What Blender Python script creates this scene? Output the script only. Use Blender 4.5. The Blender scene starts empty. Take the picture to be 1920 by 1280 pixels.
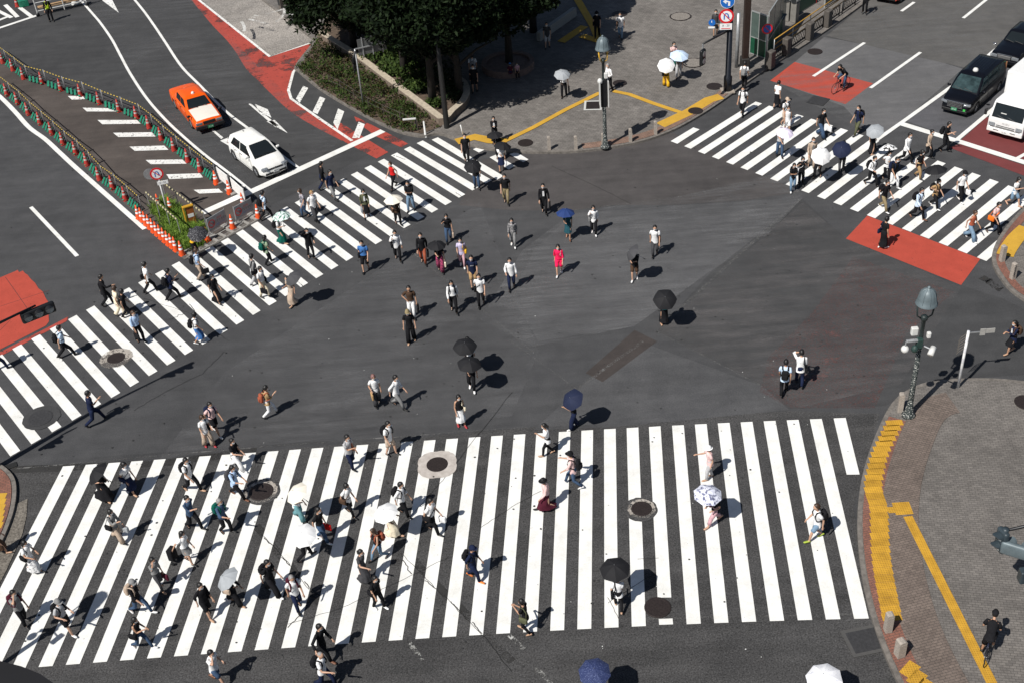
import bpy, bmesh, math, random
from mathutils import Vector as V, Matrix
from math import sin, cos, pi, radians, sqrt, atan2, hypot
rnd = random.Random(7)
SC = bpy.context.scene
COL = SC.collection

# ------------------------------------------------------------------ camera
F_PX, PITCH, ROLL, CAM_H = 2305.2, radians(36.878), radians(-4.9254), 32.194
FWD = V((0, cos(PITCH), -sin(PITCH)))
_r0 = V((1, 0, 0)); _u0 = _r0.cross(FWD)
RGT = cos(ROLL)*_r0 + sin(ROLL)*_u0
UPV = -sin(ROLL)*_r0 + cos(ROLL)*_u0
CAMP = V((0, 0, CAM_H))
cam = bpy.data.cameras.new('camera'); cam.sensor_width = 36; cam.lens = 36*F_PX/1920
cam.clip_start = .5; cam.clip_end = 2000
camo = bpy.data.objects.new('camera', cam); COL.objects.link(camo)
M = Matrix((RGT, UPV, -FWD)).transposed().to_4x4(); M.translation = CAMP
camo.matrix_world = M
SC.camera = camo

def ray(x, y): return FWD + RGT*((x-960)/F_PX) - UPV*((y-640)/F_PX)
def G(x, y, z=0.0):
    """point at height z seen at photo position x, y"""
    d = ray(x, y); return CAMP + d*((z-CAM_H)/d.z)
def at_y(x, y, Y):
    d = ray(x, y); return CAMP + d*(Y/d.y)
def pole_h(foot, top_px, z0=0.0):
    """height of something standing on foot whose top is seen at top_px"""
    g = G(*foot, z0); best = (1e9, 0)
    for i in range(0, 1600):
        z = i*.01; p = g + V((0, 0, z)) - CAMP; w = p.dot(FWD)
        e = hypot(960+F_PX*p.dot(RGT)/w - top_px[0], 640-F_PX*p.dot(UPV)/w - top_px[1])
        if e < best[0]: best = (e, z)
    return best[1]

# ------------------------------------------------------------------ light
SUN_EL, SUN_AZ = radians(50.5), radians(-136)
SUNV = V((cos(SUN_AZ)*cos(SUN_EL), sin(SUN_AZ)*cos(SUN_EL), sin(SUN_EL)))
w = bpy.data.worlds.new('World'); SC.world = w; w.use_nodes = True
nt = w.node_tree; bg = nt.nodes['Background']
sky = nt.nodes.new('ShaderNodeTexSky'); sky.sky_type = 'NISHITA'; sky.sun_disc = False
sky.sun_elevation = SUN_EL; sky.sun_rotation = atan2(SUNV.x, SUNV.y)
nt.links.new(sky.outputs[0], bg.inputs[0]); bg.inputs[1].default_value = .049
sun = bpy.data.lights.new('sun', 'SUN'); sun.energy = 5.0; sun.angle = radians(.5); sun.color = (1, .965, .91)
suno = bpy.data.objects.new('sun', sun); COL.objects.link(suno)
suno.rotation_euler = SUNV.to_track_quat('Z', 'Y').to_euler()
SC.view_settings.view_transform = 'Standard'; SC.view_settings.look = 'None'
SC.view_settings.exposure = .1; SC.view_settings.gamma = 1

# ------------------------------------------------------------------ materials
MATS = {}
def _nodes(name):
    m = bpy.data.materials.new(name); m.use_nodes = True
    nt = m.node_tree; b = nt.nodes['Principled BSDF']
    return m, nt, b
def _noise(nt, scale, detail=4, rough=.55, vec=None):
    n = nt.nodes.new('ShaderNodeTexNoise'); n.inputs['Scale'].default_value = scale
    n.inputs['Detail'].default_value = detail; n.inputs['Roughness'].default_value = rough
    if vec is not None: nt.links.new(vec, n.inputs['Vector'])
    return n.outputs['Fac']
def _ramp(nt, fac, a, b, ca=(0,0,0), cb=(1,1,1)):
    r = nt.nodes.new('ShaderNodeValToRGB'); e = r.color_ramp.elements
    e[0].position = a; e[1].position = b
    e[0].color = (*ca, 1); e[1].color = (*cb, 1)
    nt.links.new(fac, r.inputs[0]); return r.outputs[0]
def _mix(nt, mode, fac, a, b):
    m = nt.nodes.new('ShaderNodeMix'); m.data_type = 'RGBA'; m.blend_type = mode
    for s, i in ((fac, 0), (a, 6), (b, 7)):
        if isinstance(s, (int, float)): m.inputs[i].default_value = s
        elif isinstance(s, tuple): m.inputs[i].default_value = (*s, 1) if len(s) == 3 else s
        else: nt.links.new(s, m.inputs[i])
    return m.outputs[2]
def _coord(nt): return nt.nodes.new('ShaderNodeTexCoord').outputs['Object']
def _bump(nt, b, fac, st, dist=.01):
    n = nt.nodes.new('ShaderNodeBump'); n.inputs['Strength'].default_value = st
    n.inputs['Distance'].default_value = dist
    nt.links.new(fac, n.inputs['Height']); nt.links.new(n.outputs[0], b.inputs['Normal'])

def mat(name, col, rough=.7, metal=0, var=.12, scale=9, spec=.5, coat=0):
    if name in MATS: return MATS[name]
    m, nt, b = _nodes(name)
    b.inputs['Roughness'].default_value = rough; b.inputs['Metallic'].default_value = metal
    b.inputs['Specular IOR Level'].default_value = spec
    if coat: b.inputs['Coat Weight'].default_value = coat; b.inputs['Coat Roughness'].default_value = .04
    c = _noise(nt, scale, 4, .6, _coord(nt))
    lo = tuple(max(0, x*(1-var)) for x in col); hi = tuple(min(1, x*(1+var)) for x in col)
    nt.links.new(_ramp(nt, c, .3, .7, lo, hi), b.inputs['Base Color'])
    MATS[name] = m; return m
def emit(name, col, st):
    if name in MATS: return MATS[name]
    m, nt, b = _nodes(name); b.inputs['Base Color'].default_value = (*col, 1)
    b.inputs['Emission Color'].default_value = (*col, 1); b.inputs['Emission Strength'].default_value = st
    MATS[name] = m; return m

def asphalt(name, col, speck=.5, blotch=.25, fine=26):
    if name in MATS: return MATS[name]
    m, nt, b = _nodes(name); v = _coord(nt)
    big = _noise(nt, .12, 5, .6, v); mid = _noise(nt, .9, 6, .65, v); fin = _noise(nt, fine, 3, .7, v)
    vor = nt.nodes.new('ShaderNodeTexVoronoi'); vor.inputs['Scale'].default_value = fine*.75
    nt.links.new(v, vor.inputs['Vector'])
    mp = nt.nodes.new('ShaderNodeMapping'); mp.inputs['Rotation'].default_value = (0, 0, radians(40)); mp.inputs['Scale'].default_value = (.16, 1.6, 1)
    nt.links.new(v, mp.inputs['Vector']); strk = _noise(nt, 1.1, 5, .6, mp.outputs[0])
    lo = 1-blotch; hi = 1+blotch
    c = _mix(nt, 'MULTIPLY', 1.0, tuple(col), _ramp(nt, big, .3, .7, (lo,)*3, (hi,)*3))
    c = _mix(nt, 'MULTIPLY', 1.0, c, _ramp(nt, mid, .3, .72, (.82,)*3, (1.16, 1.15, 1.13)))
    c = _mix(nt, 'MULTIPLY', 1.0, c, _ramp(nt, strk, .35, .7, (.9,)*3, (1.12,)*3))
    c = _mix(nt, 'MULTIPLY', 1.0, c, _ramp(nt, fin, .3, .72, (1-speck*.7,)*3, (1+speck*.7,)*3))
    sp = _ramp(nt, vor.outputs['Distance'], .06, .16, (1, 1, 1), (0, 0, 0))
    c = _mix(nt, 'ADD', sp, c, tuple(x*speck*1.7 for x in col))
    nt.links.new(c, b.inputs['Base Color']); b.inputs['Roughness'].default_value = .93
    b.inputs['Specular IOR Level'].default_value = .25
    _bump(nt, b, fin, .35, .008); MATS[name] = m; return m

def paint(name, col, wear=.3, patch=.0, rough=.8):
    """road paint; it is missing where the noise says it has worn off"""
    if name in MATS: return MATS[name]
    m, nt, b = _nodes(name); v = _coord(nt)
    dirt = _noise(nt, 1.4, 6, .65, v); fine = _noise(nt, 22, 4, .7, v); chips = _noise(nt, 6.5, 6, .72, v)
    patchn = _noise(nt, .5, 5, .7, v)
    c = _mix(nt, 'MULTIPLY', 1.0, tuple(col), _ramp(nt, dirt, .25, .7, (.78, .77, .74), (1, 1, 1)))
    c = _mix(nt, 'MULTIPLY', 1.0, c, _ramp(nt, fine, .25, .6, (.86,)*3, (1.02,)*3))
    nt.links.new(c, b.inputs['Base Color']); b.inputs['Roughness'].default_value = rough
    mask = _ramp(nt, chips, .70-.17*wear, .74-.17*wear)
    if patch:
        mask2 = _ramp(nt, patchn, .72-.3*patch, .78-.3*patch)
        mm = _mix(nt, 'MULTIPLY', 1.0, mask2, _ramp(nt, fine, .38, .5))
        mask = _mix(nt, 'LIGHTEN', 1.0, mask, mm)
    tr = nt.nodes.new('ShaderNodeBsdfTransparent'); mx = nt.nodes.new('ShaderNodeMixShader')
    nt.links.new(mask, mx.inputs[0]); nt.links.new(b.outputs[0], mx.inputs[1]); nt.links.new(tr.outputs[0], mx.inputs[2])
    nt.links.new(mx.outputs[0], nt.nodes['Material Output'].inputs[0])
    MATS[name] = m; return m

def pavers(name, c1, c2, mortar, bw, bh, ang=0, grime=.25):
    if name in MATS: return MATS[name]
    m, nt, b = _nodes(name); v = _coord(nt)
    mp = nt.nodes.new('ShaderNodeMapping'); mp.inputs['Rotation'].default_value = (0, 0, radians(ang))
    nt.links.new(v, mp.inputs['Vector'])
    br = nt.nodes.new('ShaderNodeTexBrick'); nt.links.new(mp.outputs[0], br.inputs['Vector'])
    br.inputs['Color1'].default_value = (*c1, 1); br.inputs['Color2'].default_value = (*c2, 1); br.inputs['Mortar'].default_value = (*mortar, 1)
    br.inputs['Scale'].default_value = 1; br.inputs['Brick Width'].default_value = bw; br.inputs['Row Height'].default_value = bh
    br.inputs['Mortar Size'].default_value = .01; br.inputs['Mortar Smooth'].default_value = .3; br.inputs['Bias'].default_value = 0
    big = _noise(nt, .35, 6, .65, v); mid = _noise(nt, 2.2, 6, .7, v); fin = _noise(nt, 30, 3, .7, v)
    c = _mix(nt, 'MULTIPLY', 1.0, br.outputs['Color'], _ramp(nt, big, .3, .7, (1-grime,)*3, (1+grime,)*3))
    c = _mix(nt, 'MULTIPLY', 1.0, c, _ramp(nt, mid, .3, .7, (.8,)*3, (1.18,)*3))
    c = _mix(nt, 'MULTIPLY', 1.0, c, _ramp(nt, fin, .3, .7, (.8,)*3, (1.2,)*3))
    nt.links.new(c, b.inputs['Base Color']); b.inputs['Roughness'].default_value = .9
    b.inputs['Specular IOR Level'].default_value = .3
    _bump(nt, b, br.outputs['Fac'], -.3, .006); MATS[name] = m; return m

def dotted(name, col, dcol, size, thr, rough=.7):
    """round dots in a square grid, in object space"""
    if name in MATS: return MATS[name]
    m, nt, b = _nodes(name); v = _coord(nt)
    sc = nt.nodes.new('ShaderNodeVectorMath'); sc.operation = 'SCALE'; sc.inputs[3].default_value = 1/size; nt.links.new(v, sc.inputs[0])
    fr = nt.nodes.new('ShaderNodeVectorMath'); fr.operation = 'FRACTION'; nt.links.new(sc.outputs[0], fr.inputs[0])
    mu = nt.nodes.new('ShaderNodeVectorMath'); mu.operation = 'MULTIPLY'; mu.inputs[1].default_value = (1, 1, 0); nt.links.new(fr.outputs[0], mu.inputs[0])
    d = nt.nodes.new('ShaderNodeVectorMath'); d.operation = 'DISTANCE'; d.inputs[1].default_value = (.5, .5, 0); nt.links.new(mu.outputs[0], d.inputs[0])
    c = _ramp(nt, d.outputs['Value'], thr, thr+.06, dcol, col)
    n = _noise(nt, 3, 5, .65, v)
    c = _mix(nt, 'MULTIPLY', 1.0, c, _ramp(nt, n, .3, .7, (.72, .70, .66), (1.08,)*3))
    gi = nt.nodes.new('ShaderNodeNewGeometry'); c = _mix(nt, 'MULTIPLY', 1.0, c, _ramp(nt, gi.outputs['Random Per Island'], 0, 1, (.80, .79, .76), (1.05,)*3))
    nt.links.new(c, b.inputs['Base Color']); b.inputs['Roughness'].default_value = rough
    MATS[name] = m; return m

def banded(name, cols, size, axis=2, rough=.6):
    """equal bands of two colours along one object axis"""
    if name in MATS: return MATS[name]
    m, nt, b = _nodes(name); v = _coord(nt)
    s = nt.nodes.new('ShaderNodeSeparateXYZ'); nt.links.new(v, s.inputs[0])
    a = nt.nodes.new('ShaderNodeMath'); a.operation = 'DIVIDE'; a.inputs[1].default_value = size; nt.links.new(s.outputs[axis], a.inputs[0])
    f = nt.nodes.new('ShaderNodeMath'); f.operation = 'FRACT'; nt.links.new(a.outputs[0], f.inputs[0])
    g = nt.nodes.new('ShaderNodeMath'); g.operation = 'GREATER_THAN'; g.inputs[1].default_value = .5; nt.links.new(f.outputs[0], g.inputs[0])
    c = _mix(nt, 'MIX', g.outputs[0], cols[0], cols[1])
    nt.links.new(c, b.inputs['Base Color']); b.inputs['Roughness'].default_value = rough
    MATS[name] = m; return m

def mottled(name, cols, scale, thr=.5, rough=.8, soft=.04):
    """two colours split by noise (prints, stickers, foliage)"""
    if name in MATS: return MATS[name]
    m, nt, b = _nodes(name); v = _coord(nt)
    n = _noise(nt, scale, 3, .6, v)
    nt.links.new(_ramp(nt, n, thr-soft, thr+soft, cols[0], cols[1]), b.inputs['Base Color'])
    b.inputs['Roughness'].default_value = rough; MATS[name] = m; return m

def scuffs(name, col, ang, amount, sx=.25, sy=2.2):
    """pale rubbed streaks that cover only part of the asphalt"""
    if name in MATS: return MATS[name]
    m, nt, b = _nodes(name); v = _coord(nt)
    mp = nt.nodes.new('ShaderNodeMapping'); mp.inputs['Rotation'].default_value = (0, 0, radians(ang)); mp.inputs['Scale'].default_value = (sx, sy, 1); nt.links.new(v, mp.inputs['Vector'])
    a = _ramp(nt, _noise(nt, 1.6, 6, .65, mp.outputs[0]), .36, .68); c = _ramp(nt, _noise(nt, .2, 4, .6, v), .33, .6); d = _ramp(nt, _noise(nt, 14, 3, .7, v), .22, .6)
    f = _mix(nt, 'MULTIPLY', 1.0, _mix(nt, 'MULTIPLY', 1.0, a, c), _mix(nt, 'MULTIPLY', 1.0, d, (amount,)*3))
    b.inputs['Base Color'].default_value = (*col, 1); b.inputs['Roughness'].default_value = .95; b.inputs['Specular IOR Level'].default_value = .2
    tr = nt.nodes.new('ShaderNodeBsdfTransparent'); mx = nt.nodes.new('ShaderNodeMixShader')
    nt.links.new(f, mx.inputs[0]); nt.links.new(tr.outputs[0], mx.inputs[1]); nt.links.new(b.outputs[0], mx.inputs[2]); nt.links.new(mx.outputs[0], nt.nodes['Material Output'].inputs[0])
    MATS[name] = m; return m
def leafmat(name, c1, c2, trans=.25):
    if name in MATS: return MATS[name]
    m, nt, b = _nodes(name)
    gi = nt.nodes.new('ShaderNodeNewGeometry')
    nt.links.new(_ramp(nt, gi.outputs['Random Per Island'], 0, 1, c1, c2), b.inputs['Base Color'])
    b.inputs['Roughness'].default_value = .75; b.inputs['Specular IOR Level'].default_value = .15
    MATS[name] = m; return m

# ------------------------------------------------------------------ mesh builder
def ortho(d):
    d = d.normalized(); a = V((0, 0, 1)) if abs(d.z) < .9 else V((0, 1, 0))
    x = d.cross(a).normalized(); return x, x.cross(d).normalized()
class MB:
    def __init__(s): s.v = []; s.f = []; s.m = []
    def add(s, vs, fs, mi=0):
        o = len(s.v); s.v += [tuple(p) for p in vs]; s.f += [tuple(i+o for i in f) for f in fs]; s.m += [mi]*len(fs); return s
    def loft(s, rings, caps=(1, 1), closed=True, mi=0):
        n = len(rings[0]); vs = [p for r in rings for p in r]; fs = []
        for i in range(len(rings)-1):
            for j in range(n if closed else n-1):
                k = (j+1) % n; fs.append((i*n+j, i*n+k, (i+1)*n+k, (i+1)*n+j))
        if caps[0]: fs.append(tuple(range(n))[::-1])
        if caps[1]: fs.append(tuple((len(rings)-1)*n+j for j in range(n)))
        return s.add(vs, fs, mi)
    def ring(s, c, ax, ay, n): return [c + ax*cos(2*pi*i/n) + ay*sin(2*pi*i/n) for i in range(n)]
    def tube(s, pts, rad, n=8, mi=0, caps=(1, 1)):
        pts = [V(p) for p in pts]
        if not isinstance(rad, list): rad = [rad]*len(pts)
        rings = []; px = None
        for i, p in enumerate(pts):
            d = (pts[min(i+1, len(pts)-1)] - pts[max(i-1, 0)])
            if d.length < 1e-6: d = V((0, 0, 1))
            d.normalize()
            if px is None: x, y = ortho(d)
            else:
                x = px - d*px.dot(d); x = x.normalized() if x.length > 1e-4 else ortho(d)[0]; y = x.cross(d)
            px = x; r = rad[i]; r = r if isinstance(r, tuple) else (r, r)
            rings.append(s.ring(p, x*r[0], y*r[1], n))
        return s.loft(rings, caps, True, mi)
    def box(s, c, sz, mi=0, R=None):
        c = V(c); h = V(sz)*.5; vs = []
        for z in (-1, 1):
            for y in (-1, 1):
                for x in (-1, 1):
                    p = V((x*h.x, y*h.y, z*h.z)); vs.append(c + (R @ p if R else p))
        return s.add(vs, [(0, 2, 3, 1), (4, 5, 7, 6), (0, 1, 5, 4), (2, 6, 7, 3), (0, 4, 6, 2), (1, 3, 7, 5)], mi)
    def rbox(s, c, sz, r=.03, mi=0, R=None, n=3):
        """box with rounded edges"""
        c = V(c); hx, hy, hz = (V(sz)*.5); r = min(r, hx*.95, hy*.95, hz*.95); rings = []
        lv = [(-hz, r)] + [(-hz + r*(1-cos(a)), r*(1-sin(a))) for a in (pi/6, pi/3, pi/2)]
        lv += [(-z, i) for z, i in lv[::-1]]
        for z, ins in lv:
            ring = []
            for k, (sx, sy) in enumerate(((1, 1), (-1, 1), (-1, -1), (1, -1))):
                for j in range(n+1):
                    a = pi/2*(k + j/n); p = V((sx*(hx-r) + (r-ins)*cos(a), sy*(hy-r) + (r-ins)*sin(a), z))
                    ring.append(c + (R @ p if R else p))
            rings.append(ring)
        return s.loft(rings, (1, 1), True, mi)
    def ell(s, c, rx, ry, rz, nu=14, nv=9, mi=0, R=None, fn=None):
        c = V(c); rings = []
        for i in range(nv+1):
            t = pi*(i/nv); t = min(max(t, .02), pi-.02)
            ring = []
            for j in range(nu):
                a = 2*pi*j/nu; p = V((rx*sin(t)*cos(a), ry*sin(t)*sin(a), -rz*cos(t)))
                if fn: p = fn(p)
                ring.append(c + (R @ p if R else p))
            rings.append(ring)
        return s.loft(rings, (1, 1), True, mi)
    def lathe(s, c, prof, n=20, mi=0, caps=(0, 0)):
        c = V(c); return s.loft([[c + V((r*cos(2*pi*j/n), r*sin(2*pi*j/n), z)) for j in range(n)] for r, z in prof], caps, True, mi)
    def prism(s, pts, z0, z1, mi=0):
        n = len(pts); vs = [V((p[0], p[1], z0)) for p in pts] + [V((p[0], p[1], z1)) for p in pts]
        fs = [tuple(range(n))[::-1], tuple(range(n, 2*n))] + [(i, (i+1) % n, n+(i+1) % n, n+i) for i in range(n)]
        return s.add(vs, fs, mi)
    def build(s, name, mats=None, parent=None, smooth=False, loc=None, rz=None, up=False):
        me = bpy.data.meshes.new(name); me.from_pydata(s.v, [], s.f)
        if mats is not None:
            for m in (mats if isinstance(mats, (list, tuple)) else [mats]): me.materials.append(m)
            if len(me.materials) > 1: me.polygons.foreach_set('material_index', s.m)
        bm = bmesh.new(); bm.from_mesh(me)
        if up:
            for f in bm.faces:
                if f.normal.z < 0: f.normal_flip()
        else: bmesh.ops.recalc_face_normals(bm, faces=bm.faces)
        bm.to_mesh(me); bm.free()
        if smooth: me.polygons.foreach_set('use_smooth', [True]*len(me.polygons))
        o = bpy.data.objects.new(name, me); COL.objects.link(o)
        if parent: o.parent = parent
        if loc is not None: o.location = loc
        if rz is not None: o.rotation_euler = (0, 0, rz)
        return o
def smooth_angle(o, deg=40):
    me = o.data; me.polygons.foreach_set('use_smooth', [True]*len(me.polygons))
    try: me.set_sharp_from_angle(angle=radians(deg))
    except Exception: pass
    return o
def tag(o, label, cat, group=None):
    o['label'] = label; o['category'] = cat
    if group: o['group'] = group
    return o
def struct(o, kind='structure'): o['kind'] = kind; return o
def thing(name, loc, rz, label, cat, group=None):
    o = bpy.data.objects.new(name, None); COL.objects.link(o); o.location = loc; o.rotation_euler = (0, 0, rz)
    o.empty_display_size = .2
    return tag(o, label, cat, group)
def copy_tree(o, parent=None):
    c = o.copy(); COL.objects.link(c)
    if parent: c.parent = parent
    for ch in o.children: copy_tree(ch, c)
    return c
def lin(h):
    h = h.lstrip('#'); return tuple(((int(h[i:i+2], 16)/255+.055)/1.055)**2.4 if int(h[i:i+2], 16) > 10 else int(h[i:i+2], 16)/255/12.92 for i in (0, 2, 4))
TEXTS = []
def text(body, size, mb_xf, name, m, parent, align='CENTER', ext=.002):
    """flat letters as a mesh; mb_xf maps letter x,y to a point"""
    cu = bpy.data.curves.new('letters', 'FONT'); cu.body = body; cu.size = size; cu.align_x = align; cu.align_y = 'CENTER'; cu.resolution_u = 3
    o = bpy.data.objects.new('letters', cu); COL.objects.link(o)
    TEXTS.append((o, mb_xf, name, m, parent))
def flush_texts():
    dg = bpy.context.evaluated_depsgraph_get()
    for o, xf, name, m, parent in TEXTS:
        me = bpy.data.meshes.new_from_object(o.evaluated_get(dg))
        for v in me.vertices: v.co = xf(v.co.x, v.co.y)
        me.materials.clear(); me.materials.append(m); me.name = name
        n = bpy.data.objects.new(name, me); COL.objects.link(n)
        if parent: n.parent = parent
        else: struct(n)
        cu = o.data; bpy.data.objects.remove(o); bpy.data.curves.remove(cu)
    TEXTS.clear()

# ------------------------------------------------------------------ setting: ground, roads, pavements
ROAD = asphalt('asphalt', (.060, .0605, .0635), .55, .16)
ROAD_COARSE = asphalt('asphalt_coarse', (.064, .063, .0635), 1.0, .12, 18)
ROAD_DARK = asphalt('asphalt_new', (.051, .0515, .0535), .35, .12)
ROAD_BROWN = asphalt('asphalt_brown', (.068, .063, .063), .3, .2)
ROAD_OLD = asphalt('asphalt_old_brown', (.078, .066, .060), .35, .3)
ROAD_LIGHT = asphalt('asphalt_pale', (.118, .117, .121), .3, .15)
ROAD_WORN = asphalt('asphalt_worn', (.075, .0755, .079), .5, .2)
GRAVEL = asphalt('bay_concrete', (.27, .25, .23), .9, .3, 12)
WHITE = paint('paint_white', (.84, .84, .82), .14, .0)
WHITE_W = paint('paint_white_worn', (.80, .80, .78), .75, .3)
WHITE_L = paint('paint_white_line', (.82, .82, .80), .25, .12)
RED_P = paint('paint_red', (.44, .062, .037), .35, .12)
RED_W = paint('paint_red_worn', (.40, .06, .042), .6, .6)
RED_D = paint('paint_red_dark', (.17, .035, .035), .0, .0)
RED_OLD = paint('paint_red_remains', (.13, .055, .05), 1.1, 1.25)
YEL = dotted('tactile_yellow', (.60, .33, .03), (.40, .215, .02), .08, .28)
YEL_BAR = paint('tactile_yellow_old', (.58, .335, .035), .3, .2)
STONE = mat('stone', (.33, .29, .25), .85, 0, .25, 18)
KERB = mat('kerb_stone', (.15, .135, .12), .9, 0, .35, 5)
PAVE_GREY = pavers('pavers_grey', (.175, .16, .146), (.13, .119, .11), (.08, .074, .068), .2, .1, 12, .14)
PAVE_BROWN = pavers('pavers_brown', (.18, .142, .12), (.14, .11, .094), (.075, .064, .056), .2, .1, -12, .14)
PAVE_RED = pavers('pavers_red', (.24, .105, .075), (.19, .088, .066), (.09, .06, .05), .2, .1, -12, .16)
PLAZA_M = pavers('plaza_pavers', (.185, .17, .156), (.14, .129, .119), (.085, .079, .073), .3, .15, 25, .22)
KH = .13                                       # kerb height

LAYER = [0]
def lay():
    """every sheet lies a little above the one laid before it"""
    LAYER[0] += 1; return .004 + .0004*LAYER[0]
def flat(name, px, z, m, hs=0.0):
    """a sheet on the ground; px = photo positions of its corners"""
    z = lay()
    pts = [G(x, y, hs) for x, y in px]
    return struct(MB().add([(p.x, p.y, hs+z) for p in pts], [tuple(range(len(pts)))]).build(name, m, up=True))
def crv(pts, n=6):
    out = []; P = [pts[0]]+list(pts)+[pts[-1]]
    for i in range(1, len(P)-2):
        for k in range(n):
            t = k/n; a, b, c, d = P[i-1], P[i], P[i+1], P[i+2]
            out.append(tuple(.5*(2*b[j]+(c[j]-a[j])*t+(2*a[j]-5*b[j]+4*c[j]-d[j])*t*t+(3*b[j]-a[j]-3*c[j]+d[j])*t**3) for j in (0, 1)))
    out.append(tuple(pts[-1])); return out
def strip_pts(P, wd):
    L = []; R = []
    for i, p in enumerate(P):
        d = P[min(i+1, len(P)-1)] - P[max(i-1, 0)]; d.z = 0; d.normalize(); n = V((-d.y, d.x, 0))
        L.append(p+n*wd/2); R.append(p-n*wd/2)
    return L, R
def ribbons(name, lines, wd, z, m, hs=0.0):
    b = MB(); z = lay()
    for ln in lines:
        P = [G(x, y, hs) for x, y in ln]; L, R = strip_pts(P, wd); z += .00005
        n = len(P)
        b.add([(p.x, p.y, hs+z) for p in L+R], [(i, i+1, n+i+1, n+i) for i in range(n-1)])
    return struct(b.build(name, m, up=True))
def quads(name, qs, z, m, hs=0.0):
    b = MB(); z = lay()
    for q in qs:
        P = [G(x, y, hs) for x, y in q]; b.add([(p.x, p.y, hs+z) for p in P], [tuple(range(len(P)))])
    return struct(b.build(name, m, up=True))

struct(MB().add([(-400, -200, 0), (400, -200, 0), (400, 600, 0), (-400, 600, 0)], [(0, 1, 2, 3)]).build('road', ROAD, up=True))
Z1, Z2, Z3, Z4 = .004, .008, .012, .016
flat('asphalt_patch', [(-80, 1285), (-40, 1000), (30, 880), (300, 862), (1000, 800), (1480, 770), (1650, 775), (1600, 950), (1640, 1180), (1720, 1330), (-60, 1340)], Z1, ROAD_COARSE)
flat('asphalt_patch', [(150, -40), (560, -40), (590, 80), (760, 255), (480, 400), (-60, 80), (-60, -40)], Z1, ROAD_DARK)
flat('asphalt_patch', [(-60, 110), (0, 110), (60, 150), (180, 190), (250, 215), (300, 262), (352, 300), (420, 358), (490, 400), (345, 478), (255, 402), (170, 325), (0, 165), (-60, 120)], Z2, ROAD_OLD)
flat('asphalt_patch', [(905, 300), (1000, 284), (1130, 280), (1262, 250), (1500, 360), (1400, 376), (1260, 385), (1150, 385), (1075, 395), (960, 395), (860, 385)], Z1, ROAD_BROWN)
flat('asphalt_patch', [(1075, 400), (1260, 387), (1400, 378), (1505, 372), (1440, 440), (1330, 510), (1190, 612), (1010, 640), (960, 560), (1000, 470)], Z1, ROAD_WORN)
flat('asphalt_patch', [(1505, 374), (1586, 448), (1802, 535), (1880, 560), (1960, 600), (1960, 700), (1740, 712), (1660, 760), (1480, 766), (1430, 722), (1232, 622), (1330, 514)], Z1, ROAD_DARK)
flat('asphalt_patch', [(1430, 724), (1480, 768), (1150, 800), (1000, 806), (1098, 716), (1205, 642)], Z2, ROAD_WORN)
flat('asphalt_patch', [(1545, 70), (1722, 103), (1805, 130), (1700, 222), (1640, 262), (1582, 200), (1450, 152), (1495, 113)], Z1, ROAD_LIGHT)
flat('asphalt_patch', [(1700, 228), (1800, 150), (1905, 60), (1960, 90), (1960, 250), (1850, 216), (1795, 262)], Z1, asphalt('asphalt_mid', (.088, .088, .096), .3, .1))
flat('asphalt_patch', [(1190, 619), (1232, 640), (1130, 716), (1098, 699)], Z4, asphalt('trench_fill', (.05, .043, .041), .25, .15))
flat('asphalt_patch', [(1680, -40), (1960, -40), (1960, 55), (1810, 128), (1550, 68)], Z1, asphalt('asphalt_far', (.098, .095, .092), .3, .15))
flat('red_paving', [(1600, 482), (1790, 548), (1700, 625), (1655, 730), (1640, 765), (1482, 764), (1425, 735), (1440, 670), (1520, 590)], Z3, RED_OLD)
flat('red_paving', [(1626, 405), (1838, 486), (1802, 535), (1586, 448)], Z3, RED_P)
flat('red_paving', [(1490, 117), (1637, 157), (1585, 196), (1444, 152)], Z2, RED_P)
flat('red_paving', [(1801, 264), (1850, 220), (1960, 250), (1960, 312)], Z2, RED_D)
flat('red_paving', [(1778, 277), (1800, 271), (1960, 324), (1960, 345)], Z2, RED_D)
flat('red_paving', [(-30, 535), (0, 521), (30, 508.5), (33, 506.5), (36, 511), (43, 508), (47, 513), (52, 516), (58, 524), (66, 531), (72, 541), (80, 547), (86, 560), (93, 570), (97, 580), (91, 590), (92, 603), (86, 611), (0, 655), (-30, 668)], Z2, RED_P)
ribbons('road_seam', [[(-30, 585), (40, 562), (92, 545)], [(10, 520), (28, 545), (52, 580)], [(-20, 640), (20, 600)]], .03, 0, mat('red_joint', (.12, .03, .025), .9))
flat('red_paving', [(-30, 676), (0, 660), (90, 614), (128, 594), (126, 602), (0, 668), (-30, 684)], Z2, RED_W)
flat('red_paving', crv([(350, -10), (378, 24), (400, 50), (425, 76), (442, 98), (462, 130), (482, 150), (508, 176), (545, 210), (590, 238), (640, 264)], 4) + [(660, 266), (655, 262), (596, 223), (545, 186), (540, 168), (549, 136), (589, 88), (578, 82), (506, 108), (362, -10)], Z2, RED_W)
flat('red_paving', [(628, 230), (640, 232), (728, 286), (706, 298), (648, 268), (622, 248)], Z2, RED_W)
flat('red_paving', [(664, 219), (672, 222), (765, 270), (752, 277), (704, 256), (668, 228)], Z2, RED_W)
flat('bay_surface', [(362, -12), (486, -12), (592, 76), (579, 81), (506, 106)], Z2, GRAVEL)

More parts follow.
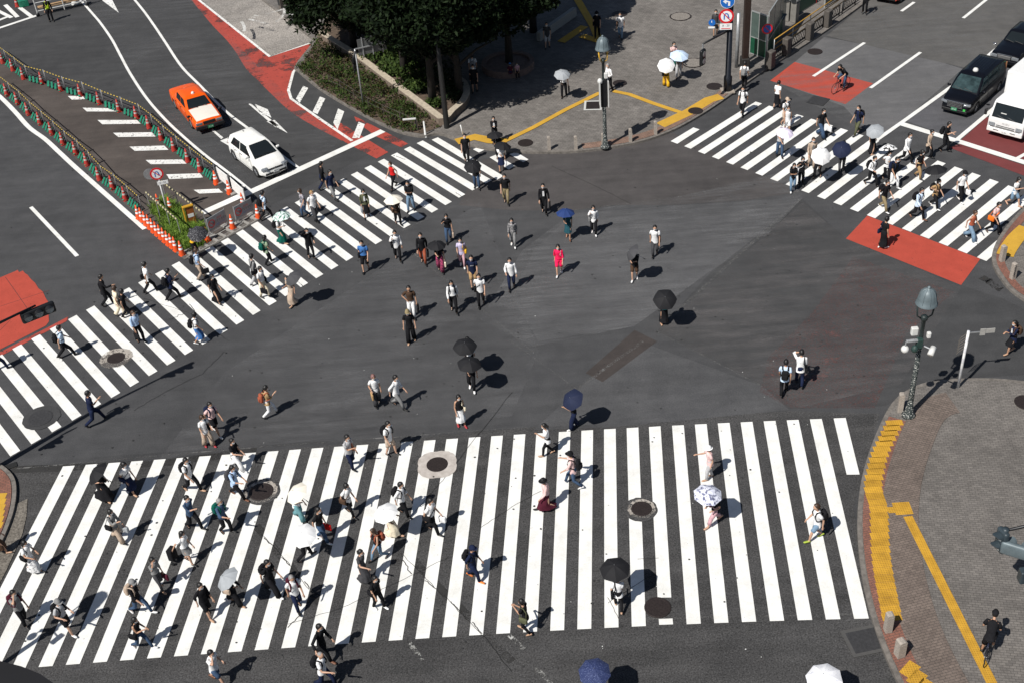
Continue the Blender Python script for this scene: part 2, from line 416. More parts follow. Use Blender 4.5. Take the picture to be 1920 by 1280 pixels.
# mended trenches and dark stains, older than the white paint
def jag(pts, amp, n=10):
    out = []
    for (x0, y0), (x1, y1) in zip(pts, pts[1:]):
        for k in range(n): t = k/n; out.append((x0+(x1-x0)*t + rnd.uniform(-amp, amp), y0+(y1-y0)*t + rnd.uniform(-amp, amp)*.6))
    return out + [pts[-1]]
STAIN = paint('stain', (.03, .029, .028), .7, .9)
ribbons('road_stain', [jag([(845, 905), (740, 1060)], 1.5), jag([(760, 1035), (960, 1240)], 1.5), jag([(480, 985), (600, 1130)], 1.5)], .3, 0, STAIN)
ribbons('road_stain', [jag([(20, 880), (300, 868), (480, 845)], 1), jag([(1880, 545), (1840, 520)], 4)], .4, 0, STAIN)
SEAM_P = paint('seam_worn', (.17, .168, .165), 1.0, 1.2)
ribbons('road_seam', [jag([(1500, 375), (1240, 612)], .8), jag([(1205, 640), (1060, 745)], .8)], .16, Z4, SEAM_P)
ribbons('road_seam', [jag([(1075, 395), (1260, 372), (1400, 345), (1480, 318)], .8), jag([(775, 475), (1000, 660)], .8), jag([(960, 640), (1090, 735)], .8), jag([(1232, 622), (1430, 724)], .6),
    jag([(30, 878), (480, 838), (1000, 800)], .7), jag([(60, 1235), (500, 1185), (1000, 1165), (1640, 1150)], .7), jag([(480, 585), (720, 450), (880, 375)], .6)], .07, Z4, SEAM_P)
SCUFF = scuffs('tyre_scuff', (.20, .20, .205), 35, .8)
flat('tyre_scuffs', [(1075, 398), (1260, 372), (1480, 320), (1505, 372), (1440, 440), (1330, 512), (1190, 612), (1000, 650), (900, 600), (980, 470)], 0, SCUFF)
flat('tyre_scuffs', [(420, 700), (900, 380), (1010, 660), (960, 780), (480, 838), (300, 860)], 0, scuffs('tyre_scuff_faint', (.17, .17, .175), 48, .6, .2, 1.4))
flat('tyre_scuffs', [(1232, 622), (1505, 380), (1586, 448), (1802, 540), (1690, 720), (1500, 764), (1430, 722)], 0, scuffs('tyre_scuff_right', (.17, .16, .16), -20, .6, .2, 1.2))
flat('tyre_scuffs', [(160, 0), (360, 0), (560, 200), (640, 265), (480, 380), (300, 220)], 0, scuffs('tyre_scuff_lane', (.15, .15, .155), -62, .6, .2, 1.6))
flat('tyre_scuffs', [(1550, 66), (1690, -20), (1930, -20), (1930, 50), (1720, 215), (1640, 260), (1450, 155)], 0, scuffs('tyre_scuff_far', (.2, .2, .2), 44, .5, .2, 1.6))
flat('tyre_scuffs', [(-20, 870), (1000, 800), (1640, 775), (1620, 1150), (1700, 1320), (-20, 1320)], 0, scuffs('tyre_scuff_dark', (.025, .025, .025), 5, .35, .15, 1.0))
# crossings: corners follow the measured stripes
def pv(c, k):
    r = 0
    for a in c: r = r*k + a
    return r
def zebra(name, lx, ly, ux, uy, ks, wd, m, extra=()):
    qs = [[(pv(lx, k), pv(ly, k)), (pv(lx, k+wd), pv(ly, k+wd)), (pv(ux, k+wd), pv(uy, k+wd)), (pv(ux, k), pv(uy, k))] for k in ks]
    return quads(name, qs+list(extra), Z3, m)
AB = [(.002569, -.066044, 50.805752, 174.3268), (.000839, .014914, -4.018089, 1242.11)]
AT = [(.001369, -.039233, 42.408803, 331.568), (.000537, .001603, -3.066461, 858.7518)]
BL = [(.003933, -.39611, 37.444756, 135.630), (-.001223, .208649, -21.661667, 788.369)]
BU = [(.001894, -.301672, 35.723002, 23.2944), (-.000611, .170106, -18.81353, 654.471)]
CL = [(.004078, .190854, 25.110669, 1257.5826), (.002602, .049683, 9.584513, 265.5495)]
CU = [(.296452, 24.261974, 1392.2434), (.151369, 7.093124, 184.2657)]
a29 = [(1587.5, 889.5), (1611.7, 889.2), (1585.5, 783.2), (1563, 784.2)]
zebra('crosswalk', *AB, *AT, list(range(-5, 13)) + list(range(14, 20)) + list(range(22, 29)), .515, WHITE, [a29] + [
    [(pv(AB[0], k), pv(AB[1], k)), (pv(AB[0], k+.515), pv(AB[1], k+.515)), (pv(AT[0], k+.515), pv(AT[1], k+.515)), (pv(AT[0], k), pv(AT[1], k))] for k in (13, 20)] + [
    [(1233, 1120), (1258.7, 1119.7), (1238.5, 798.8), (1216.7, 800.2)], [(1236, 1171), (1262, 1170), (1261, 1159), (1235, 1160)]])
zebra('crosswalk', *BL, *BU, range(-5, 27), .47, paint('paint_white_cross', (.82, .82, .80), .22, .1), [
    [(932, 338), (944, 331), (821, 258.5), (809.5, 263)], [(887, 281), (903, 273.5), (912, 280), (898, 287)], [(918, 296), (930, 291), (966, 312), (954, 319)], [(955, 290), (968, 286), (991, 300), (981, 305)]])
zebra('crosswalk', *CL, *CU, range(1, 21), .48, WHITE, [[(1257.5, 265.7), (1270, 270.5), (1311.7, 243.7), (1300, 240)]])

ribbons('lane_line', [crv([(146, -5), (175, 28), (190, 46), (210, 75), (226, 105), (245, 140), (275, 185), (310, 225), (345, 258), (385, 292), (425, 322), (470, 358)]),
    crv([(248, -5), (270, 22), (290, 50), (310, 80), (340, 125), (372, 158), (423, 209), (471, 246), (528, 292), (562, 317)])], .17, Z3, WHITE_L)
ribbons('lane_line', [crv([(-30, 158), (0, 182), (28, 210), (55, 240), (85, 262), (112, 287), (150, 322), (272, 430)])], .28, Z3, WHITE_L)
ribbons('lane_line', [[(58, 389), (145, 481)]], .2, Z3, WHITE_L)
ribbons('stop_line', [[(380, 400), (471, 359)], [(452, 369), (718, 246)]], .48, Z4, WHITE_L)
ribbons('lane_line', [[(589, 88), (550, 136), (541, 170), (546, 186), (597, 222), (660, 265)], [(362, -8), (506, 107), (581, 82)]], .18, Z3, WHITE_W)
quads('hatch_marking', [[(127, 181), (155, 181), (160, 187), (135, 188)], [(155, 203), (215, 204), (224, 210), (163, 210)], [(183, 226), (257, 226), (264, 233), (192, 234)],
    [(212, 250), (285, 249), (292, 257), (222, 258)], [(243, 276), (308, 274), (316, 282), (253, 284)], [(273, 301), (342, 300), (350, 308), (283, 309)],
    [(312, 328), (375, 326), (381, 334), (318, 337)], [(363, 357), (410, 355), (418, 362), (374, 364)]], Z4, WHITE_W)
quads('hatch_marking', [[(568.7, 162), (578, 166), (562, 194), (555, 186)], [(600, 182), (610, 186), (595.5, 215), (586, 211)], [(634, 204.5), (645.5, 210), (633, 244), (625, 231)],
    [(672.5, 229.5), (684, 234), (674, 260), (660.5, 260)]], Z4, WHITE_W)
quads('road_arrow', [[(192, 2), (197, -6), (208, -4), (223, 25)], [(396, 245), (399, 243), (419, 259), (415, 262)], [(413, 265), (428, 259), (437, 279)],
    [(466, 196), (470, 195), (522, 236), (517, 240)], [(478, 196), (502, 206), (509, 222), (486, 210)], [(500, 229), (515, 226), (540, 251)]], Z4, WHITE_W)
ribbons('lane_line', [[(-20, 60), (0, 53), (72, 29)], [(10, 10), (33, 33)], [(37, 15), (62, 34)], [(-10, 18), (22, 34)], [(-10, 42), (15, 32)]], .3, Z3, WHITE_L)
ribbons('lane_line', [[(1525, 144), (1621, 81)], [(1632, 166), (1726, 99)], [(1806, 35), (1856, -5)], [(1690, 22), (1714, 5)]], .2, Z3, WHITE_L)
ribbons('lane_line', [[(1640, 266), (1700, 224), (1790, 159), (1870, 91), (1960, 15)], [(1794, 263), (1850, 216), (1900, 172)]], .24, Z3, WHITE_L)
ribbons('stop_line', [[(1690, 233), (1800, 267), (1960, 318)]], .42, Z4, WHITE_L)
ribbons('lane_line', [[(1903, 300), (1940, 280)]], .2, Z3, WHITE_L)
ribbons('lane_line', [[(955, 1190), (982, 1217)], [(1006, 1252), (1036, 1285)], [(768, 1205), (792, 1238)]], .16, Z3, paint('paint_white_faded', (.5, .5, .48), 1.3, 1.0))
CRACK = mat('crack', (.012, .012, .012), .95, 0, .2, 3)
ribbons('road_crack', [jag([(1034, 312), (1110, 347), (1183, 383)], .7, 8), jag([(960, 735), (830, 900), (750, 990)], 1.2, 12), jag([(755, 1040), (815, 1100), (905, 1190), (960, 1260)], 1.6, 12),
    jag([(490, 1000), (540, 1055), (580, 1105)], 1.4, 8), jag([(840, 1045), (770, 1080), (640, 1140), (540, 1170)], 1.4, 10), jag([(1015, 920), (960, 950), (900, 990)], 1, 8),
    jag([(1140, 1130), (1210, 1085), (1230, 1075)], .8, 8), jag([(1140, 1120), (1160, 1160)], .8, 6), jag([(1195, 1048), (1235, 1046)], .5, 6), jag([(270, 560), (360, 590), (430, 640)], 1, 8), jag([(250, 770), (300, 740), (380, 700), (420, 660)], 1, 8)], .016, .02, CRACK)
HEAVY = mat('crack_mend', (.03, .029, .028), .95, 0, .5, 6)
ribbons('road_crack', [jag([(494, 1008), (511, 1022)], 1.5, 6), jag([(528, 1044), (543, 1060)], 1.5, 6), jag([(572, 1090), (580, 1103)], 1.2, 5), jag([(797, 1088), (818, 1104)], 1.4, 6), jag([(845, 1128), (862, 1145)], 1.4, 6), jag([(886, 1166), (904, 1188)], 1.5, 6), jag([(756, 1050), (772, 1076)], 2.2, 6), jag([(540, 1176), (566, 1150)], 1.2, 6), jag([(318, 600), (345, 588)], 2, 6), jag([(355, 572), (368, 590)], 2, 6), jag([(742, 294), (760, 300)], 1.5, 6), jag([(785, 330), (800, 338)], 1.5, 6), jag([(855, 362), (866, 370)], 1.2, 5)], .032, 0, HEAVY)
# manhole covers
IRON = mat('cast_iron', (.035, .026, .024), .6, .4, .35, 14)
CONC = mottled('collar_concrete', ((.35, .31, .28), (.52, .48, .44)), 3.5, .5, .9, .2)
CONC_W = paint('collar_worn', (.42, .38, .34), 1.0, .8)
def manhole(x, y, r, label, collar=0, cm=None, hs=0.0, col=None):
    p = G(x, y, hs); t = thing('manhole_cover', (p.x, p.y, hs+.034), 0, label, 'manhole cover', 'manhole covers')
    b = MB(); b.lathe((0, 0, 0), [(.0001, .008), (r*.2, .008), (r*.22, .006), (r*.8, .006), (r*.82, .009), (r*.93, .009), (r*.95, .004), (r, .004), (r, -.003)], 28)
    for k in range(-4, 5):
        for j in range(-4, 5):
            if hypot(k, j) < 4 and (k+j) % 2 == 0: b.box((k*r*.19, j*r*.19, .008), (r*.09, r*.09, .006))
    b.build('lid', col or IRON, t)
    if collar:
        ns = 56; R = [collar*(1+.12*abs(sin(4*2*pi*i/ns/2)) + rnd.uniform(-.02, .02)) if cm is None else collar*(1+rnd.uniform(-.05, .05)) for i in range(ns)]
        vs = [(R[i]*cos(2*pi*i/ns), R[i]*sin(2*pi*i/ns), 0) for i in range(ns)] + [(r*1.0*cos(2*pi*i/ns), r*1.0*sin(2*pi*i/ns), 0.001) for i in range(ns)]
        MB().add(vs, [(i, (i+1) % ns, ns+(i+1) % ns, ns+i) for i in range(ns)]).build('collar', cm or CONC, t, up=True)
    return t
def patch_disc(x, y, r, m):
    p = G(x, y); n = 40; z = lay()
    struct(MB().add([(p.x+r*(1+rnd.uniform(-.03, .03))*cos(2*pi*i/n), p.y+r*(1+rnd.uniform(-.03, .03))*sin(2*pi*i/n), z) for i in range(n)], [tuple(range(n))]).build('asphalt_patch', m, up=True))
patch_disc(492, 922, .7, ROAD_COARSE); patch_disc(1201, 955, .62, ROAD_COARSE); patch_disc(218, 673, .62, ROAD_BROWN); patch_disc(78, 783, .78, ROAD_DARK)
manhole(820, 871, .42, 'brown iron manhole cover in a pale flower shaped concrete collar', .74)
manhole(490, 922, .48, 'dark manhole cover with chipped ring on near crossing, left half', .62, CONC_W)
manhole(1203, 954, .38, 'manhole cover with worn pale ring cutting a stripe right of centre', .5, CONC_W)
manhole(1233, 1139, .45, 'bare brown manhole cover breaking the lower end of a white stripe')
manhole(218, 672, .40, 'manhole cover in cracked white collar on the left crossing', .72, CONC_W)
manhole(76, 784, .52, 'wide dark manhole cover at the left crossing near its lower edge', 0, None, 0, mat('iron_dark', (.03, .03, .032), .8, 0, .3, 9))
RIM = mat('plate_rim', (.33, .31, .28), .8, 0, .2, 8)
manhole(985, 269, .42, 'brown manhole cover at the plaza edge beside the yellow tiles', 0, None, KH)
manhole(1276, 32, .62, 'pale paved manhole cover with dark rim, highest on the plaza', .7, IRON, KH, mat('paver_lid', (.2, .18, .16), .9, 0, .3, 8))
manhole(1300, 119, .6, 'pale paved manhole cover behind the parasol couple on plaza', .68, IRON, KH, mat('paver_lid', (.2, .18, .16), .9))
manhole(1339, 163, .45, 'brown round cover left of the black signal pole foot', 0, None, KH)
manhole(1304, 209, .42, 'round brown cover set in the yellow tactile corner', 0, None, KH)
manhole(1162, 157, .42, 'dark cover behind the bell lamp post on the plaza', 0, None, KH)
manhole(1162, 27, .5, 'dark round cover in the tree shadow on plaza', 0, None, KH)
manhole(1528, 98, .45, 'worn round manhole cover in the road beside the red bike box')
manhole(1924, 755, .45, 'dark red brown cover cut by the right picture edge', 0, None, KH)
def plate(x, y, sx, sy, rz, label, m, rim=None, hs=0.0):
    p = G(x, y, hs); t = thing('access_plate', (p.x, p.y, hs+.034), radians(rz), label, 'access plate', 'square access plates')
    b = MB(); b.box((0, 0, 0), (sx, sy, .012))
    for k in range(-4, 5): b.box((k*sx/10, 0, .008), (sx/30, sy*.86, .006))
    b.build('lid', m, t)
    if rim: 
        r = MB()
        for s in (-1, 1): r.box((s*(sx/2+.06), 0, 0), (.12, sy+.24, .014)); r.box((0, s*(sy/2+.06), 0), (sx, .12, .0135))
        r.build('rim', rim, t)
plate(1112, 199, .8, .95, -8, 'dark square plate in white frame beside the bell lamp post', IRON, mat('white_frame', (.5, .5, .48), .8), KH)
plate(1534, 190, 1.0, 1.0, -38, 'dark square iron plate between crossing stripes and red bike box', mat('iron_dark', (.03, .03, .032), .8))
plate(1622, 1201, 1.0, .85, 8, 'dark drain grate at kerb below the near crossing', mat('iron_dark', (.03, .03, .032), .8), mat('grate_kerb', (.068, .066, .064), .9))
plate(20, 874, .5, .3, 25, 'small black drain grate at the left corner kerb', mat('iron_black', (.012, .012, .012), .8))

# pavements: raised slabs with kerbs
def slab(name, px, m, kerb_px, kw=.16, extra_h=0):
    P = [G(x, y, KH) for x, y in px]
    struct(MB().prism(P, -.05, KH+extra_h).build(name, m))
    if kerb_px:
        K = [G(x, y, KH) for x, y in kerb_px]; L, R = strip_pts(K, kw); n = len(K)
        b = MB(); h = KH+.005
        b.add([(p.x, p.y, z) for p in L for z in (-.02, h)] + [(p.x, p.y, z) for p in R for z in (-.02, h)],
              [(2*i+1, 2*i+3, 2*n+2*i+3, 2*n+2*i+1) for i in range(n-1)] + [(2*i, 2*i+2, 2*i+3, 2*i+1) for i in range(n-1)] + [(2*n+2*i, 2*n+2*i+2, 2*n+2*i+3, 2*n+2*i+1) for i in range(n-1)])
        struct(b.build('kerb', KERB))
PZ = crv([(592, 76), (556, 122), (562, 134), (600, 165), (650, 196), (705, 226), (750, 246), (790, 254), (812, 250), (832, 251), (862, 263), (905, 276), (960, 282), (1010, 284), (1070, 283), (1130, 277), (1200, 264), (1260, 243), (1310, 216), (1350, 190), (1386, 164), (1425, 136), (1500, 88), (1560, 48), (1650, -18)], 5)
slab('plaza', [(480, -12)] + PZ + [(1700, -60), (1200, -160), (470, -160), (440, -60)], PLAZA_M, [(480, -12)] + PZ)
SR = crv([(1965, 722), (1920, 716), (1860, 711), (1790, 712), (1740, 718), (1700, 735), (1672, 762), (1648, 810), (1628, 865), (1616, 920), (1612, 985), (1618, 1060), (1632, 1130), (1652, 1195), (1682, 1265), (1720, 1340)], 5)
slab('pavement', SR + [(2100, 1340), (2100, 722)], PAVE_GREY, SR)
def inset(pts, d0, d1, n0=0, n1=None):
    P = [G(x, y, KH) for x, y in pts][n0:n1]; a = []; c = []
    for i, p in enumerate(P):
        t = P[min(i+1, len(P)-1)]-P[max(i-1, 0)]; t.z = 0; t.normalize(); nn = V((-t.y, t.x, 0)); a.append(p+nn*d0); c.append(p+nn*d1)
    return a, c
def band(name, pts, d0, d1, z, m, n0=0, n1=None):
    a, c = inset(pts, d0, d1, n0, n1); n = len(a); z = lay() - .004
    return struct(MB().add([(p.x, p.y, KH+z) for p in a+c], [(i, i+1, n+i+1, n+i) for i in range(n-1)]).build(name, m, up=True))
band('brick_band', SR, .1, .75, .004, PAVE_RED, 32)
band('brick_band', SR, .75, 2.0, .004, PAVE_BROWN, 18)
band('brick_band', PZ, .1, .7, .004, pavers('pavers_red_old', (.26, .16, .12), (.2, .13, .1), (.1, .075, .06), .2, .1, 20, .25), 72, 100)
CR = crv([(1965, 352), (1920, 392), (1888, 428), (1868, 462), (1864, 490), (1878, 518), (1905, 548), (1965, 585)], 5)
slab('pavement', CR + [(2060, 560), (2060, 352)], PAVE_GREY, CR)
band('brick_band', CR, .1, .45, .004, PAVE_RED)
LC = crv([(-60, 856), (-10, 868), (16, 886), (26, 908), (24, 945), (12, 985), (-12, 1040), (-40, 1100)], 5)
slab('pavement', [(-200, 1100), (-200, 850)] + LC, PAVE_GREY, LC)
band('brick_band', LC, -.1, -.6, .004, PAVE_RED)
flat('concrete_patch', [(31, 945), (52, 935), (50, 968), (42, 1002), (12, 1070), (-20, 1130), (-28, 1085), (14, 1000)], Z2, asphalt('exposed_concrete', (.16, .145, .125), .9, .2, 14))

# yellow tactile paving
def tiles(name, centres, ux, wd, dp, z, m, hs=KH):
    b = MB(); z = lay() - .004; ux = V(ux).normalized(); uy = V((-ux.y, ux.x, 0))
    for c in centres:
        b.add([tuple(c + ux*sx*wd/2 + uy*sy*dp/2 + V((0, 0, z))) for sx, sy in ((-1, -1), (1, -1), (1, 1), (-1, 1))], [(0, 1, 2, 3)])
    return struct(b.build(name, m, up=True))
def along(px, step, hs=KH):
    P = [G(x, y, hs) for x, y in px]; out = []; acc = 0
    for a, c in zip(P, P[1:]):
        L = (c-a).length; 
        while acc <= L: out.append(a + (c-a)*(acc/L)); acc += step
        acc -= L
    return out
uxr = G(1690, 942, KH)-G(1640, 945, KH)
tiles('tactile_paving', along(crv([(1677, 793), (1664, 820), (1650, 850), (1642, 880), (1637, 915), (1647, 950), (1649, 985), (1650, 1020), (1654, 1060), (1661, 1100), (1668, 1135), (1672, 1157)]), .33), uxr, .64, .322, .009, YEL)
tiles('tactile_paving', [G(1692, 953, KH)], uxr, .62, .62, .011, YEL); tiles('tactile_paving', [G(1672, 956, KH)], uxr, .3, .3, .011, YEL)
tiles('tactile_paving', along([(1706, 1255), (1722, 1275), (1740, 1296)], .36), G(1716, 1240, KH)-G(1696, 1262, KH), .62, .4, .009, YEL)
ribbons('tactile_paving', [[(1702, 968), (1850, 1262), (1875, 1312)]], .33, .007, dotted('tactile_bar', (.60, .33, .03), (.42, .225, .02), .075, .25), KH)
ribbons('tactile_paving', [crv([(1925, 428), (1905, 447), (1890, 468), (1884, 480)])], .75, .009, YEL_BAR, KH)
ribbons('tactile_paving', [[(856, 267), (890, 258), (918, 264), (950, 267)], [(1238, 236), (1290, 212), (1330, 188), (1352, 182)]], .72, .009, YEL_BAR, KH)
ribbons('tactile_paving', [[(938, 270), (1000, 240), (1060, 207), (1125, 175)], [(1150, 172), (1180, 178), (1225, 195), (1288, 216)]], .32, .011, YEL_BAR, KH)
ribbons('tactile_paving', [[(1078, -8), (1112, 50), (1124, 78)]], .5, .011, YEL_BAR, KH)
ribbons('tactile_paving', [[(1052, 80), (1096, 50)], [(1090, 68), (1124, 78)], [(1020, 62), (1070, 30)]], .6, .008, YEL_BAR, KH)
ribbons('tactile_paving', [[(580, -10), (590, 20)]], .5, .008, YEL_BAR, KH)
tiles('tactile_paving', along([(2, 930), (-2, 960), (-6, 990)], .33), uxr, .42, .32, .009, YEL_BAR)
def litter(n):
    b = MB(); r = random.Random(3)
    for i in range(n):
        p = G(r.uniform(150, 1600), r.uniform(330, 1250)); s = r.uniform(.012, .03); a = r.uniform(0, 6)
        b.add([(p.x+s*cos(a+k*pi/2)*r.uniform(.6, 1.3), p.y+s*sin(a+k*pi/2), .036+.004*(k % 2)) for k in range(4)], [(0, 1, 2, 3)])
    struct(b.build('litter', mat('litter_paper', (.6, .6, .58), .8), up=True), 'stuff')
litter(55)
def gum(n):
    b = MB(); r = random.Random(5)
    for i in range(n):
        x, y = r.uniform(-20, 1640), r.uniform(250, 1250); p = G(x, y); s = r.uniform(.015, .05)
        b.add([(p.x+s*cos(k*pi/3), p.y+s*sin(k*pi/3)*r.uniform(.7, 1.2), .0345) for k in range(6)], [tuple(range(6))])
    struct(b.build('road_spots', mat('gum', (.03, .03, .03), .9), up=True), 'stuff')
gum(420)

# ------------------------------------------------------------------ street furniture
STEEL = mat('galvanised_steel', (.38, .39, .40), .45, .5, .15, 6)
BLACKM = mat('black_metal', (.012, .013, .015), .45, .2, .2, 4)
SLATE = mat('slate_enamel', (.125, .16, .175), .5, .1, .18, 3)
SIG_GREY = mat('signal_blue_grey', (.035, .05, .06), .45, .1, .2, 4)
ORANGE = mat('cone_orange', (.75, .085, .012), .6, 0, .12, 5)
CONE_RED = mat('cone_red', (.42, .03, .02), .6, 0, .25, 5)
WHT = mat('white_plastic', (.62, .62, .60), .5, 0, .06, 5)
GREEN = mat('green_plastic', (.01, .17, .10), .5, 0, .3, 6)
YB = banded('yellow_black_bar', ((.50, .36, .06), (.04, .036, .03)), .2, 0)
YBD = mat('yellow_paint', (.62, .36, .03), .5, 0, .2, 5)

def bollard(x, y, hs, label, h=.86, wd=.17, rz=0):
    p = G(x, y, hs); b = MB(); s = wd/2
    prof = [(-s, 0), (s, 0), (s, h-.03), (s*.55, h), (-s*.55, h), (-s, h-.03)]
    b.loft([[V((u, v, z)) for u, z in prof] for v in (-s, s)])
    b.loft([[V((u*.9, v, z)) for u, z in ((-s, h-.13), (s, h-.13), (s, h-.1), (-s, h-.1))] for v in (-s-.006, s+.006)])
    o = b.build('stone_bollard', STONE, loc=(p.x, p.y, hs-.02), rz=radians(rz)); return tag(o, label, 'bollard', 'stone bollards along the kerbs')
for x, y, l in ((1030, 281, 'stone bollard at the plaza kerb, leftmost of the row of five'), (1080, 280, 'stone bollard at plaza kerb, second from the left of five'), (1131, 275, 'stone bollard standing in front of the bell lamp post'),
        (1182, 266, 'stone bollard in the lamp shadow right of the bell lamp post'), (1229, 252, 'stone bollard beside the yellow tactile corner of the plaza')):
    bollard(x, y, KH, l, .8)
bollard(1878, 490, KH, 'pale stone bollard at far right corner beside yellow tiles', .85, .2, 15)
bollard(1898, 523, KH, 'stone bollard with black graffiti at the far right corner', .85, .2, 20)
for k in range(5):
    p = G(1898, 523, KH); b = MB(); pts = [(-.05+.03*sin(k*2.1+i*1.7), -.115, .2+.12*k+.03*i+.02*cos(i*2.4+k)) for i in range(5)]
    b.tube(pts, .008, 5).build('graffiti', BLACKM, bpy.data.objects[[o.name for o in bpy.data.objects if o.name.startswith('stone_bollard')][-1]])
bollard(1687, 770, KH, 'stone bollard beside the sticker covered lamp post', .9, .2, -10)
bollard(1664, 1182, KH, 'stone bollard at the lower end of the yellow tactile strip', .85, .22, 5)
bollard(1686, 1228, KH, 'chunky stone bollard nearest the bottom right corner', .75, .26, 15)

STICK = mottled('stickered_post', ((.02, .028, .028), (.62, .62, .58)), 21, .60, .7, .02)
POSTM = mat('post_dark_green', (.02, .03, .03), .5, .1, .2, 4)
BULB = mat('frosted_globe', (.82, .82, .80), .35, 0, .05)
def bell_lamp(foot, top, label, yellow=False, gear=True, banner=False, hs=KH, H=None, rz=0, loc=None):
    p = loc if loc else G(*foot, hs); H = H or pole_h(foot, top, hs)
    t = thing('bell_lamp', p, rz, label, 'street lamp', 'bell shaped street lamps')
    b = MB(); b.lathe((0, 0, 0), [(.26, 0), (.26, .1), (.17, .16), (.13, .5), (.115, .52), (.105, 1.0)], 16, caps=(1, 0)); b.lathe((0, 0, 0), [(.105, 1.0), (.085, H*.62), (.0801, H*.62)], 16)
    b.build('post', STICK, t, True)
    b = MB(); b.lathe((0, 0, 0), [(.08, H*.62), (.075, H-1.5), (.13, H-1.47), (.13, H-1.34), (.08, H-1.29)], 14, caps=(0, 1)); b.build('upper_post', POSTM, t, True)
    hb = H-.76; rb = .40; kz = .68
    b = MB(); out = [(rb*a, hb+z*kz) for a, z in ((1, 0), (1.0, .05), (.90, .14), (.82, .32), (.75, .55), (.62, .76), (.38, .90), (.18, .95), (.12, 1.0), (.15, 1.06), (.04, 1.12))]
    b.lathe((0, 0, 0), out + [(.018, hb+.58), (rb*.3, hb+.54), (rb*.66, hb+.36), (rb*.93, hb+.02)], 28)
    for k in range(8):
        a = 2*pi*k/8; b.tube([((r+.008)*cos(a), (r+.008)*sin(a), z) for r, z in out[2:8]], .012, 5)
    smooth_angle(b.build('bell_shade', SLATE, t), 45)
    b = MB(); b.ell((0, 0, hb+.1), .15, .15, .18); b.build('globe', BULB, t, True)
    bm_ = MB()
    for k in range(2 if not yellow else 4):
        a = k*pi if not yellow else pi/4+k*pi/2; bm_.tube([(.11*cos(a), .11*sin(a), H-1.42), (.27*cos(a), .27*sin(a), H-1.3), (.34*cos(a), .34*sin(a), hb+.03)], .03 if not yellow else .022, 6)
    bm_.build('yoke', YBD if yellow else POSTM, t, True)
    if gear:
        for i, (dx, dy, dz) in enumerate(((-.62, -.2, H-2.62), (.34, -.35, H-2.7))):
            c = MB()
            if i == 0: c.ell((dx, dy, dz), .15, .15, .15)
            else: c.tube([(dx-.1, dy-.14, dz-.06), (dx+.1, dy+.12, dz+.08)], .115, 14)
            c.build('speaker_globe', WHT, t, True)
        c = MB(); c.rbox((-.35, -.15, H-2.3), (.5, .13, .1), .03); c.tube([(-.62, -.2, H-2.3), (-.62, -.2, H-2.5)], .03, 6); c.tube([(0, 0, H-2.6), (.34, -.3, H-2.66)], .03, 6); c.build('bracket', STEEL, t)
        c = MB(); c.rbox((-.08, -.12, H-2.45), (.22, .22, .42), .03); c.ell((-.28, -.26, H-2.6), .13, .13, .16); c.build('equipment_box', mat('dark_green_box', (.02, .045, .04), .5), t)
        c = MB(); c.rbox((-.22, .16, H-2.1), (.26, .18, .34), .04); c.rbox((.3, .05, H-2.25), (.16, .16, .26), .05); c.build('white_box', WHT, t)
    if banner:
        for s in (-1, 1):
            c = MB(); c.rbox((s*.22, -.02, H*.50), (.05, .5, 1.5), .02); c.build('banner', WHT, t)
        c = MB(); c.rbox((0, -.05, H*.50), (.34, .12, 1.55), .02); c.build('banner_back', BLACKM, t)
        c = MB(); c.ell((-.2, -.1, H-2.5), .14, .14, .16); c.rbox((.12, -.1, H-2.2), (.2, .2, .3), .04); c.build('white_box', WHT, t)
    return t
bell_lamp((1135, 277), (1128, 66), 'blue grey bell street lamp on yellow yoke at the plaza corner', True, False, True)
bell_lamp((1703, 779), (1738, 536), 'blue grey bell street lamp with white globes, sticker covered post', False, True)

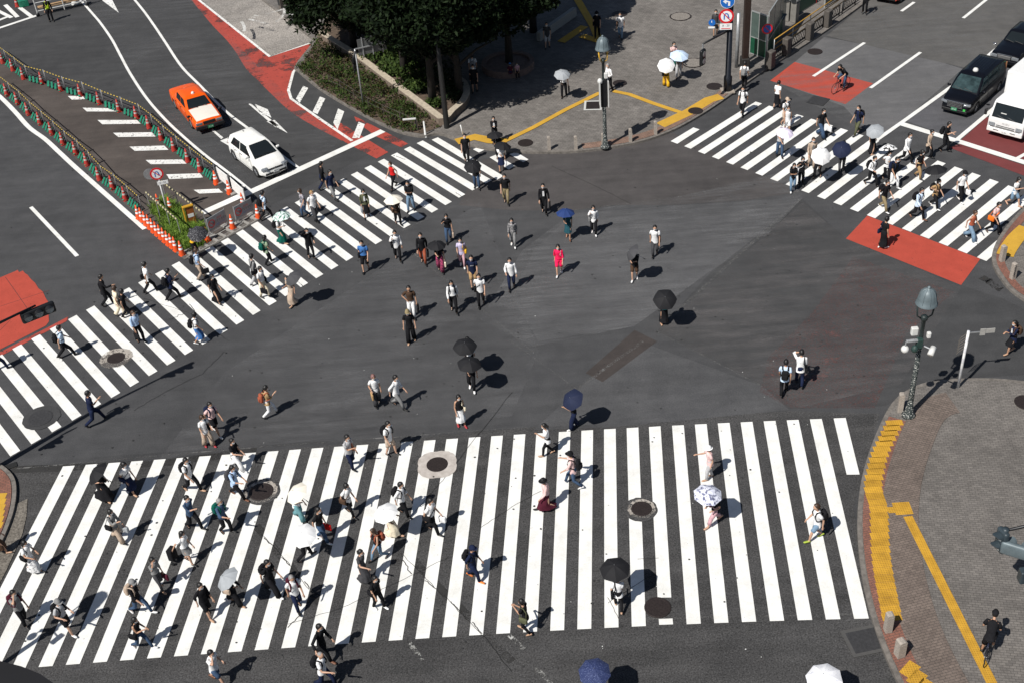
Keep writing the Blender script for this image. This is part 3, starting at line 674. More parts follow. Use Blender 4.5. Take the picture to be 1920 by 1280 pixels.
def disc(b, c, r, th, R, mi=0, n=28):
    c = V(c); b.loft([[c + R @ V((r*cos(2*pi*k/n), s*th, r*sin(2*pi*k/n))) for k in range(n)] for s in (.5, -.5)], (1, 1), True, mi)
def Rz(a): return Matrix.Rotation(a, 3, 'Z')
SIGN_RED = mat('sign_red', (.62, .012, .02), .4, 0, .05); SIGN_BLUE = mat('sign_blue', (.01, .13, .48), .4, 0, .06); SIGN_WHITE = mat('sign_white', (.82, .82, .82), .4, 0, .04); SIGN_BACK = mat('sign_back', (.32, .33, .34), .5, .4)
def round_sign(parent, c, r, yaw, kind):
    """face points to local -y turned by yaw"""
    R = Rz(yaw); b = MB(); disc(b, c, r, .02, R)
    if kind == 'uturn':
        o = b.build('sign_plate', SIGN_RED, parent); f = MB(); disc(f, V(c) + R @ V((0, -.012, 0)), r*.74, .008, R); f.build('white_face', SIGN_WHITE, o)
        s = MB(); yy = -.021
        P = [V((-r*.28, yy, -r*.45))] + [V((-r*.02 - r*.26*cos(t*pi/8), yy, r*.1 + r*.28*sin(t*pi/8))) for t in range(9)] + [V((r*.24, yy, -r*.1))]
        for a, q in zip(P, P[1:]):
            d = (q-a).normalized(); n = V((-d.z, 0, d.x))*r*.08; s.add([V(c)+R @ w for w in (a-n, q-n, q+n, a+n)], [(0, 1, 2, 3)])
        s.add([V(c)+R @ V((x*r, yy, z*r)) for x, z in ((.02, -.08), (.46, -.08), (.24, -.42))], [(0, 1, 2)]); s.build('arrow_symbol', SIGN_BLUE, o)
        s = MB(); 
        for x0, x1 in ((-.55, .55),):
            n = V((1, 0, 1)).normalized()*r*.06; s.add([V(c)+R @ (V((x*r, yy-.003, -x*r)) + k) for x, k in ((x0, -n), (x1, -n), (x1, n), (x0, n))], [(0, 1, 2, 3)])
        s.build('red_bar', SIGN_RED, o)
    elif kind == 'noparking':
        o = b.build('sign_plate', SIGN_RED, parent); f = MB(); disc(f, V(c) + R @ V((0, -.012, 0)), r*.72, .008, R); f.build('blue_face', SIGN_BLUE, o)
        n = V((1, 0, 1)).normalized()*r*.08; MB().add([V(c)+R @ (V((x*r, -.021, -x*r)) + k) for x, k in ((-.55, -n), (.55, -n), (.55, n), (-.55, n))], [(0, 1, 2, 3)]).build('red_bar', SIGN_RED, o)
    elif kind == 'arrow':
        o = b.build('sign_plate', SIGN_WHITE, parent); f = MB(); disc(f, V(c) + R @ V((0, -.012, 0)), r*.94, .008, R); f.build('blue_face', SIGN_BLUE, o)
        s = MB(); yy = -.021
        for q in (((.1, -.65), (.38, -.65), (.38, -.02), (.1, -.1)), ((.38, -.02), (-.15, .14), (-.15, -.12), (.1, -.1)), ((-.15, .38), (-.15, -.36), (-.62, .01))):
            s.add([V(c)+R @ V((x*r, yy, z*r)) for x, z in q], [tuple(range(len(q)))])
        s.build('arrow_symbol', SIGN_WHITE, o)
    else:
        o = b.build('sign_plate', SIGN_BLUE, parent)
        MB().add([V(c)+R @ V((x*r, -.014, z*r)) for x, z in ((-.2, .6), (.05, .62), (-.02, .05), (-.2, 0))], [(0, 1, 2, 3)]).build('pictogram', SIGN_WHITE, o)
    return o
def flat_sign(parent, name, c, wd, h, yaw, m, words=(), wcol=None, bar=None):
    R = Rz(yaw); o = MB().box(c, (wd, .02, h), 0, R).build(name, m, parent)
    for body, size, dx, dz, mm in words:
        text(body, size, (lambda c, R, dx, dz: lambda x, y: V(c) + R @ V((x+dx, -.013, y+dz)))(c, R, dx, dz), 'lettering', mm, o)
    if bar: MB().box(V(c)+R @ V((0, -.011, -h*.3)), (wd*.75, .004, h*.12), 0, R).build('red_bar', SIGN_RED, o)
    return o
INK = mat('sign_ink', (.03, .03, .04), .5)
def lens(b, c, r, R, mi=0): disc(b, c, r, .02, R, mi, 18)
def signal_head(parent, name, c, axis, n, yaw, r=.15, sp=.38, hood=True, m=SIG_GREY):
    """a bar of n lamps; axis 'x' lies, 'z' stands; faces local -y turned by yaw"""
    R = Rz(yaw); c = V(c); ln = sp*n+.08; sz = (ln, .2, sp+.06) if axis == 'x' else (sp+.06, .2, ln)
    o = MB().rbox(c, sz, .08, 0, R).build(name, m, parent, True)
    smooth_angle(o, 40)
    for k in range(n):
        q = (k-(n-1)/2)*sp; off = V((q, -.105, 0)) if axis == 'x' else V((0, -.105, q))
        b = MB(); lens(b, c + R @ off, r, R); b.build('lens', mat('lens_pale', (.28, .31, .31), .25), o)
        if hood:
            b = MB(); ri = []; ro = []
            for j in range(13):
                a = -.1*pi + 1.2*pi*j/12; d = V((cos(a)*r*1.08, 0, sin(a)*r*1.08)); ri.append(c+R @ (off+d)); ro.append(c+R @ (off+d*1.0+V((0, -.26*max(.25, sin(max(0, min(pi, a)))), 0))))
            rr = [p+(R @ V((0, 0, .012))) for p in ro]
            b.loft([ri, ro], (0, 0), False); b.loft([[p+(p-c-R @ off).normalized()*.012 for p in ri], [p+(p-c-R @ off).normalized()*.004 for p in ro]], (0, 0), False)
            b.build('hood', m, o, True)
    return o

# plaza signal post with signs
f0 = (1364, 171); p = G(*f0, KH); t = thing('signal_post', p, 0, 'tall black post with round traffic signs and a hanging pedestrian signal', 'signal post')
MB().lathe((0, 0, 0), [(.24, 0), (.24, .9), (.17, .98), (.15, 7.6), (.001, 7.62)], 16, caps=(1, 0)).build('post', mat('navy_black_post', (.01, .012, .018), .4, .1), t, True)
MB().box((0, 0, .03), (.75, .75, .06)).build('base_block', mat('base_concrete', (.3, .26, .22), .9), t)
def zloc(px, y_off=0): 
    d = ray(*px); q = CAMP + d*((p.y+y_off-CAMP.y)/d.y); return q - V(p)
for px_, kind, r, nm in (((1364, 3), 'arrow', .40, 'a'), ((1362, 31), 'uturn', .42, 'u')):
    c = zloc(px_, -.25); round_sign(t, c, r, -.12, kind)
c = zloc((1361, 50.5), -.26); flat_sign(t, 'time_plate', c, .68, .36, -.12, SIGN_WHITE, [('8 - 20', .17, 0, .06, INK)], bar=True)
c = zloc((1335, 43), -.15); round_sign(t, c, .19, -.2, 'small'); flat_sign(t, 'name_plate', c+V((-.02, 0, -.28)), .36, .1, -.2, SIGN_WHITE, [])
MB().tube([c, zloc((1362, 49), -.1)], .025, 6).build('sign_arm', STEEL, t)
a0 = zloc((1364, 57), -.05); a1 = zloc((1318, 83), -1.7); MB().tube([V((0, 0, a0.z)), a1], [.07, .05], 8).build('signal_arm', BLACKM, t, True)
MB().tube([a1, a1+V((0, 0, -.25))], .05, 8).build('hanger', STEEL, t)
signal_head(t, 'pedestrian_signal', a1+V((0, 0, -.78)), 'z', 2, .9, .15, .42, False, BLACKM)

# brown station pillar with grey post
p = G(1396, 128, KH); t = thing('station_pillar', p, .0, 'dark brown station pillar beside the green glass screen', 'pillar')
MB().rbox((0, 0, 2.6), (.36, .42, 5.6), .05).build('shaft', mat('brown_steel', (.03, .018, .014), .5, .2, .2, 3), t)
MB().rbox((0, 0, .35), (.5, .6, .7), .05).build('plinth', mat('dark_plinth', (.02, .018, .016), .7), t)
MB().tube([(-.45, .2, 0), (-.45, .2, 3.4)], .11, 12).build('conduit', STEEL, t, True)

# green glass screen of the station entrance
GLASS = mat('tinted_glass', (.07, .10, .09), .12, 0, .2, 2); GLASSG = mat('green_panel', (.006, .07, .035), .3, 0, .2, 2); FRAME = mat('silver_frame', (.45, .47, .46), .4, .5)
q0 = G(1406, 101, KH); q1 = G(1436, 112, KH); q2 = G(1470, 58, KH)
t = thing('glass_screen', q0, 0, 'green and grey glass screen wall of the station entrance', 'glass screen')
def wallpanels(a, b_, n, H, lo):
    a = a-q0; b_ = b_-q0; d = (b_-a); L = d.length; yaw = atan2(d.y, d.x); R = Rz(yaw)
    for k in range(n):
        m_ = a + d*((k+.5)/n)
        MB().box(m_+V((0, 0, lo/2+.05)), (L/n-.06, .04, lo-.1), 0, R).build('lower_panel', GLASSG, t)
        MB().box(m_+V((0, 0, lo+(H-lo)/2)), (L/n-.06, .04, H-lo-.06), 0, R).build('glass_pane', GLASS, t)
    fr = MB()
    for k in range(n+1): fr.box(a+d*(k/n)+V((0, 0, H/2)), (.06, .07, H), 0, R)
    for z in (.03, lo, H): fr.box(a+d*.5+V((0, 0, z+.031)), (L, .065, .06), 0, R)
    fr.build('frame', FRAME, t)
wallpanels(q0, q1, 2, 2.7, 1.1); wallpanels(q1+V((.05, .05, 0)), q2, 3, 2.9, 1.1)
MB().box((.55, -.32, 1.75), (.42, .03, .55), 0, Rz(-.5)).build('poster', SIGN_WHITE, t)
p = G(1434, 127, KH); t = thing('parking_sign', p, 0, 'small round no parking sign on a thin grey pole', 'sign')
MB().tube([(0, 0, 0), (0, 0, 2.75)], .04, 8).build('pole', STEEL, t, True); round_sign(t, (0, -.06, 2.45), .32, .1, 'noparking')

# station ground strip and ticket machines
MACH = mat('machine_grey', (.23, .22, .2), .5, .2, .2, 3); DARK = mat('machine_dark', (.02, .022, .025), .4)
for i, (x, y) in enumerate(((1462, 36), (1476, 38), (1489, 41))):
    p = G(x, y, KH); t = thing('vent_cabinet', p, radians(-45), ['grey cabinet with round hooded top, leftmost of three by station glass', 'grey cabinet with round hooded top, middle of three by station', 'grey cabinet with round hooded top, rightmost of three'][i], 'cabinet', 'hooded cabinets by the station')
    MB().rbox((0, 0, .65), (.42, .42, 1.3), .04).build('cabinet', MACH, t)
    MB().tube([(0, .28, 1.5), (0, -.25, 1.5)], .24, 16).build('hood', STEEL, t, True); b = MB(); disc(b, (0, -.252, 1.5), .2, .01, Rz(0)); b.build('opening', DARK, t)
p = G(1462, 62, KH); t = thing('information_lectern', p, radians(-40), 'grey lectern with tilted glossy screen in front of hooded cabinets', 'lectern')
MB().loft([[V((x, y, 0)) for x, y in ((-.25, -.2), (.25, -.2), (.25, .2), (-.25, .2))], [V((x*.8, y*.8, z)) for x, y, z in ((-.3, -.2, .95), (.3, -.2, .95), (.3, .2, 1.15), (-.3, .2, 1.15))]]).build('stand', MACH, t)
MB().box((0, -.02, 1.1), (.62, .5, .05), 0, Matrix.Rotation(radians(28), 3, 'X')).build('screen', mat('glossy_screen', (.1, .12, .14), .1), t)
p = G(1507, 20, KH); t = thing('fence_panel', p, radians(45), 'low dark green panel fence beyond the hooded cabinets', 'fence')
MB().box((0, 0, .6), (3.4, .05, 1.1)).build('panel', mat('green_sheet', (.01, .08, .05), .5), t); MB().tube([(1.5, 0, 0), (1.5, 0, 2.2)], .05, 8).build('red_pole', SIGN_RED, t)
p = G(1560, 6, KH); t = thing('glass_booth', p, radians(45), 'tinted glass booth panel at the top edge behind the yellow handrails', 'glass booth')
MB().box((0, 0, 1.3), (1.8, .06, 2.4)).build('glass_pane', GLASS, t); b = MB()
for x in (-.93, .93): b.box((x, 0, 1.3), (.07, .09, 2.6))
b.box((0, 0, 2.56), (1.79, .085, .08)); b.build('frame', FRAME, t)
# yellow handrails
a = G(1450, 112, KH); c = G(1640, -22, KH); t = thing('handrail', a, 0, 'ochre three bar handrail running along the station slope', 'handrail')
YR = mat('ochre_rail', (.40, .22, .03), .45, .1); d = c-a
for z in (.62, .95, 1.28): MB().tube([V((0, 0, z)), d+V((0, 0, z))], .032, 7).build('rail', YR, t, True)
for k in range(7): MB().tube([d*(k/6), d*(k/6)+V((0, 0, 1.28))], .03, 6).build('upright', STEEL, t, True)
# black kerb fence with stone posts
a = G(1446, 119, KH); c = G(1605, 8, KH); d = c-a; L = d.length; t = thing('kerb_fence', a, atan2(d.y, d.x), 'low black metal guard fence along the kerb by the red bike box', 'fence')
n = 5
for k in range(n):
    x0 = L*k/n+.25; x1 = L*(k+1)/n-.15; b = MB()
    for z in (.2, .72): b.tube([(x0, 0, z), (x1, 0, z)], .03, 6)
    b.tube([(x0, 0, 0), (x0, 0, .8)], .035, 6); b.tube([(x1, 0, 0), (x1, 0, .8)], .035, 6)
    for j in range(1, 6): xx = x0+(x1-x0)*j/6; b.tube([(xx-.15, 0, .2), (xx, 0, .46), (xx-.15, 0, .72)], .014, 5); b.tube([(xx+.15, 0, .2), (xx, 0, .46), (xx+.15, 0, .72)], .014, 5)
    b.build('fence_section', BLACKM, t, True)
SGRAN = mat('granite_dark', (.085, .075, .066), .8, 0, .25, 12)
for x, y, l in ((1444, 128, 'dark stone post at the near end of the kerb fence'), (1474, 103, 'wide dark stone post second along the kerb fence'), (1517, 74, 'stone post third along the kerb fence'), (1551, 50, 'stone post fourth along the kerb fence')):
    p = G(x, y, KH); MBo = MB().rbox((0, 0, .55), (.5, .4, 1.1), .06); tag(MBo.build('stone_post', SGRAN, loc=p, rz=radians(45)), l, 'stone post', 'stone posts in the kerb fence')

# left no-U-turn sign
p = G(316, 404); H = pole_h((316, 404), (299, 322)); t = thing('no_turn_sign', p, 0, 'round red no U-turn sign on a white pole in the weeds', 'sign')
MB().tube([(0, 0, 0), (0, 0, H+.15)], .045, 10).build('pole', mat('white_pole', (.7, .7, .7), .5), t, True); round_sign(t, (0, -.07, H-.05), .34, .28, 'uturn'); round_sign(t, (-.42, .1, H-.12), .3, pi+.28, 'plain').data.materials[0] = SIGN_BACK
flat_sign(t, 'time_plate', (.18, -.07, H-.58), .55, .2, .28, SIGN_WHITE, [('0 - 24', .13, 0, 0, INK)])
# thin white pole with small sign
p = G(1796, 726, KH); H = pole_h((1796, 726), (1815, 620), KH); t = thing('street_name_pole', p, 0, 'thin white leaning pole with small street plates on the right pavement', 'sign')
MB().tube([(0, 0, 0), (0, 0, H)], .055, 10).build('pole', banded('white_pole_bands', ((.75, .75, .74), (.6, .6, .62)), .5), t, True)
b = MB(); b.box((.3, 0, H-.1), (.5, .03, .05)); b.build('arm', STEEL, t); b = MB(); b.box((.75, 0, H-.08), (.55, .03, .2)); b.box((.55, -.02, H-.1), (.2, .03, .3)); b.build('name_plate', mat('plate_pale', (.35, .34, .32), .5), t)
b = MB()
for k in range(6): b.tube([(-.02, 0, H-.1-.14*k), (-.28, -.05, H-.25-.14*k), (-.34, -.05, H-.45-.12*k)], .01, 4)
b.build('spikes', mat('wire_brown', (.12, .1, .08), .6), t)
# sign seen from behind on a pole in the planting
p = G(682, 201, KH); H = pole_h((682, 201), (669, 92), KH); t = thing('guide_sign', p, 0, 'framed guide sign seen from behind on a pole in the planting', 'sign')
MB().tube([(0, 0, 0), (0, 0, H)], .05, 8).build('pole', STEEL, t, True)
R_ = Rz(radians(20)); b = MB(); b.box((1.0, .2, H+.1), (1.7, .05, .95), 0, R_); b.build('panel', mat('sign_back_dark', (.11, .115, .115), .5, .2), t); b = MB()
for dx in (-.45, 0, .45): b.box(V((1.0, .2, H+.1))+R_ @ V((dx*1.3, -.05, 0)), (.05, .05, 1.15), 0, R_)
b.box(V((1.0, .2, H+.1))+R_ @ V((-.1, -.09, 0)), (1.95, .05, .06), 0, R_); b.build('frame', STEEL, t)
b = MB()
for k in range(9): b.tube([(.05*cos(k), .05*sin(k), H-.1), (-.2+.1*sin(k*2), .1*cos(k), H-.5-.12*k), (-.05, 0, H-1.1)], .03, 5)
b.build('cable_bundle', BLACKM, t, True)
# white posts beside the planting
p = G(798, 257); b = MB(); b.lathe((0, 0, 0), [(.12, 0), (.12, .06), (.055, .1), (.05, .95), (.001, 1.0)], 12); tag(b.build('delineator_post', mat('post_white', (.62, .62, .6), .6, 0, .15), None, True, loc=p), 'white plastic post at the kerb below the planting corner', 'post')
p = G(869, 257, KH); b = MB(); b.tube([(0, 0, 0), (-.1, 0, .75)], .035, 8); tag(b.build('white_stake', WHT, None, True, loc=p), 'thin white stake behind the man at the plaza corner', 'post')
p = G(838, 240, KH); b = MB(); b.lathe((0, 0, 0), [(.16, 0), (.14, 3), (.11, 7.5), (.001, 7.5)], 12); tag(b.build('utility_pole', mat('pole_black', (.012, .012, .012), .6), None, True, loc=p), 'dark utility pole at the corner of the planting wall', 'pole')

# left signal on its arm (post stands outside the picture)
g = G(-25, 882, KH); sg = G(68, 576, 6.1); t = thing('vehicle_signal', g, 0, 'black three lamp vehicle signal on a long arm over the red paving', 'traffic signal')
r = V((sg.x-g.x, sg.y-g.y, sg.z-KH)); MB().lathe((0, 0, 0), [(.16, 0), (.13, 3), (.1, 6.9)], 12).build('post', SIG_GREY, t, True)
yaw = atan2(r.y, r.x); MB().tube([V((0, 0, r.z-.1)), V((r.x, r.y, r.z+.08))], [.08, .04], 8).build('arm', BLACKM, t, True)
sig_yaw = atan2((G(95, 566, 6.1)-G(40, 588, 6.1)).y, (G(95, 566, 6.1)-G(40, 588, 6.1)).x)
signal_head(t, 'signal_head', r+V((0, 0, -.25)), 'x', 3, sig_yaw, .165, .42, True, BLACKM)
signal_head(t, 'pedestrian_signal', V((.35, -.2, 2.9)), 'z', 2, .8, .15, .42, True, SIG_GREY); b = MB(); disc(b, (.1, -.35, 4.3), .3, .03, Rz(.6)); b.build('round_plate', SIGN_BACK, t)
# right signal cluster (post just outside the picture)
g = G(1990, 1120, KH); t = thing('crossing_signal', g, 0, 'blue grey signal heads reaching in at the right edge', 'traffic signal')
MB().lathe((0, 0, 0), [(.17, 0), (.13, 3), (.11, 5.2)], 12).build('post', SIG_GREY, t, True)
s1 = G(1878, 1012, 3.6)-g; s2 = G(1907, 1032, 3.5)-g
MB().tube([V((0, 0, 3.9)), s1+V((.05, 0, .42))], [.07, .045], 8).build('arm', BLACKM, t, True); b = MB(); b.lathe(s1+V((.05, 0, .3)), [(.001, .2), (.1, .2), (.1, 0), (.06, -.05)], 10); b.build('cap', SIG_GREY, t, True)
signal_head(t, 'pedestrian_signal', s1, 'z', 2, -1.3, .15, .4, True, SIG_GREY)
signal_head(t, 'signal_head', s2, 'x', 2, pi*.82, .17, .44, True, SLATE); MB().tube([s2+V((.1, 0, -.2)), V((0, 0, 3.0))], .05, 8).build('lower_arm', BLACKM, t, True)
MB().rbox(G(1920, 1078, 3.0)-g, (.3, .3, .5), .05).build('control_box', SIG_GREY, t)
# bell lamp just outside the lower left corner

lx_ = V((-18.8, 26.6, 0))
bell_lamp(None, None, "bell street lamp outside the lower left corner, seen by its shadow", False, True, False, 0, 6.3, loc=lx_)

# overhang of the viewpoint building, lower left corner
pA = CAMP + ray(-40, 1225)*9.0; pts = [(-220, 1205), (-40, 1228), (0, 1238), (40, 1248), (75, 1262), (104, 1282), (130, 1330), (140, 1420), (-220, 1420)]
top = [CAMP + ray(x, y)*(9.0*ray(-40, 1225).z/ray(x, y).z) for x, y in pts]
b = MB(); b.loft([top, [q+V((0, 0, -.35)) for q in top]]); tag(b.build('building_ledge', mat('ledge_shaded', (.004, .004, .006), .9, 0, .3, 2)), 'dark building ledge in the lower left corner', 'ledge')  # near black base colour carries the shade on the ledge

# ------------------------------------------------------------------ work site barriers and cones
def make_cone(m, band, name='traffic_cone', h=.84):
    t = bpy.data.objects.new(name, None); COL.objects.link(t)
    b = MB(); b.rbox((0, 0, .025), (.29, .29, .05), .02); b.build('base', m, t)
    def rr(z): return .14*(1-z/h)+.028
    b = MB(); b.lathe((0, 0, 0), [(rr(z), z) for z in (.05, .3, .6, h)]+[(.001, h)], 16); b.build('body', m, t, True)
    b = MB(); 
    for z0, z1 in ((.36, .46), (.55, .64)): b = MB(); b.lathe((0, 0, 0), [(rr(z)+.004, z) for z in (z0, z1)], 16); b.build('reflective_band', band, t, True)
    return t
CO = make_cone(ORANGE, SIGN_WHITE); CRD = make_cone(CONE_RED, mat('band_dull', (.45, .36, .34), .6)); used = {CO: 0, CRD: 0}
def place(proto, p, rz, label, cat, group):
    o = proto if not used.get(proto) else copy_tree(proto); used[proto] = 1
    o.location = p; o.rotation_euler = (0, 0, rz); tag(o, label, cat, group); return o
GA, GB = 'red striped cones along the left barrier row', 'red striped cones along the curved barrier row'
L1 = [(14, 180), (34, 196), (54, 216), (76, 234), (98, 253), (119, 272), (143, 290), (164, 311), (187, 338), (212, 355), (236, 376)]
L2 = [(6, 119), (25, 133), (45, 149), (80, 158), (115, 171), (152, 181), (187, 196), (224, 210), (257, 223), (280, 241), (303, 263), (327, 283), (353, 304), (376, 322)]
for x, y in L1: place(CRD, G(x, y), .6, 'red and white cone in the straight barrier row beside the left road', 'traffic cone', GA)
for x, y in L2: place(CRD, G(x, y), .4, 'red and white cone in the curved barrier row beside the car lane', 'traffic cone', GB)
for x, y, l in ((406, 346, 'orange cone at the end of the curved barrier, farthest of three'), (431, 364, 'orange cone between two white boards of curved barrier end'), (457, 388, 'orange cone at the corner where the curved barrier meets the crossing'),
        (390, 453, 'orange cone left of the first notice board facing the crossing'), (437, 429, 'orange cone between the two notice boards facing the crossing'), (485, 410, 'orange cone right of the second notice board facing the crossing')):
    place(CO, G(x, y), .5, l, 'traffic cone', 'orange cones around the work site end')
ROW = [(261, 411), (268, 416), (275, 423), (282, 429), (289, 436), (296, 442), (303, 448), (310, 454), (317, 460), (324, 465), (331, 471), (342, 479)]
for i, (x, y) in enumerate(ROW): place(CO, G(x, y), .7, 'orange cone in the tight row of twelve at the road edge' if i < 11 else 'orange cone nearest the crossing in the tight row of twelve', 'traffic cone', 'tight row of twelve orange cones')
for x, y, l in ((299, 390, 'red cone in the weeds left of the no U-turn pole'), (321, 396, 'orange cone in the weeds right of the no U-turn pole')): place(CO, G(x, y), .2, l, 'traffic cone', 'cones standing in the weeds')
# guard barriers with green feet
def make_barrier(L):
    t = bpy.data.objects.new('guard_barrier', None); COL.objects.link(t)
    for s in (-1, 1): MB().tube([(s*L/2, 0, 0), (s*L/2, 0, 1.0)], .022, 6).build('post', mat('dull_steel', (.16, .16, .165), .6, .3), t, True)
    b = MB(); b.rbox((0, 0, .92), (L-.06, .045, .05), .015); b.build('striped_bar', YB, t); b = MB(); b.tube([(-L/2, 0, .55), (L/2, 0, .55)], .016, 5); b.tube([(-L/2, 0, .3), (L/2, 0, .82)], .012, 5); b.build('rail', mat('dark_tube', (.06, .05, .05), .6), t)
    for k in range(4):
        x = (-.36+.2*k)*L; MB().box((x+.08, -.17, .2), (.09*L, .46, .035), 0, Matrix.Rotation(radians(22+9*(k % 2)), 3, 'X') @ Rz(.62)).build('green_foot', GREEN, t)
    b = MB(); b.rbox((0, .1, .05), (L*.8, .16, .09), .03); b.build('ballast', mat('rubber_dark', (.03, .03, .03), .8), t)
    return t
BAR = make_barrier(1.25)
def barriers(px, label, grp):
    P = [G(x, y) for x, y in px]
    for a, c in zip(P, P[1:]):
        d = c-a; m = (a+c)/2; o = BAR if not used.get(BAR) else copy_tree(BAR); used[BAR] = 1
        o.location = m; o.rotation_euler = (0, 0, atan2(d.y, d.x)); o.scale = (d.length/1.25*.97, 1, 1); tag(o, label, 'barrier', grp)
def off(px, dx, dy): return [(x+dx, y+dy) for x, y in px]
barriers(off([(-6, 164)] + L1 + [(259, 397)], 9, 1), 'steel barrier with yellow black bar and green feet beside the left road', 'barriers of the straight row')
barriers(off([(-12, 106)] + L2 + [(398, 338)], 9, 0), 'steel barrier with yellow black bar and green feet beside the car lane', 'barriers of the curved row')
# white boards and notice boards
def board(a, c, z0, z1, m, name, label, cat, words=False):
    P, Q = G(*a), G(*c); d = Q-P; t = thing(name, (P+Q)/2, atan2(d.y, d.x), label, cat); L = d.length
    MB().rbox((0, 0, (z0+z1)/2), (L, .04, z1-z0), .015).build('panel', m, t)
    b = MB()
    for s in (-1, 1): b.tube([(s*L/2, .03, 0), (s*L/2, .03, z1+.02)], .022, 6)
    b.tube([(-L/2, .03, .18), (L/2, .03, .18)], .018, 5); b.build('frame', STEEL, t)
    b = MB()
    for s in (-1, 1): b.rbox((s*L*.42, .05, .05), (.3, .55, .1), .03)
    b.build('foot_weight', mat('weight_grey', (.28, .27, .25), .8), t)
    if words:
        o = t; b = MB(); n = 20; r = (z1-z0)*.3; c0 = V((-L*.3, -.024, (z0+z1)/2))
        b.loft([[c0+V((k*r*cos(2*pi*i/n), 0, k*r*sin(2*pi*i/n))) for i in range(n)] for k in (1, .75)], (0, 0)); b.add([c0+V((x, -.002, z)) for x, z in ((-r*.62, r*.5), (-r*.5, r*.62), (r*.62, -r*.5), (r*.5, -r*.62))], [(0, 1, 2, 3)]); b.build('prohibition_mark', SIGN_RED, t)
        for zz, mm, s in ((.13, SIGN_RED, .13), (-.03, INK, .17), (-.19, SIGN_BLUE, .11)):
            text('歩行者' if mm is SIGN_RED else ('通行できません' if mm is INK else 'ご協力ください'), s, (lambda zz: lambda x, y: V((x*.8+L*.14, -.026, (z0+z1)/2+zz+y)))(zz), 'lettering', mm, t)
    return t
BW = mat('board_white', (.74, .74, .72), .6, 0, .1); BG = mat('board_grey', (.27, .285, .29), .6, 0, .15)
board((412, 342), (432, 358), .25, .95, BW, 'white_board', 'white board at the curved barrier end, upper of two', 'board')
board((438, 362), (462, 384), .25, .95, BW, 'white_board', 'white board at the curved barrier end, nearer the crossing', 'board')
board((395, 445), (428, 425), .3, 1.05, BG, 'notice_board', 'grey notice board with red prohibition mark, left of two', 'notice board', True)
board((445, 422), (477, 404), .3, 1.05, BG, 'notice_board', 'grey notice board with red prohibition mark, right of two', 'notice board', True)
if False: board((345, 469), (372, 450), .3, .95, BG, 'notice_board', 'notice board half hidden behind the dotted umbrella', 'notice board', True)
for x, y, x2, y2 in ((395, 455, 495, 400), (345, 480, 395, 455)):
    P, Q = G(x, y), G(x2, y2); d = Q-P; b = MB(); L = d.length
    for k in (-.3, .3): b.box((0, k, .03), (L, .06, .06))
    for k in range(int(L/.5)): b.box((-L/2+.25+k*.5, 0, .04), (.14, .6, .075))
    tag(b.build('steel_ladder_base', mat('weight_grey', (.28, .27, .25), .8), loc=(P+Q)/2, rz=atan2(d.y, d.x)), 'steel base frame under the notice boards, %s part' % ('longer right' if x == 395 else 'shorter left'), 'frame')
# railings round the weeds
for (pa, pb, l) in (((283, 395), (341, 447), 'yellow black bar railing in front of the weeds'), ((312, 374), (390, 435), 'yellow black bar railing behind the weeds')):
    P, Q = G(*pa), G(*pb); d = Q-P; t = thing('striped_railing', P, atan2(d.y, d.x), l, 'railing'); L = d.length
    MB().rbox((L/2, 0, 1.1), (L, .06, .09), .02).build('striped_bar', banded('yb_faded', ((.5, .45, .27), (.06, .055, .045)), .3, 0), t); b = MB()
    for k in range(4): b.tube([(L*k/3, 0, 0), (L*k/3, 0, 1.1)], .025, 6)
    b.build('post', STEEL, t)
p = G(361, 424); t = thing('yellow_marker', p, radians(25), 'yellow framed marker post with orange panel in the weeds', 'marker')
b = MB(); b.rbox((-.25, 0, .6), (.07, .2, 1.2), .02); b.rbox((0, 0, 1.18), (.57, .2, .08), .02); b.build('frame', mat('marker_yellow', (.5, .27, .02), .5), t); b = MB(); b.rbox((.05, 0, .6), (.42, .12, 1.05), .02); b.build('panel', mat('marker_brown', (.3, .09, .02), .5), t); MB().box((.05, -.062, .65), (.3, .01, .2)).build('white_square', SIGN_WHITE, t)
# top left trolley barricade and a cone with its box
p = G(80, 30); t = thing('barricade_trolley', p, radians(22), 'white pipe barricade trolley with wheels behind the traffic guard', 'trolley')
b = MB()
for x in (-.3, 1.6, 3.2): b.tube([(x, 0, .1), (x, 0, 1.45)], .035, 6)
for z in (.4, 1.0, 1.45): b.tube([(-.3, 0, z), (3.2, 0, z)], .03, 6)
b.build('pipe_frame', WHT, t); MB().box((1.5, .3, .55), (3.3, .5, .05)).build('deck', mat('plywood', (.38, .24, .12), .8, 0, .2), t)
for k in range(2): MB().rbox((.9+1.4*k, .05, 1.2), (1.1, .05, .4), .02).build('blue_panel', mat('blue_sheet', (.05, .12, .3), .6), t)
for x in (-.3, 3.2): MB().tube([(x, -.05, .14), (x, .05, .14)], .14, 12).build('wheel', BLACKM, t, True)
p = G(141, 8); b = MB(); b.lathe((0, 0, 0), [(.28, 0), (.26, .1), (.18, .25), (.16, .85), (.2, .9), (.001, .92)], 14); tag(b.build('white_drum', WHT, None, True, loc=p), 'white drum on a black base beside the lane at the top edge', 'drum')
place(CRD, G(33, 13), 0, 'large red cone at the top left beside a green box', 'traffic cone', 'cones at the top left'); bpy.data.objects['traffic_cone'] if 'traffic_cone' in bpy.data.objects else None
p = G(46, 12); tag(MB().rbox((0, 0, .25), (.7, .45, .5), .04).build('green_crate', GREEN, loc=p, rz=.4), 'green plastic box beside the red cone at the top left', 'crate')
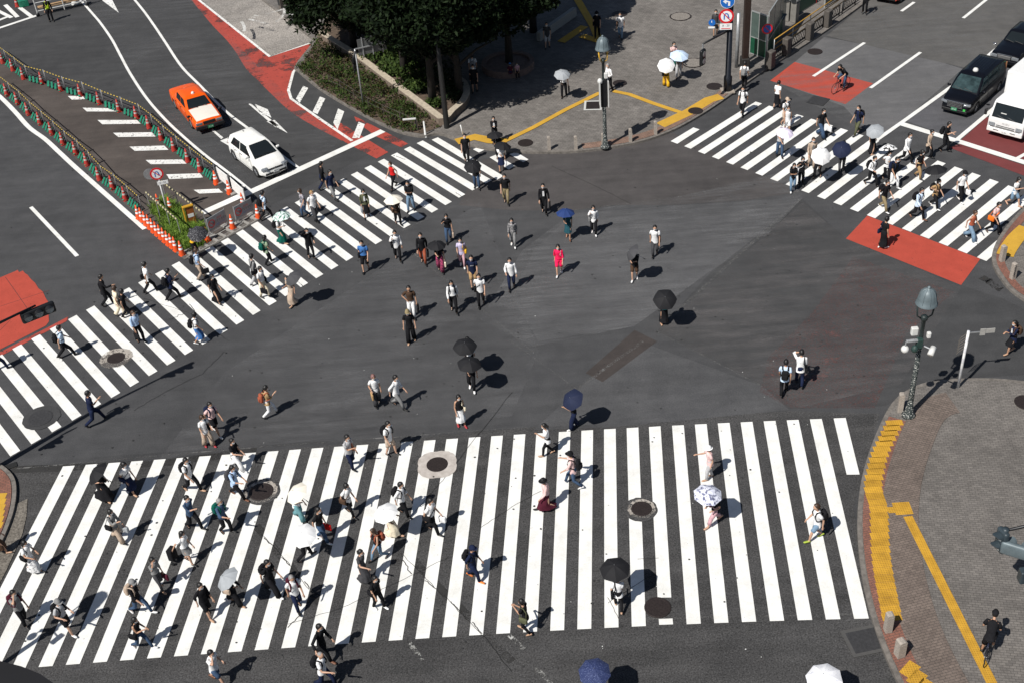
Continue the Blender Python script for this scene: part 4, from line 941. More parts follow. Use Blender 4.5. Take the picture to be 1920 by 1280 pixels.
# bus stop posts at the top
for x, y, l in ((528, 17, 'dark bus stop post, left of the pair at the top edge'), (551, 30, 'dark bus stop post, right of the pair at the top edge')):
    p = G(x, y, KH); t = thing('bus_stop_post', p, radians(-50), l, 'bus stop post', 'bus stop posts'); MB().rbox((0, 0, .75), (.3, .28, 1.5), .03).build('post', mat('post_taupe', (.12, .105, .09), .7), t); MB().box((0, -.145, .85), (.24, .012, 1.1)).build('dark_face', DARK, t)
p = G(555, 22, KH); t = thing('timetable_board', p, radians(-60), 'dark timetable board behind the right bus stop post', 'board'); MB().box((0, 0, 1.1), (.7, .05, 1.0)).build('panel', DARK, t); MB().box((0, -.03, 1.1), (.55, .012, .8)).build('sheet', mat('sheet_grey', (.12, .13, .14), .4), t); MB().tube([(0, .05, 0), (0, .05, 1.6)], .04, 8).build('pole', BLACKM, t)
p = G(575, 45, KH); t = thing('notice_stand', p, radians(-40), 'small white notice on an orange foot at the hedge end', 'notice stand'); MB().box((0, 0, .75), (.5, .04, .6)).build('panel', SIGN_WHITE, t); MB().tube([(0, .03, 0), (0, .03, .9)], .03, 6).build('leg', ORANGE, t)
# worn road letters in the bus bay
for body, px_, s in (('バス', (505, 58), 2.3),):
    c0 = G(*px_); u = (G(540, 55)-G(475, 75)); u.z = 0; u.normalize(); vv = V((-u.y, u.x, 0)); zt = lay()
    text(body, s, (lambda c0, u, vv: lambda x, y: V((c0.x, c0.y, zt)) + u*x + vv*y*1.15)(c0, u, vv), 'road_lettering', paint('paint_letters', (.6, .6, .58), .9, .6), None)

# ------------------------------------------------------------------ planting and trees
def px_in(poly):
    def f(x, y):
        c = False; n = len(poly)
        for i in range(n):
            x0, y0 = poly[i]; x1, y1 = poly[i-1]
            if (y0 > y) != (y1 > y) and x < (x1-x0)*(y-y0)/(y1-y0)+x0: c = not c
        return c
    return f
def leaves(b, c, n, rx, ry, rz, size, r, up=.4, shell=.0):
    for _ in range(n):
        while True:
            p = V((r.uniform(-1, 1), r.uniform(-1, 1), r.uniform(-1, 1)))
            if shell < p.length < 1: break
        q = c + V((p.x*rx, p.y*ry, p.z*rz)); d = V((r.gauss(0, 1), r.gauss(0, 1), r.gauss(0, 1)+up)).normalized(); x, y = ortho(d); a = r.uniform(0, 6.3)
        u = (x*cos(a)+y*sin(a))*size*r.uniform(.7, 1.4); v = (y*cos(a)-x*sin(a))*size*.5*r.uniform(.7, 1.3)
        b.add([q-u, q-v*.9-u*.1, q+u, q+v*.9-u*.1], [(0, 1, 2, 3)])
def blades(b, c, n, h, r):
    for _ in range(n):
        a = r.uniform(0, 6.3); p = c + V((r.gauss(0, .09), r.gauss(0, .09), 0)); hh = h*r.uniform(.5, 1.3); l = V((cos(a), sin(a), 0)); s = V((-l.y, l.x, 0))*.012
        b.add([p-s, p+s, p+l*hh*.18+V((0, 0, hh*.65))+s, p+l*hh*.18+V((0, 0, hh*.65))-s], [(0, 1, 2, 3)]); q = p+l*hh*.18+V((0, 0, hh*.65)); b.add([q-s, q+s, q+l*hh*.4+V((0, 0, hh*.2))], [(0, 1, 2)])
SOIL = mat('soil', (.085, .06, .042), .95, 0, .4, 4)
LEAF_D = leafmat('leaf_dark_shaded', (.002, .006, .002), (.011, .022, .006)); LEAF_M = leafmat('leaf_hedge', (.014, .03, .007), (.055, .085, .018)); LEAF_C = leafmat('leaf_cover', (.018, .028, .008), (.055, .036, .016)); WEED = leafmat('leaf_weed', (.05, .11, .012), (.20, .30, .05))  # LEAF_D: dark foliage with the deep tree shade put into its colour
BARK = mat('bark', (.018, .014, .011), .9, 0, .35, 6)
wall_px = [(597, 58), (660, 97), (685, 115), (742, 158), (827, 221), (838, 219)] + crv([(838, 219), (848, 207), (866, 191), (875, 172), (870, 155), (857, 146)])[1:]
bed_lo = [(560, 130), (600, 165), (650, 196), (705, 226), (750, 245), (790, 252), (828, 238), (828, 225), (742, 165), (660, 103), (600, 66)]
bed_up = [(600, 62), (660, 97), (742, 158), (827, 219), (850, 205), (868, 190), (875, 172), (868, 152), (850, 100), (800, 50), (700, 20), (620, 20)]
flat('soil_bed', bed_lo, 0, SOIL, KH); flat('soil_bed', bed_up, 0, SOIL, KH)
Pw = [G(x, y, .55) for x, y in wall_px]; L, R = strip_pts(Pw, .36); n = len(Pw); b = MB()
b.loft([[V((R[i].x, R[i].y, KH)), V((R[i].x, R[i].y, .54)), V((L[i].x, L[i].y, .54)), V((L[i].x, L[i].y, KH))] for i in range(n)])
gw = b.build('garden_wall', mat('wall_stone', (.17, .13, .10), .9, 0, .3, 5)); tag(gw, 'low stone wall with pale coping around the planting', 'wall')
L2_, R2_ = strip_pts(Pw, .40); b = MB(); b.loft([[V((R2_[i].x, R2_[i].y, .541)), V((R2_[i].x, R2_[i].y, .585)), V((L2_[i].x, L2_[i].y, .585)), V((L2_[i].x, L2_[i].y, .541))] for i in range(n)]); b.build('coping', mat('coping_stone', (.42, .36, .28), .85, 0, .2, 5), gw)
r = random.Random(11); ok = px_in(bed_lo); b = MB(); bb = MB()
for _ in range(2600):
    x, y = r.uniform(560, 830), r.uniform(60, 255)
    if ok(x, y) and not (x > 780 and y > 225 and r.random() < .8):
        c = G(x, y, KH); s = .5+.5*sin(x*.09)*cos(y*.13+1)
        leaves(b if r.random() < .3+.65*s else bb, c+V((0, 0, .12+.14*s)), 9, .26, .26, .14+.16*s, .085, r, .8)
struct(b.build('ground_cover', LEAF_M), 'stuff'); struct(bb.build('ground_cover', LEAF_C), 'stuff')
def shrub(x, y, w_, h, label, m, seed, grp, n=420, hs=KH):
    r = random.Random(seed); p = G(x, y, hs); t = thing('shrub', p, 0, label, 'shrub', grp); b = MB()
    for k in range(9):
        a = r.uniform(0, 6.3); q = V((cos(a)*w_*.5*r.random(), sin(a)*w_*.5*r.random(), h*r.uniform(.3, .8))); leaves(b, q, n//9, w_*.36, w_*.36, h*.32, .11, r, .6)
    b.build('foliage', m, t); b = MB()
    for k in range(5): a = k*1.26; b.tube([(0, 0, 0), (cos(a)*w_*.2, sin(a)*w_*.2, h*.6)], .02, 5)
    b.build('stem', BARK, t)
for i, (x, y, w_, h) in enumerate(((706, 118, 1.5, 1.2), (722, 110, 1.6, 1.4), (738, 120, 1.7, 1.5), (750, 135, 1.5, 1.2), (735, 143, 1.2, 1.0), (762, 150, 1.5, 1.2), (776, 160, 1.5, 1.3), (770, 172, 1.2, 1.0), (785, 176, 1.0, .8), (817, 203, .9, .6))):
    shrub(x, y, w_, h, 'bushy green shrub in the hedge row behind the stone wall', LEAF_M, 50+i, 'hedge shrubs behind the stone wall')
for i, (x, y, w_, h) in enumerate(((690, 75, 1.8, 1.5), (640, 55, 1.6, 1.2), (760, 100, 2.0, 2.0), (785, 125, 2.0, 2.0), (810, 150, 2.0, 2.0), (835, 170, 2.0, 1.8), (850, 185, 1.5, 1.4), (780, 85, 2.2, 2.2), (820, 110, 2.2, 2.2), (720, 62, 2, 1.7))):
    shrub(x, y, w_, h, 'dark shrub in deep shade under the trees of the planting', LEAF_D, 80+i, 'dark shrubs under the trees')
def tree(x, y, H, R, zc, label, seed, nclump, per, hs=KH, rz=None, shift=(0, 0)):
    r = random.Random(seed); p = G(x, y, hs); t = thing('broadleaf_tree', p, 0, label, 'tree', 'trees of the plaza planting')
    rz = rz or R*.62; b = MB(); b.tube([(0, 0, 0), (.05, .03, zc*.35), (-.05, .08, zc*.7), (0, 0, zc+rz*.4)], [.26, .2, .15, .06], 10)
    for k in range(9):
        a = k*2.4; h = zc*(.35+.05*k); e = V((cos(a)*R*.7+shift[0]*.5, sin(a)*R*.7+shift[1]*.5, h+rz*.7)); b.tube([(0, 0, h), e*.5+V((0, 0, h*.6)), e], [.1, .07, .025], 7)
    b.build('trunk', BARK, t, True); b = MB(); C = V((shift[0], shift[1], zc))
    for k in range(nclump):
        while True:
            q = V((r.uniform(-1, 1), r.uniform(-1, 1), r.uniform(-1, 1)))
            if .45 < q.length < 1: break
        s = r.uniform(.16, .27)*R; q = C + V((q.x*R*.86, q.y*R*.86, q.z*rz*.9)); leaves(b, q, per, s, s, s*.75, .17, r, .7, .25)
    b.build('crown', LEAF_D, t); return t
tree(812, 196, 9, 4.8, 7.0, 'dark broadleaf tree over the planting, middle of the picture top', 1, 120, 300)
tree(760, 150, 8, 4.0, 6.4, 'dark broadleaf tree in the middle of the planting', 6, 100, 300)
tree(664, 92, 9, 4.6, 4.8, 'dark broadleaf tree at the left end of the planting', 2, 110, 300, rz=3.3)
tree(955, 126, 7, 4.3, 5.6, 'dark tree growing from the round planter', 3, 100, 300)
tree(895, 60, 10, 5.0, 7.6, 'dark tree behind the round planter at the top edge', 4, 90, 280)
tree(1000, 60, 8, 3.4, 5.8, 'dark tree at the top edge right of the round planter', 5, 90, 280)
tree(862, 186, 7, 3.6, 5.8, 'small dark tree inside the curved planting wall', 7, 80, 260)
p = G(953, 127, KH); b = MB(); b.lathe((0, 0, 0), [(1.62, 0), (1.62, .42), (1.36, .42), (1.36, .3), (.01, .34)], 40); pl = b.build('round_planter', mat('planter_stone', (.17, .115, .095), .9, 0, .25, 5), None, True, loc=p); smooth_angle(pl, 30); tag(pl, 'round stone planter ring in the shade of the plaza tree', 'planter')
p0 = G(700, 130, KH)
t = thing('wire_fence', G(640, 170, KH), 0, 'thin wire fence along the outer edge of the planting', 'fence'); o0 = t.location
P = [G(x, y, KH)-o0 for x, y in ((618, 162), (640, 172), (665, 188), (692, 204), (720, 218), (752, 232), (784, 246))]; b = MB()
for q in P: MB().tube([q, q+V((0, 0, .75))], .028, 6).build('post', mat('post_rust', (.07, .055, .045), .7), t)
b = MB(); b.tube([q+V((0, 0, .7)) for q in P], .007, 4); b.tube([q+V((0, 0, .4)) for q in P], .007, 4); b.build('wire', mat('dark_wire', (.08, .08, .075), .6), t)
p = G(772, 246, KH); t = thing('hand_bar', p, 0, 'short white bar on a dark post at the planting tip', 'bar'); MB().tube([(.3, 0, 0), (.3, 0, .75)], .04, 6).build('post', BLACKM, t); MB().rbox((-.05, 0, .75), (.75, .08, .1), .02).build('bar', WHT, t)
# weeds in the work site
weed_px = [(283, 392), (312, 376), (390, 432), (380, 462), (345, 470), (318, 448)]; ok = px_in(weed_px); b = MB(); r = random.Random(21)
for _ in range(1100):
    x, y = r.uniform(280, 392), r.uniform(372, 472)
    if ok(x, y): c = G(x, y); h = r.uniform(.15, .55); blades(b, c, 14, h, r)
struct(b.build('weeds', WEED), 'stuff'); flat('soil_bed', weed_px, 0, SOIL)
flat('rubble_strip', [(255, 412), (263, 404), (350, 475), (398, 452), (488, 404), (494, 410), (400, 462), (346, 488)], 0, asphalt('rubble', (.13, .12, .11), .9, .3, 10))
# white hoarding glimpsed between the crowns
P, Q = G(845, 28, KH), G(880, 48, KH); d = Q-P; tag(MB().rbox((0, 0, .6), (d.length, .1, 1.2), .03).build('white_hoarding', WHT, loc=(P+Q)/2, rz=atan2(d.y, d.x)), 'white low hoarding glimpsed between the tree crowns', 'hoarding')
P, Q = G(1010, 78, KH), G(1078, 30, KH); d = Q-P; tag(MB().rbox((0, 0, .3), (d.length, .3, .6), .03).build('low_wall', mat('low_wall_stone', (.3, .29, .27), .9), loc=(P+Q)/2, rz=atan2(d.y, d.x)), 'low pale wall beside the yellow tiles in tree shade', 'wall')

# ------------------------------------------------------------------ vehicles
CGLASS = mat('car_glass', (.012, .016, .018), .08, 0, .1, 1, .4); TYRE = mat('tyre', (.014, .014, .014), .85); RIM_ = mat('wheel_rim', (.42, .43, .44), .35, .7); BLKP = mat('black_plastic', (.012, .012, .013), .5); CHROME = mat('chrome', (.6, .6, .6), .15, .95, .03); LAMP = mat('headlamp', (.26, .28, .30), .1, .4, .25, 20); PLATE = mat('plate_white', (.75, .76, .74), .5); PLATE_G = mat('plate_green', (.02, .22, .09), .5); REDL = mat('tail_lamp', (.3, .01, .01), .2); SEAMK = mat('panel_gap', (.01, .01, .01), .8); AMBER = mat('amber', (.6, .2, .02), .3)
def carpaint(n, c, coat=.8): return mat('paint_'+n, c, .28, 0, .03, 2, .5 if coat > .5 else .2, coat)
def interp(st, y):
    for a, c in zip(st, st[1:]):
        if y <= c[0]: t = max(0, min(1, (y-a[0])/(c[0]-a[0]))); return [a[i]+(c[i]-a[i])*t for i in range(len(a))]
    return list(st[-1])
def vehicle(name, label, cat, fpx, rpx, side, L, W, wb, z=0.0):
    a, c = G(*fpx, z), G(*rpx, z); f = (a-c).normalized(); rgt = V((f.y, -f.x, 0)); ctr = (a+c)/2 - rgt*side*(W/2-.1)
    k = (a-c).length/wb
    t = thing(name, ctr, atan2(f.y, f.x)-pi/2, label, cat); return t, k
def wheels(t, ys, W, r, wd=.2):
    for y in ys:
        for s in (-1, 1):
            b = MB(); x = s*(W/2-wd/2-.015); prof = [(r-.11, -wd/2), (r-.03, -wd/2), (r, -wd/2+.03), (r, wd/2-.03), (r-.03, wd/2), (r-.11, wd/2)]
            b.loft([[V((x+q, y+rr*cos(2*pi*i/22), r+rr*sin(2*pi*i/22))) for i in range(22)] for rr, q in prof], (0, 0)); o = b.build('wheel', TYRE, t); smooth_angle(o, 50)
            b = MB(); q = x + s*(wd/2-.015); b.loft([[V((q, y+rr*cos(2*pi*i/20), r+rr*sin(2*pi*i/20))) for i in range(20)] for rr in (r-.1, r-.13)], (0, 0)); b.ell((q, y, r), .03, .07, .07)
            for k in range(7): a = 2*pi*k/7; b.tube([(q, y+.05*cos(a), r+.05*sin(a)), (q-s*.01, y+(r-.11)*cos(a), r+(r-.11)*sin(a))], .022, 5)
            b.build('rim', RIM_, o); b = MB(); b.loft([[V((x, y+rr*cos(2*pi*i/20), r+rr*sin(2*pi*i/20))) for i in range(20)] for rr in (r-.1, .01)], (0, 0)); b.build('hub', BLKP, o)
def lower_body(t, st, W, wys, ra, mats, ncap=1, hood_m=None):
    """st rows: y, top z, width factor, bottom z"""
    y0, y1 = st[0][0], st[-1][0]; N = 70; rings = []
    for i in range(N+1):
        y = y0+(y1-y0)*i/N; _, zt, wf, zb = interp(st, y); w2 = W/2*wf; za = zb
        for wy in wys:
            if abs(y-wy) < ra: za = max(za, .3+sqrt(ra*ra-(y-wy)**2)-.0)
        hh = zt-zb; half = [(w2*.84, max(zb, za)), (w2*.985, max(zb+.05, za)), (w2, max(zb+.3*hh, min(za+.02, zt-.1))), (w2*.99, max(zb+.62*hh, min(za+.05, zt-.06))), (w2*.95, zt-.045), (w2*.87, zt), (w2*.45, zt+.022), (0, zt+.03)]
        rings.append([V((x, y, z)) for x, z in half] + [V((-x, y, z)) for x, z in half[-2::-1]])
    b = MB(); b.loft(rings); o = b.build('body', mats, t); smooth_angle(o, 58); return o
def ghouse(t, rows, mats, c=.13):
    """rows: z, rear y, front y, half width"""
    b = MB(); rings = []
    for z, yr, yf, hw in rows:
        ring = []
        for sx, sy, a0 in ((1, 1, 0), (-1, 1, pi/2), (-1, -1, pi), (1, -1, 3*pi/2)):
            for j in range(5):
                a = a0+pi/2*j/4; cy = (yf-c) if sy > 0 else (yr+c); ring.append(V((sx*(hw-c)+c*cos(a), cy+c*sin(a), z)))
        rings.append(ring)
    z, yr, yf, hw = rows[-1]; rings.append([V((p.x*.6, (p.y-(yr+yf)/2)*.7+(yr+yf)/2, z+.04)) for p in rings[-1]])
    b.loft(rings, (0, 1)); o = b.build('roof', mats, t); smooth_angle(o, 58)
    def at(z): return _at(rows, z)
    at.rows = rows; return at
def _at(rows, z):
        if z is None: return rows
        for a, q in zip(rows, rows[1:]):
            if z <= q[0]: k = (z-a[0])/(q[0]-a[0]); return [a[i]+(q[i]-a[i])*k for i in (1, 2, 3)]
        return list(rows[-1][1:])
def bent_pane(t, name, strips, out, m=None):
    """a pane bent along the cabin: strips = left and right edge points per height"""
    out = V(out); b = MB(); rings = []
    ns = []
    for i, (l, r_) in enumerate(strips):
        a = strips[max(i-1, 0)]; c = strips[min(i+1, len(strips)-1)]; n = (V(r_)-V(l)).cross(V(c[0])-V(a[0])).normalized(); n = n if n.dot(out) > 0 else -n; ns.append(n)
    for sg in (-.01, .011): rings.append([[V(l)+n*sg, V(r_)+n*sg] for (l, r_), n in zip(strips, ns)])
    for k in range(len(strips)-1):
        b.add([rings[1][k][0], rings[1][k][1], rings[1][k+1][1], rings[1][k+1][0]], [(0, 1, 2, 3)])
    e = [p for l in rings for q in l for p in q]
    for (a, c) in ((0, 0), (-1, -1)): b.add([rings[0][a][0], rings[0][a][1], rings[1][a][1], rings[1][a][0]], [(0, 1, 2, 3)])
    for sd in (0, 1):
        for k in range(len(strips)-1): b.add([rings[0][k][sd], rings[0][k+1][sd], rings[1][k+1][sd], rings[1][k][sd]], [(0, 1, 2, 3)])
    return b.build(name, m or CGLASS, t)
def glass_pane(t, name, pts, m=None, off=None): 
    P = [V(p) for p in pts]; n = (P[1]-P[0]).cross(P[2]-P[0]).normalized()
    if off is not None and n.dot(V(off)) < 0: n = -n
    b = MB(); k = len(P); b.loft([[p-n*.01 for p in P], [p+n*.009 for p in P]]); return b.build(name, m or CGLASS, t)
def screens(t, at, z0, z1, side=None, ins=.14, rear=True):
    zs = [z0]+[q[0] for q in at.rows if z0+.03 < q[0] < z1-.02]+[z1]; hs = [at(z) for z in zs]; n = len(zs)
    bent_pane(t, 'windscreen', [((-(q[2]-ins+.03*(1-i/(n-1))), q[1], z), (q[2]-ins+.03*(1-i/(n-1)), q[1], z)) for i, (z, q) in enumerate(zip(zs, hs))], (0, 1, .5))
    if rear: bent_pane(t, 'rear_window', [((-(q[2]-ins), q[0], z), (q[2]-ins, q[0], z)) for z, q in zip(zs, hs)], (0, -1, .5))
    for s in (-1, 1):
        for (ya0, yb0, ya1, yb1) in side or ():
            bent_pane(t, 'side_window', [((s*q[2], ya0+(ya1-ya0)*(z-z0)/(z1-z0), z), (s*q[2], yb0+(yb1-yb0)*(z-z0)/(z1-z0), z)) for z, q in zip(zs, hs)], (s, 0, .2))
def plate_at(t, y, z, txt, m=PLATE, ink=None, w_=.34):
    s = 1 if y > 0 else -1; o = MB().rbox((0, y, z), (w_, .02, .17), .008).build('number_plate', m, t)
    text(txt, .11, lambda x, q: V((-x*s, y+s*.0125, z+q)), 'lettering', ink or INK, o)
def door_lines(t, W, ys, z0, z1):
    b = MB()
    for s in (-1, 1):
        for y in ys: b.box((s*W*.499, y, (z0+z1)/2), (.008, .014, z1-z0))
        b.box((s*W*.5, (min(ys)+max(ys))/2, z0), (.006, max(ys)-min(ys), .014))
    b.build('door_gap', SEAMK, t); b = MB()
    for s in (-1, 1):
        for y in ys[:-1]: b.rbox((s*W*.502, y+.22, z1-.1), (.03, .2, .03), .012)
    b.build('door_handle', BLKP, t)
def mirrors(t, x, y, z, m):
    for s in (-1, 1):
        b = MB(); b.rbox((s*(x+.1), y, z), (.2, .12, .14), .05); b.tube([(s*(x-.05), y, z-.04), (s*x+s*.05, y, z-.02)], .025, 5); b.build('side_mirror', m, t, True)
def wipers(t, p0, p1, z=.0):
    b = MB()
    for x in (-.45, .1): b.tube([(x, p0[0], p0[1]), (x+.5, p1[0], p1[1])], .012, 4)
    b.build('wiper', BLKP, t)

# orange and white taxi
ORP = carpaint('taxi_orange', (.80, .10, .004), .4); IVORY = carpaint('taxi_ivory', (.80, .75, .66))
t, k = vehicle('taxi', 'orange taxi saloon with white bonnet on the left road', 'taxi', (364, 242.5), (332, 203), 1, 4.7, 1.72, 2.79); W = 1.74
k = min(k, 1.16); hb = 2.79*k/2; st = [(-2.35*k, .80, .86, .42), (-2.28*k, .90, .94, .3), (-1.9*k, .95, 1, .25), (-1.0*k, .97, 1, .22), (.75*k, .97, 1, .22), (.9*k, .95, 1, .22), (1.5*k, .90, .99, .24), (2.12*k, .82, .97, .28), (2.28*k, .76, .94, .3), (2.33*k, .66, .9, .38)]
lower_body(t, st, W, (-hb-.05, hb-.05), .36, ORP)
b = MB(); rows = []
for i in range(13):
    y = .93*k+(2.2*k-.93*k)*i/12; zt = interp(st, y)[1]; rows.append([V((x*W/2*.80, y, zt+.012+.028*(1-x*x))) for x in (-1, -.5, 0, .5, 1)])
b.loft(rows, (0, 0), False); b.build('bonnet', IVORY, t, True, up=True)
at = ghouse(t, [(.93, -1.35*k, 1.0*k, .80), (1.30, -1.05*k, .55*k, .70), (1.42, -.92*k, .40*k, .655)], ORP)
screens(t, at, .99, 1.36, [(-.85*k, -.18*k, -.78*k, -.18*k), (-.12*k, .72*k, -.12*k, .36*k)])
wheels(t, (-hb-.05, hb-.05), W, .31); door_lines(t, W, (-1.0*k, -.15*k, .85*k), .36, .92); mirrors(t, .86, 1.72*k, .98, BLKP)
b = MB()
for s in (-1, 1): b.rbox((s*.6, 2.3*k, .64), (.4, .08, .16), .03)
for o_ in (b.build('headlight', LAMP, t),): pass
MB().rbox((0, 2.31*k, .66), (.74, .07, .17), .02).build('grille', BLKP, t); MB().rbox((0, 2.33*k, .42), (W*.98, .2, .24), .05).build('bumper', BLKP, t); plate_at(t, 2.45*k, .42, '31-54', PLATE_G, SIGN_WHITE)
b = MB(); b.lathe((0, .1*k, 1.45), [(.11, 0), (.10, .05), (.05, .12), (.001, .13)], 14); rl = b.build('roof_light', WHT, t, True); text('TAXI', .07, lambda x, y: V((x, .1*k+.105, 1.5+y)), 'lettering', SIGN_RED, rl); wipers(t, (1.0*k, 1.0), (.93*k, 1.07))
for s in (-1, 1):
    text('TOKYO MUSEN TAXI', .13, (lambda s: lambda x, y: V((s*(W/2+.004), -s*-1*x*1.1 if s > 0 else x*-1.1, .72+y)))(s), 'lettering', WHT, t)
b = MB()
for s in (-1, 1): b.rbox((s*.6, -2.33*k, .72), (.4, .05, .16), .03)
b.build('tail_light', REDL, t)
# white hatchback
WP = carpaint('white', (.82, .82, .81))
t, k = vehicle('hatchback_car', 'white small hatchback car waiting at the stop line', 'car', (484.5, 331.5), (443.5, 299.5), 1, 3.97, 1.68, 2.47); W = 1.72; k = min(k, 1.1); hb = 2.47*k/2
lower_body(t, [(-1.95*k, .66, .74, .4), (-1.9*k, .84, .86, .3), (-1.75*k, .92, .95, .24), (-1.5*k, .96, 1, .22), (.0, .96, 1, .2), (.95*k, .98, 1, .2), (1.3*k, .935, .985, .22), (1.6*k, .87, .95, .23), (1.82*k, .77, .88, .24), (1.95*k, .65, .78, .26), (2.03*k, .5, .66, .3)], W, (-hb, hb), .36, WP)
at = ghouse(t, [(.92, -1.86*k, 1.22*k, .80), (1.36, -1.62*k, .46*k, .69), (1.47, -1.45*k, .16*k, .61)], WP)
screens(t, at, .98, 1.42, [(-1.4*k, -.42*k, -1.1*k, -.4*k), (-.34*k, .85*k, -.34*k, .28*k)])
wheels(t, (-hb, hb), W, .31); door_lines(t, W, (-1.0*k, -.38*k, .9*k), .34, .94); mirrors(t, .86, .72*k, 1.02, WP)
for s in (-1, 1): MB().rbox((s*.60, 1.9*k, .66), (.36, .26, .15), .06, 0, Rz(-s*.45)).build('headlight', LAMP, t, True)
MB().rbox((0, 2.0*k, .62), (.86, .06, .07), .02).build('grille', BLKP, t); MB().rbox((0, 2.01*k, .38), (1.25, .07, .13), .03).build('lower_grille', BLKP, t); MB().tube([(-.7, 1.98*k, .30), (0, 2.045*k, .27), (.7, 1.98*k, .30)], .018, 5).build('trim_strip', CHROME, t); b = MB(); disc(b, (0, 2.035*k, .64), .06, .02, Matrix.Identity(3)); b.build('badge', CHROME, t)
plate_at(t, 2.055*k, .47, '50-11'); b = MB(); b.rbox((0, -1.2*k, 1.53), (.05, .12, .05), .02); b.build('roof_aerial', BLKP, t); wipers(t, (1.1*k, 1.03), (1.0*k, 1.1)); b = MB()
for s in (-1, 1): b.rbox((s*.66, -1.84*k, .85), (.2, .1, .25), .04)
b.build('tail_light', REDL, t)
# black tall taxi
BP = carpaint('black_indigo', (.004, .0045, .007), .3)
t, k = vehicle('taxi', 'tall black taxi van with round white roof lamp on the right road', 'taxi', (1825, 212), (1868, 172), -1, 4.4, 1.7, 2.75); W = 1.76; k = min(k, 1.14); hb = 2.75*k/2
lower_body(t, [(-2.2*k, .8, .9, .4), (-2.15*k, 1.0, .95, .3), (-1.8*k, 1.05, 1, .24), (.6*k, 1.05, 1, .22), (1.2*k, 1.06, 1, .22), (1.7*k, .97, .97, .24), (1.95*k, .89, .92, .25), (2.1*k, .78, .86, .26), (2.2*k, .58, .78, .3)], W, (-hb, hb-.06), .36, BP)
at = ghouse(t, [(1.02, -2.12*k, 1.35*k, .83), (1.5, -2.0*k, .85*k, .76), (1.74, -1.85*k, .5*k, .69)], BP)
CG0 = CGLASS; CGLASS = mat('car_glass_teal_reflection', (.03, .052, .055), .06, 0, .5, 3, .5); screens(t, at, 1.10, 1.66, [(-1.85*k, -1.1*k, -1.7*k, -1.1*k), (-1.0*k, .1*k, -1.0*k, .1*k), (.2*k, 1.1*k, .2*k, .58*k)])  # teal reflection is put into this mottled glass colour
wheels(t, (-hb, hb-.06), W, .32); door_lines(t, W, (-1.1*k, .12*k, 1.1*k), .36, 1.0); mirrors(t, .88, 1.0*k, 1.1, BP)
for s in (-1, 1): MB().rbox((s*.62, 2.06*k, .72), (.4, .22, .15), .05, 0, Rz(-s*.3)).build('headlight', LAMP, t, True)
b = MB()
for z in (.78, .70, .62, .54): b.rbox((0, 2.2*k, z), (.84, .05, .025), .008)
b.rbox((0, 2.16*k, .83), (1.1, .06, .03), .01); b.build('grille', CHROME, t); MB().rbox((0, 2.18*k, .66), (.86, .05, .34), .02).build('grille_panel', BLKP, t); MB().rbox((0, 2.19*k, .34), (1.4, .08, .16), .03).build('bumper', BLKP, t)
plate_at(t, 2.235*k, .44, '23-43', PLATE_G, SIGN_WHITE); MB().rbox((-.55, 2.2*k, .47), (.13, .03, .13), .01).build('green_sticker', mat('sticker_green', (.05, .5, .08), .5), t)
b = MB(); b.lathe((0, .15*k, 1.76), [(.15, 0), (.15, .05), (.11, .14), (.001, .18)], 16); b.build('roof_light', WHT, t, True); wipers(t, (1.28*k, 1.12), (1.2*k, 1.2))
b = MB(); 
for x in (-.45, -.3, -.15, 0, .15, .3, .45): b.rbox((x, -.8*k, 1.785), (.03, 1.7, .02), .008)
b.build('roof_rib', BP, t); text('TAXI', .22, lambda x, y: V((-(W/2+.004), x*-1, .78+y)), 'lettering', STEEL, t); b = MB()
for s in (-1, 1): b.rbox((s*.77, -2.1*k, 1.25), (.08, .1, .5), .03)
b.build('tail_light', mat('lamp_amber_dark', (.25, .12, .06), .2), t)
CGLASS = CG0
# black saloon behind it
t, k = vehicle('taxi', 'black saloon taxi cut by the right picture edge', 'taxi', (1916, 122), (1957, 85), -1, 4.7, 1.72, 2.79); W = 1.74; k = min(k, 1.12); hb = 2.79*k/2
st = [(-2.35*k, .80, .86, .42), (-2.28*k, .90, .94, .3), (-1.9*k, .95, 1, .25), (.9*k, .97, 1, .22), (1.5*k, .92, .99, .24), (2.12*k, .84, .97, .28), (2.28*k, .76, .94, .3), (2.33*k, .62, .9, .36)]
lower_body(t, st, W, (-hb, hb), .36, BP); at = ghouse(t, [(.93, -1.4*k, 1.0*k, .80), (1.30, -1.05*k, .55*k, .70), (1.44, -.92*k, .40*k, .655)], BP); screens(t, at, .99, 1.38, [(-.9*k, -.15*k, -.8*k, -.15*k), (-.08*k, .75*k, -.08*k, .36*k)])
wheels(t, (-hb, hb), W, .31); door_lines(t, W, (-1.0*k, -.15*k, .85*k), .36, .92); mirrors(t, .86, 1.6*k, .98, CHROME)
for s in (-1, 1): MB().rbox((s*.62, 2.29*k, .66), (.42, .1, .18), .03).build('headlight', LAMP, t)
MB().rbox((0, 2.33*k, .66), (.76, .05, .2), .02).build('grille', mat('grille_grey', (.2, .2, .2), .4, .5), t); MB().rbox((0, 2.31*k, .80), (.86, .05, .04), .015).build('grille_top', CHROME, t); MB().rbox((0, 2.34*k, .42), (W*.98, .2, .22), .05).build('bumper', BP, t); plate_at(t, 2.46*k, .42, '71-60', PLATE_G, SIGN_WHITE); wipers(t, (1.0*k, 1.0), (.93*k, 1.07))
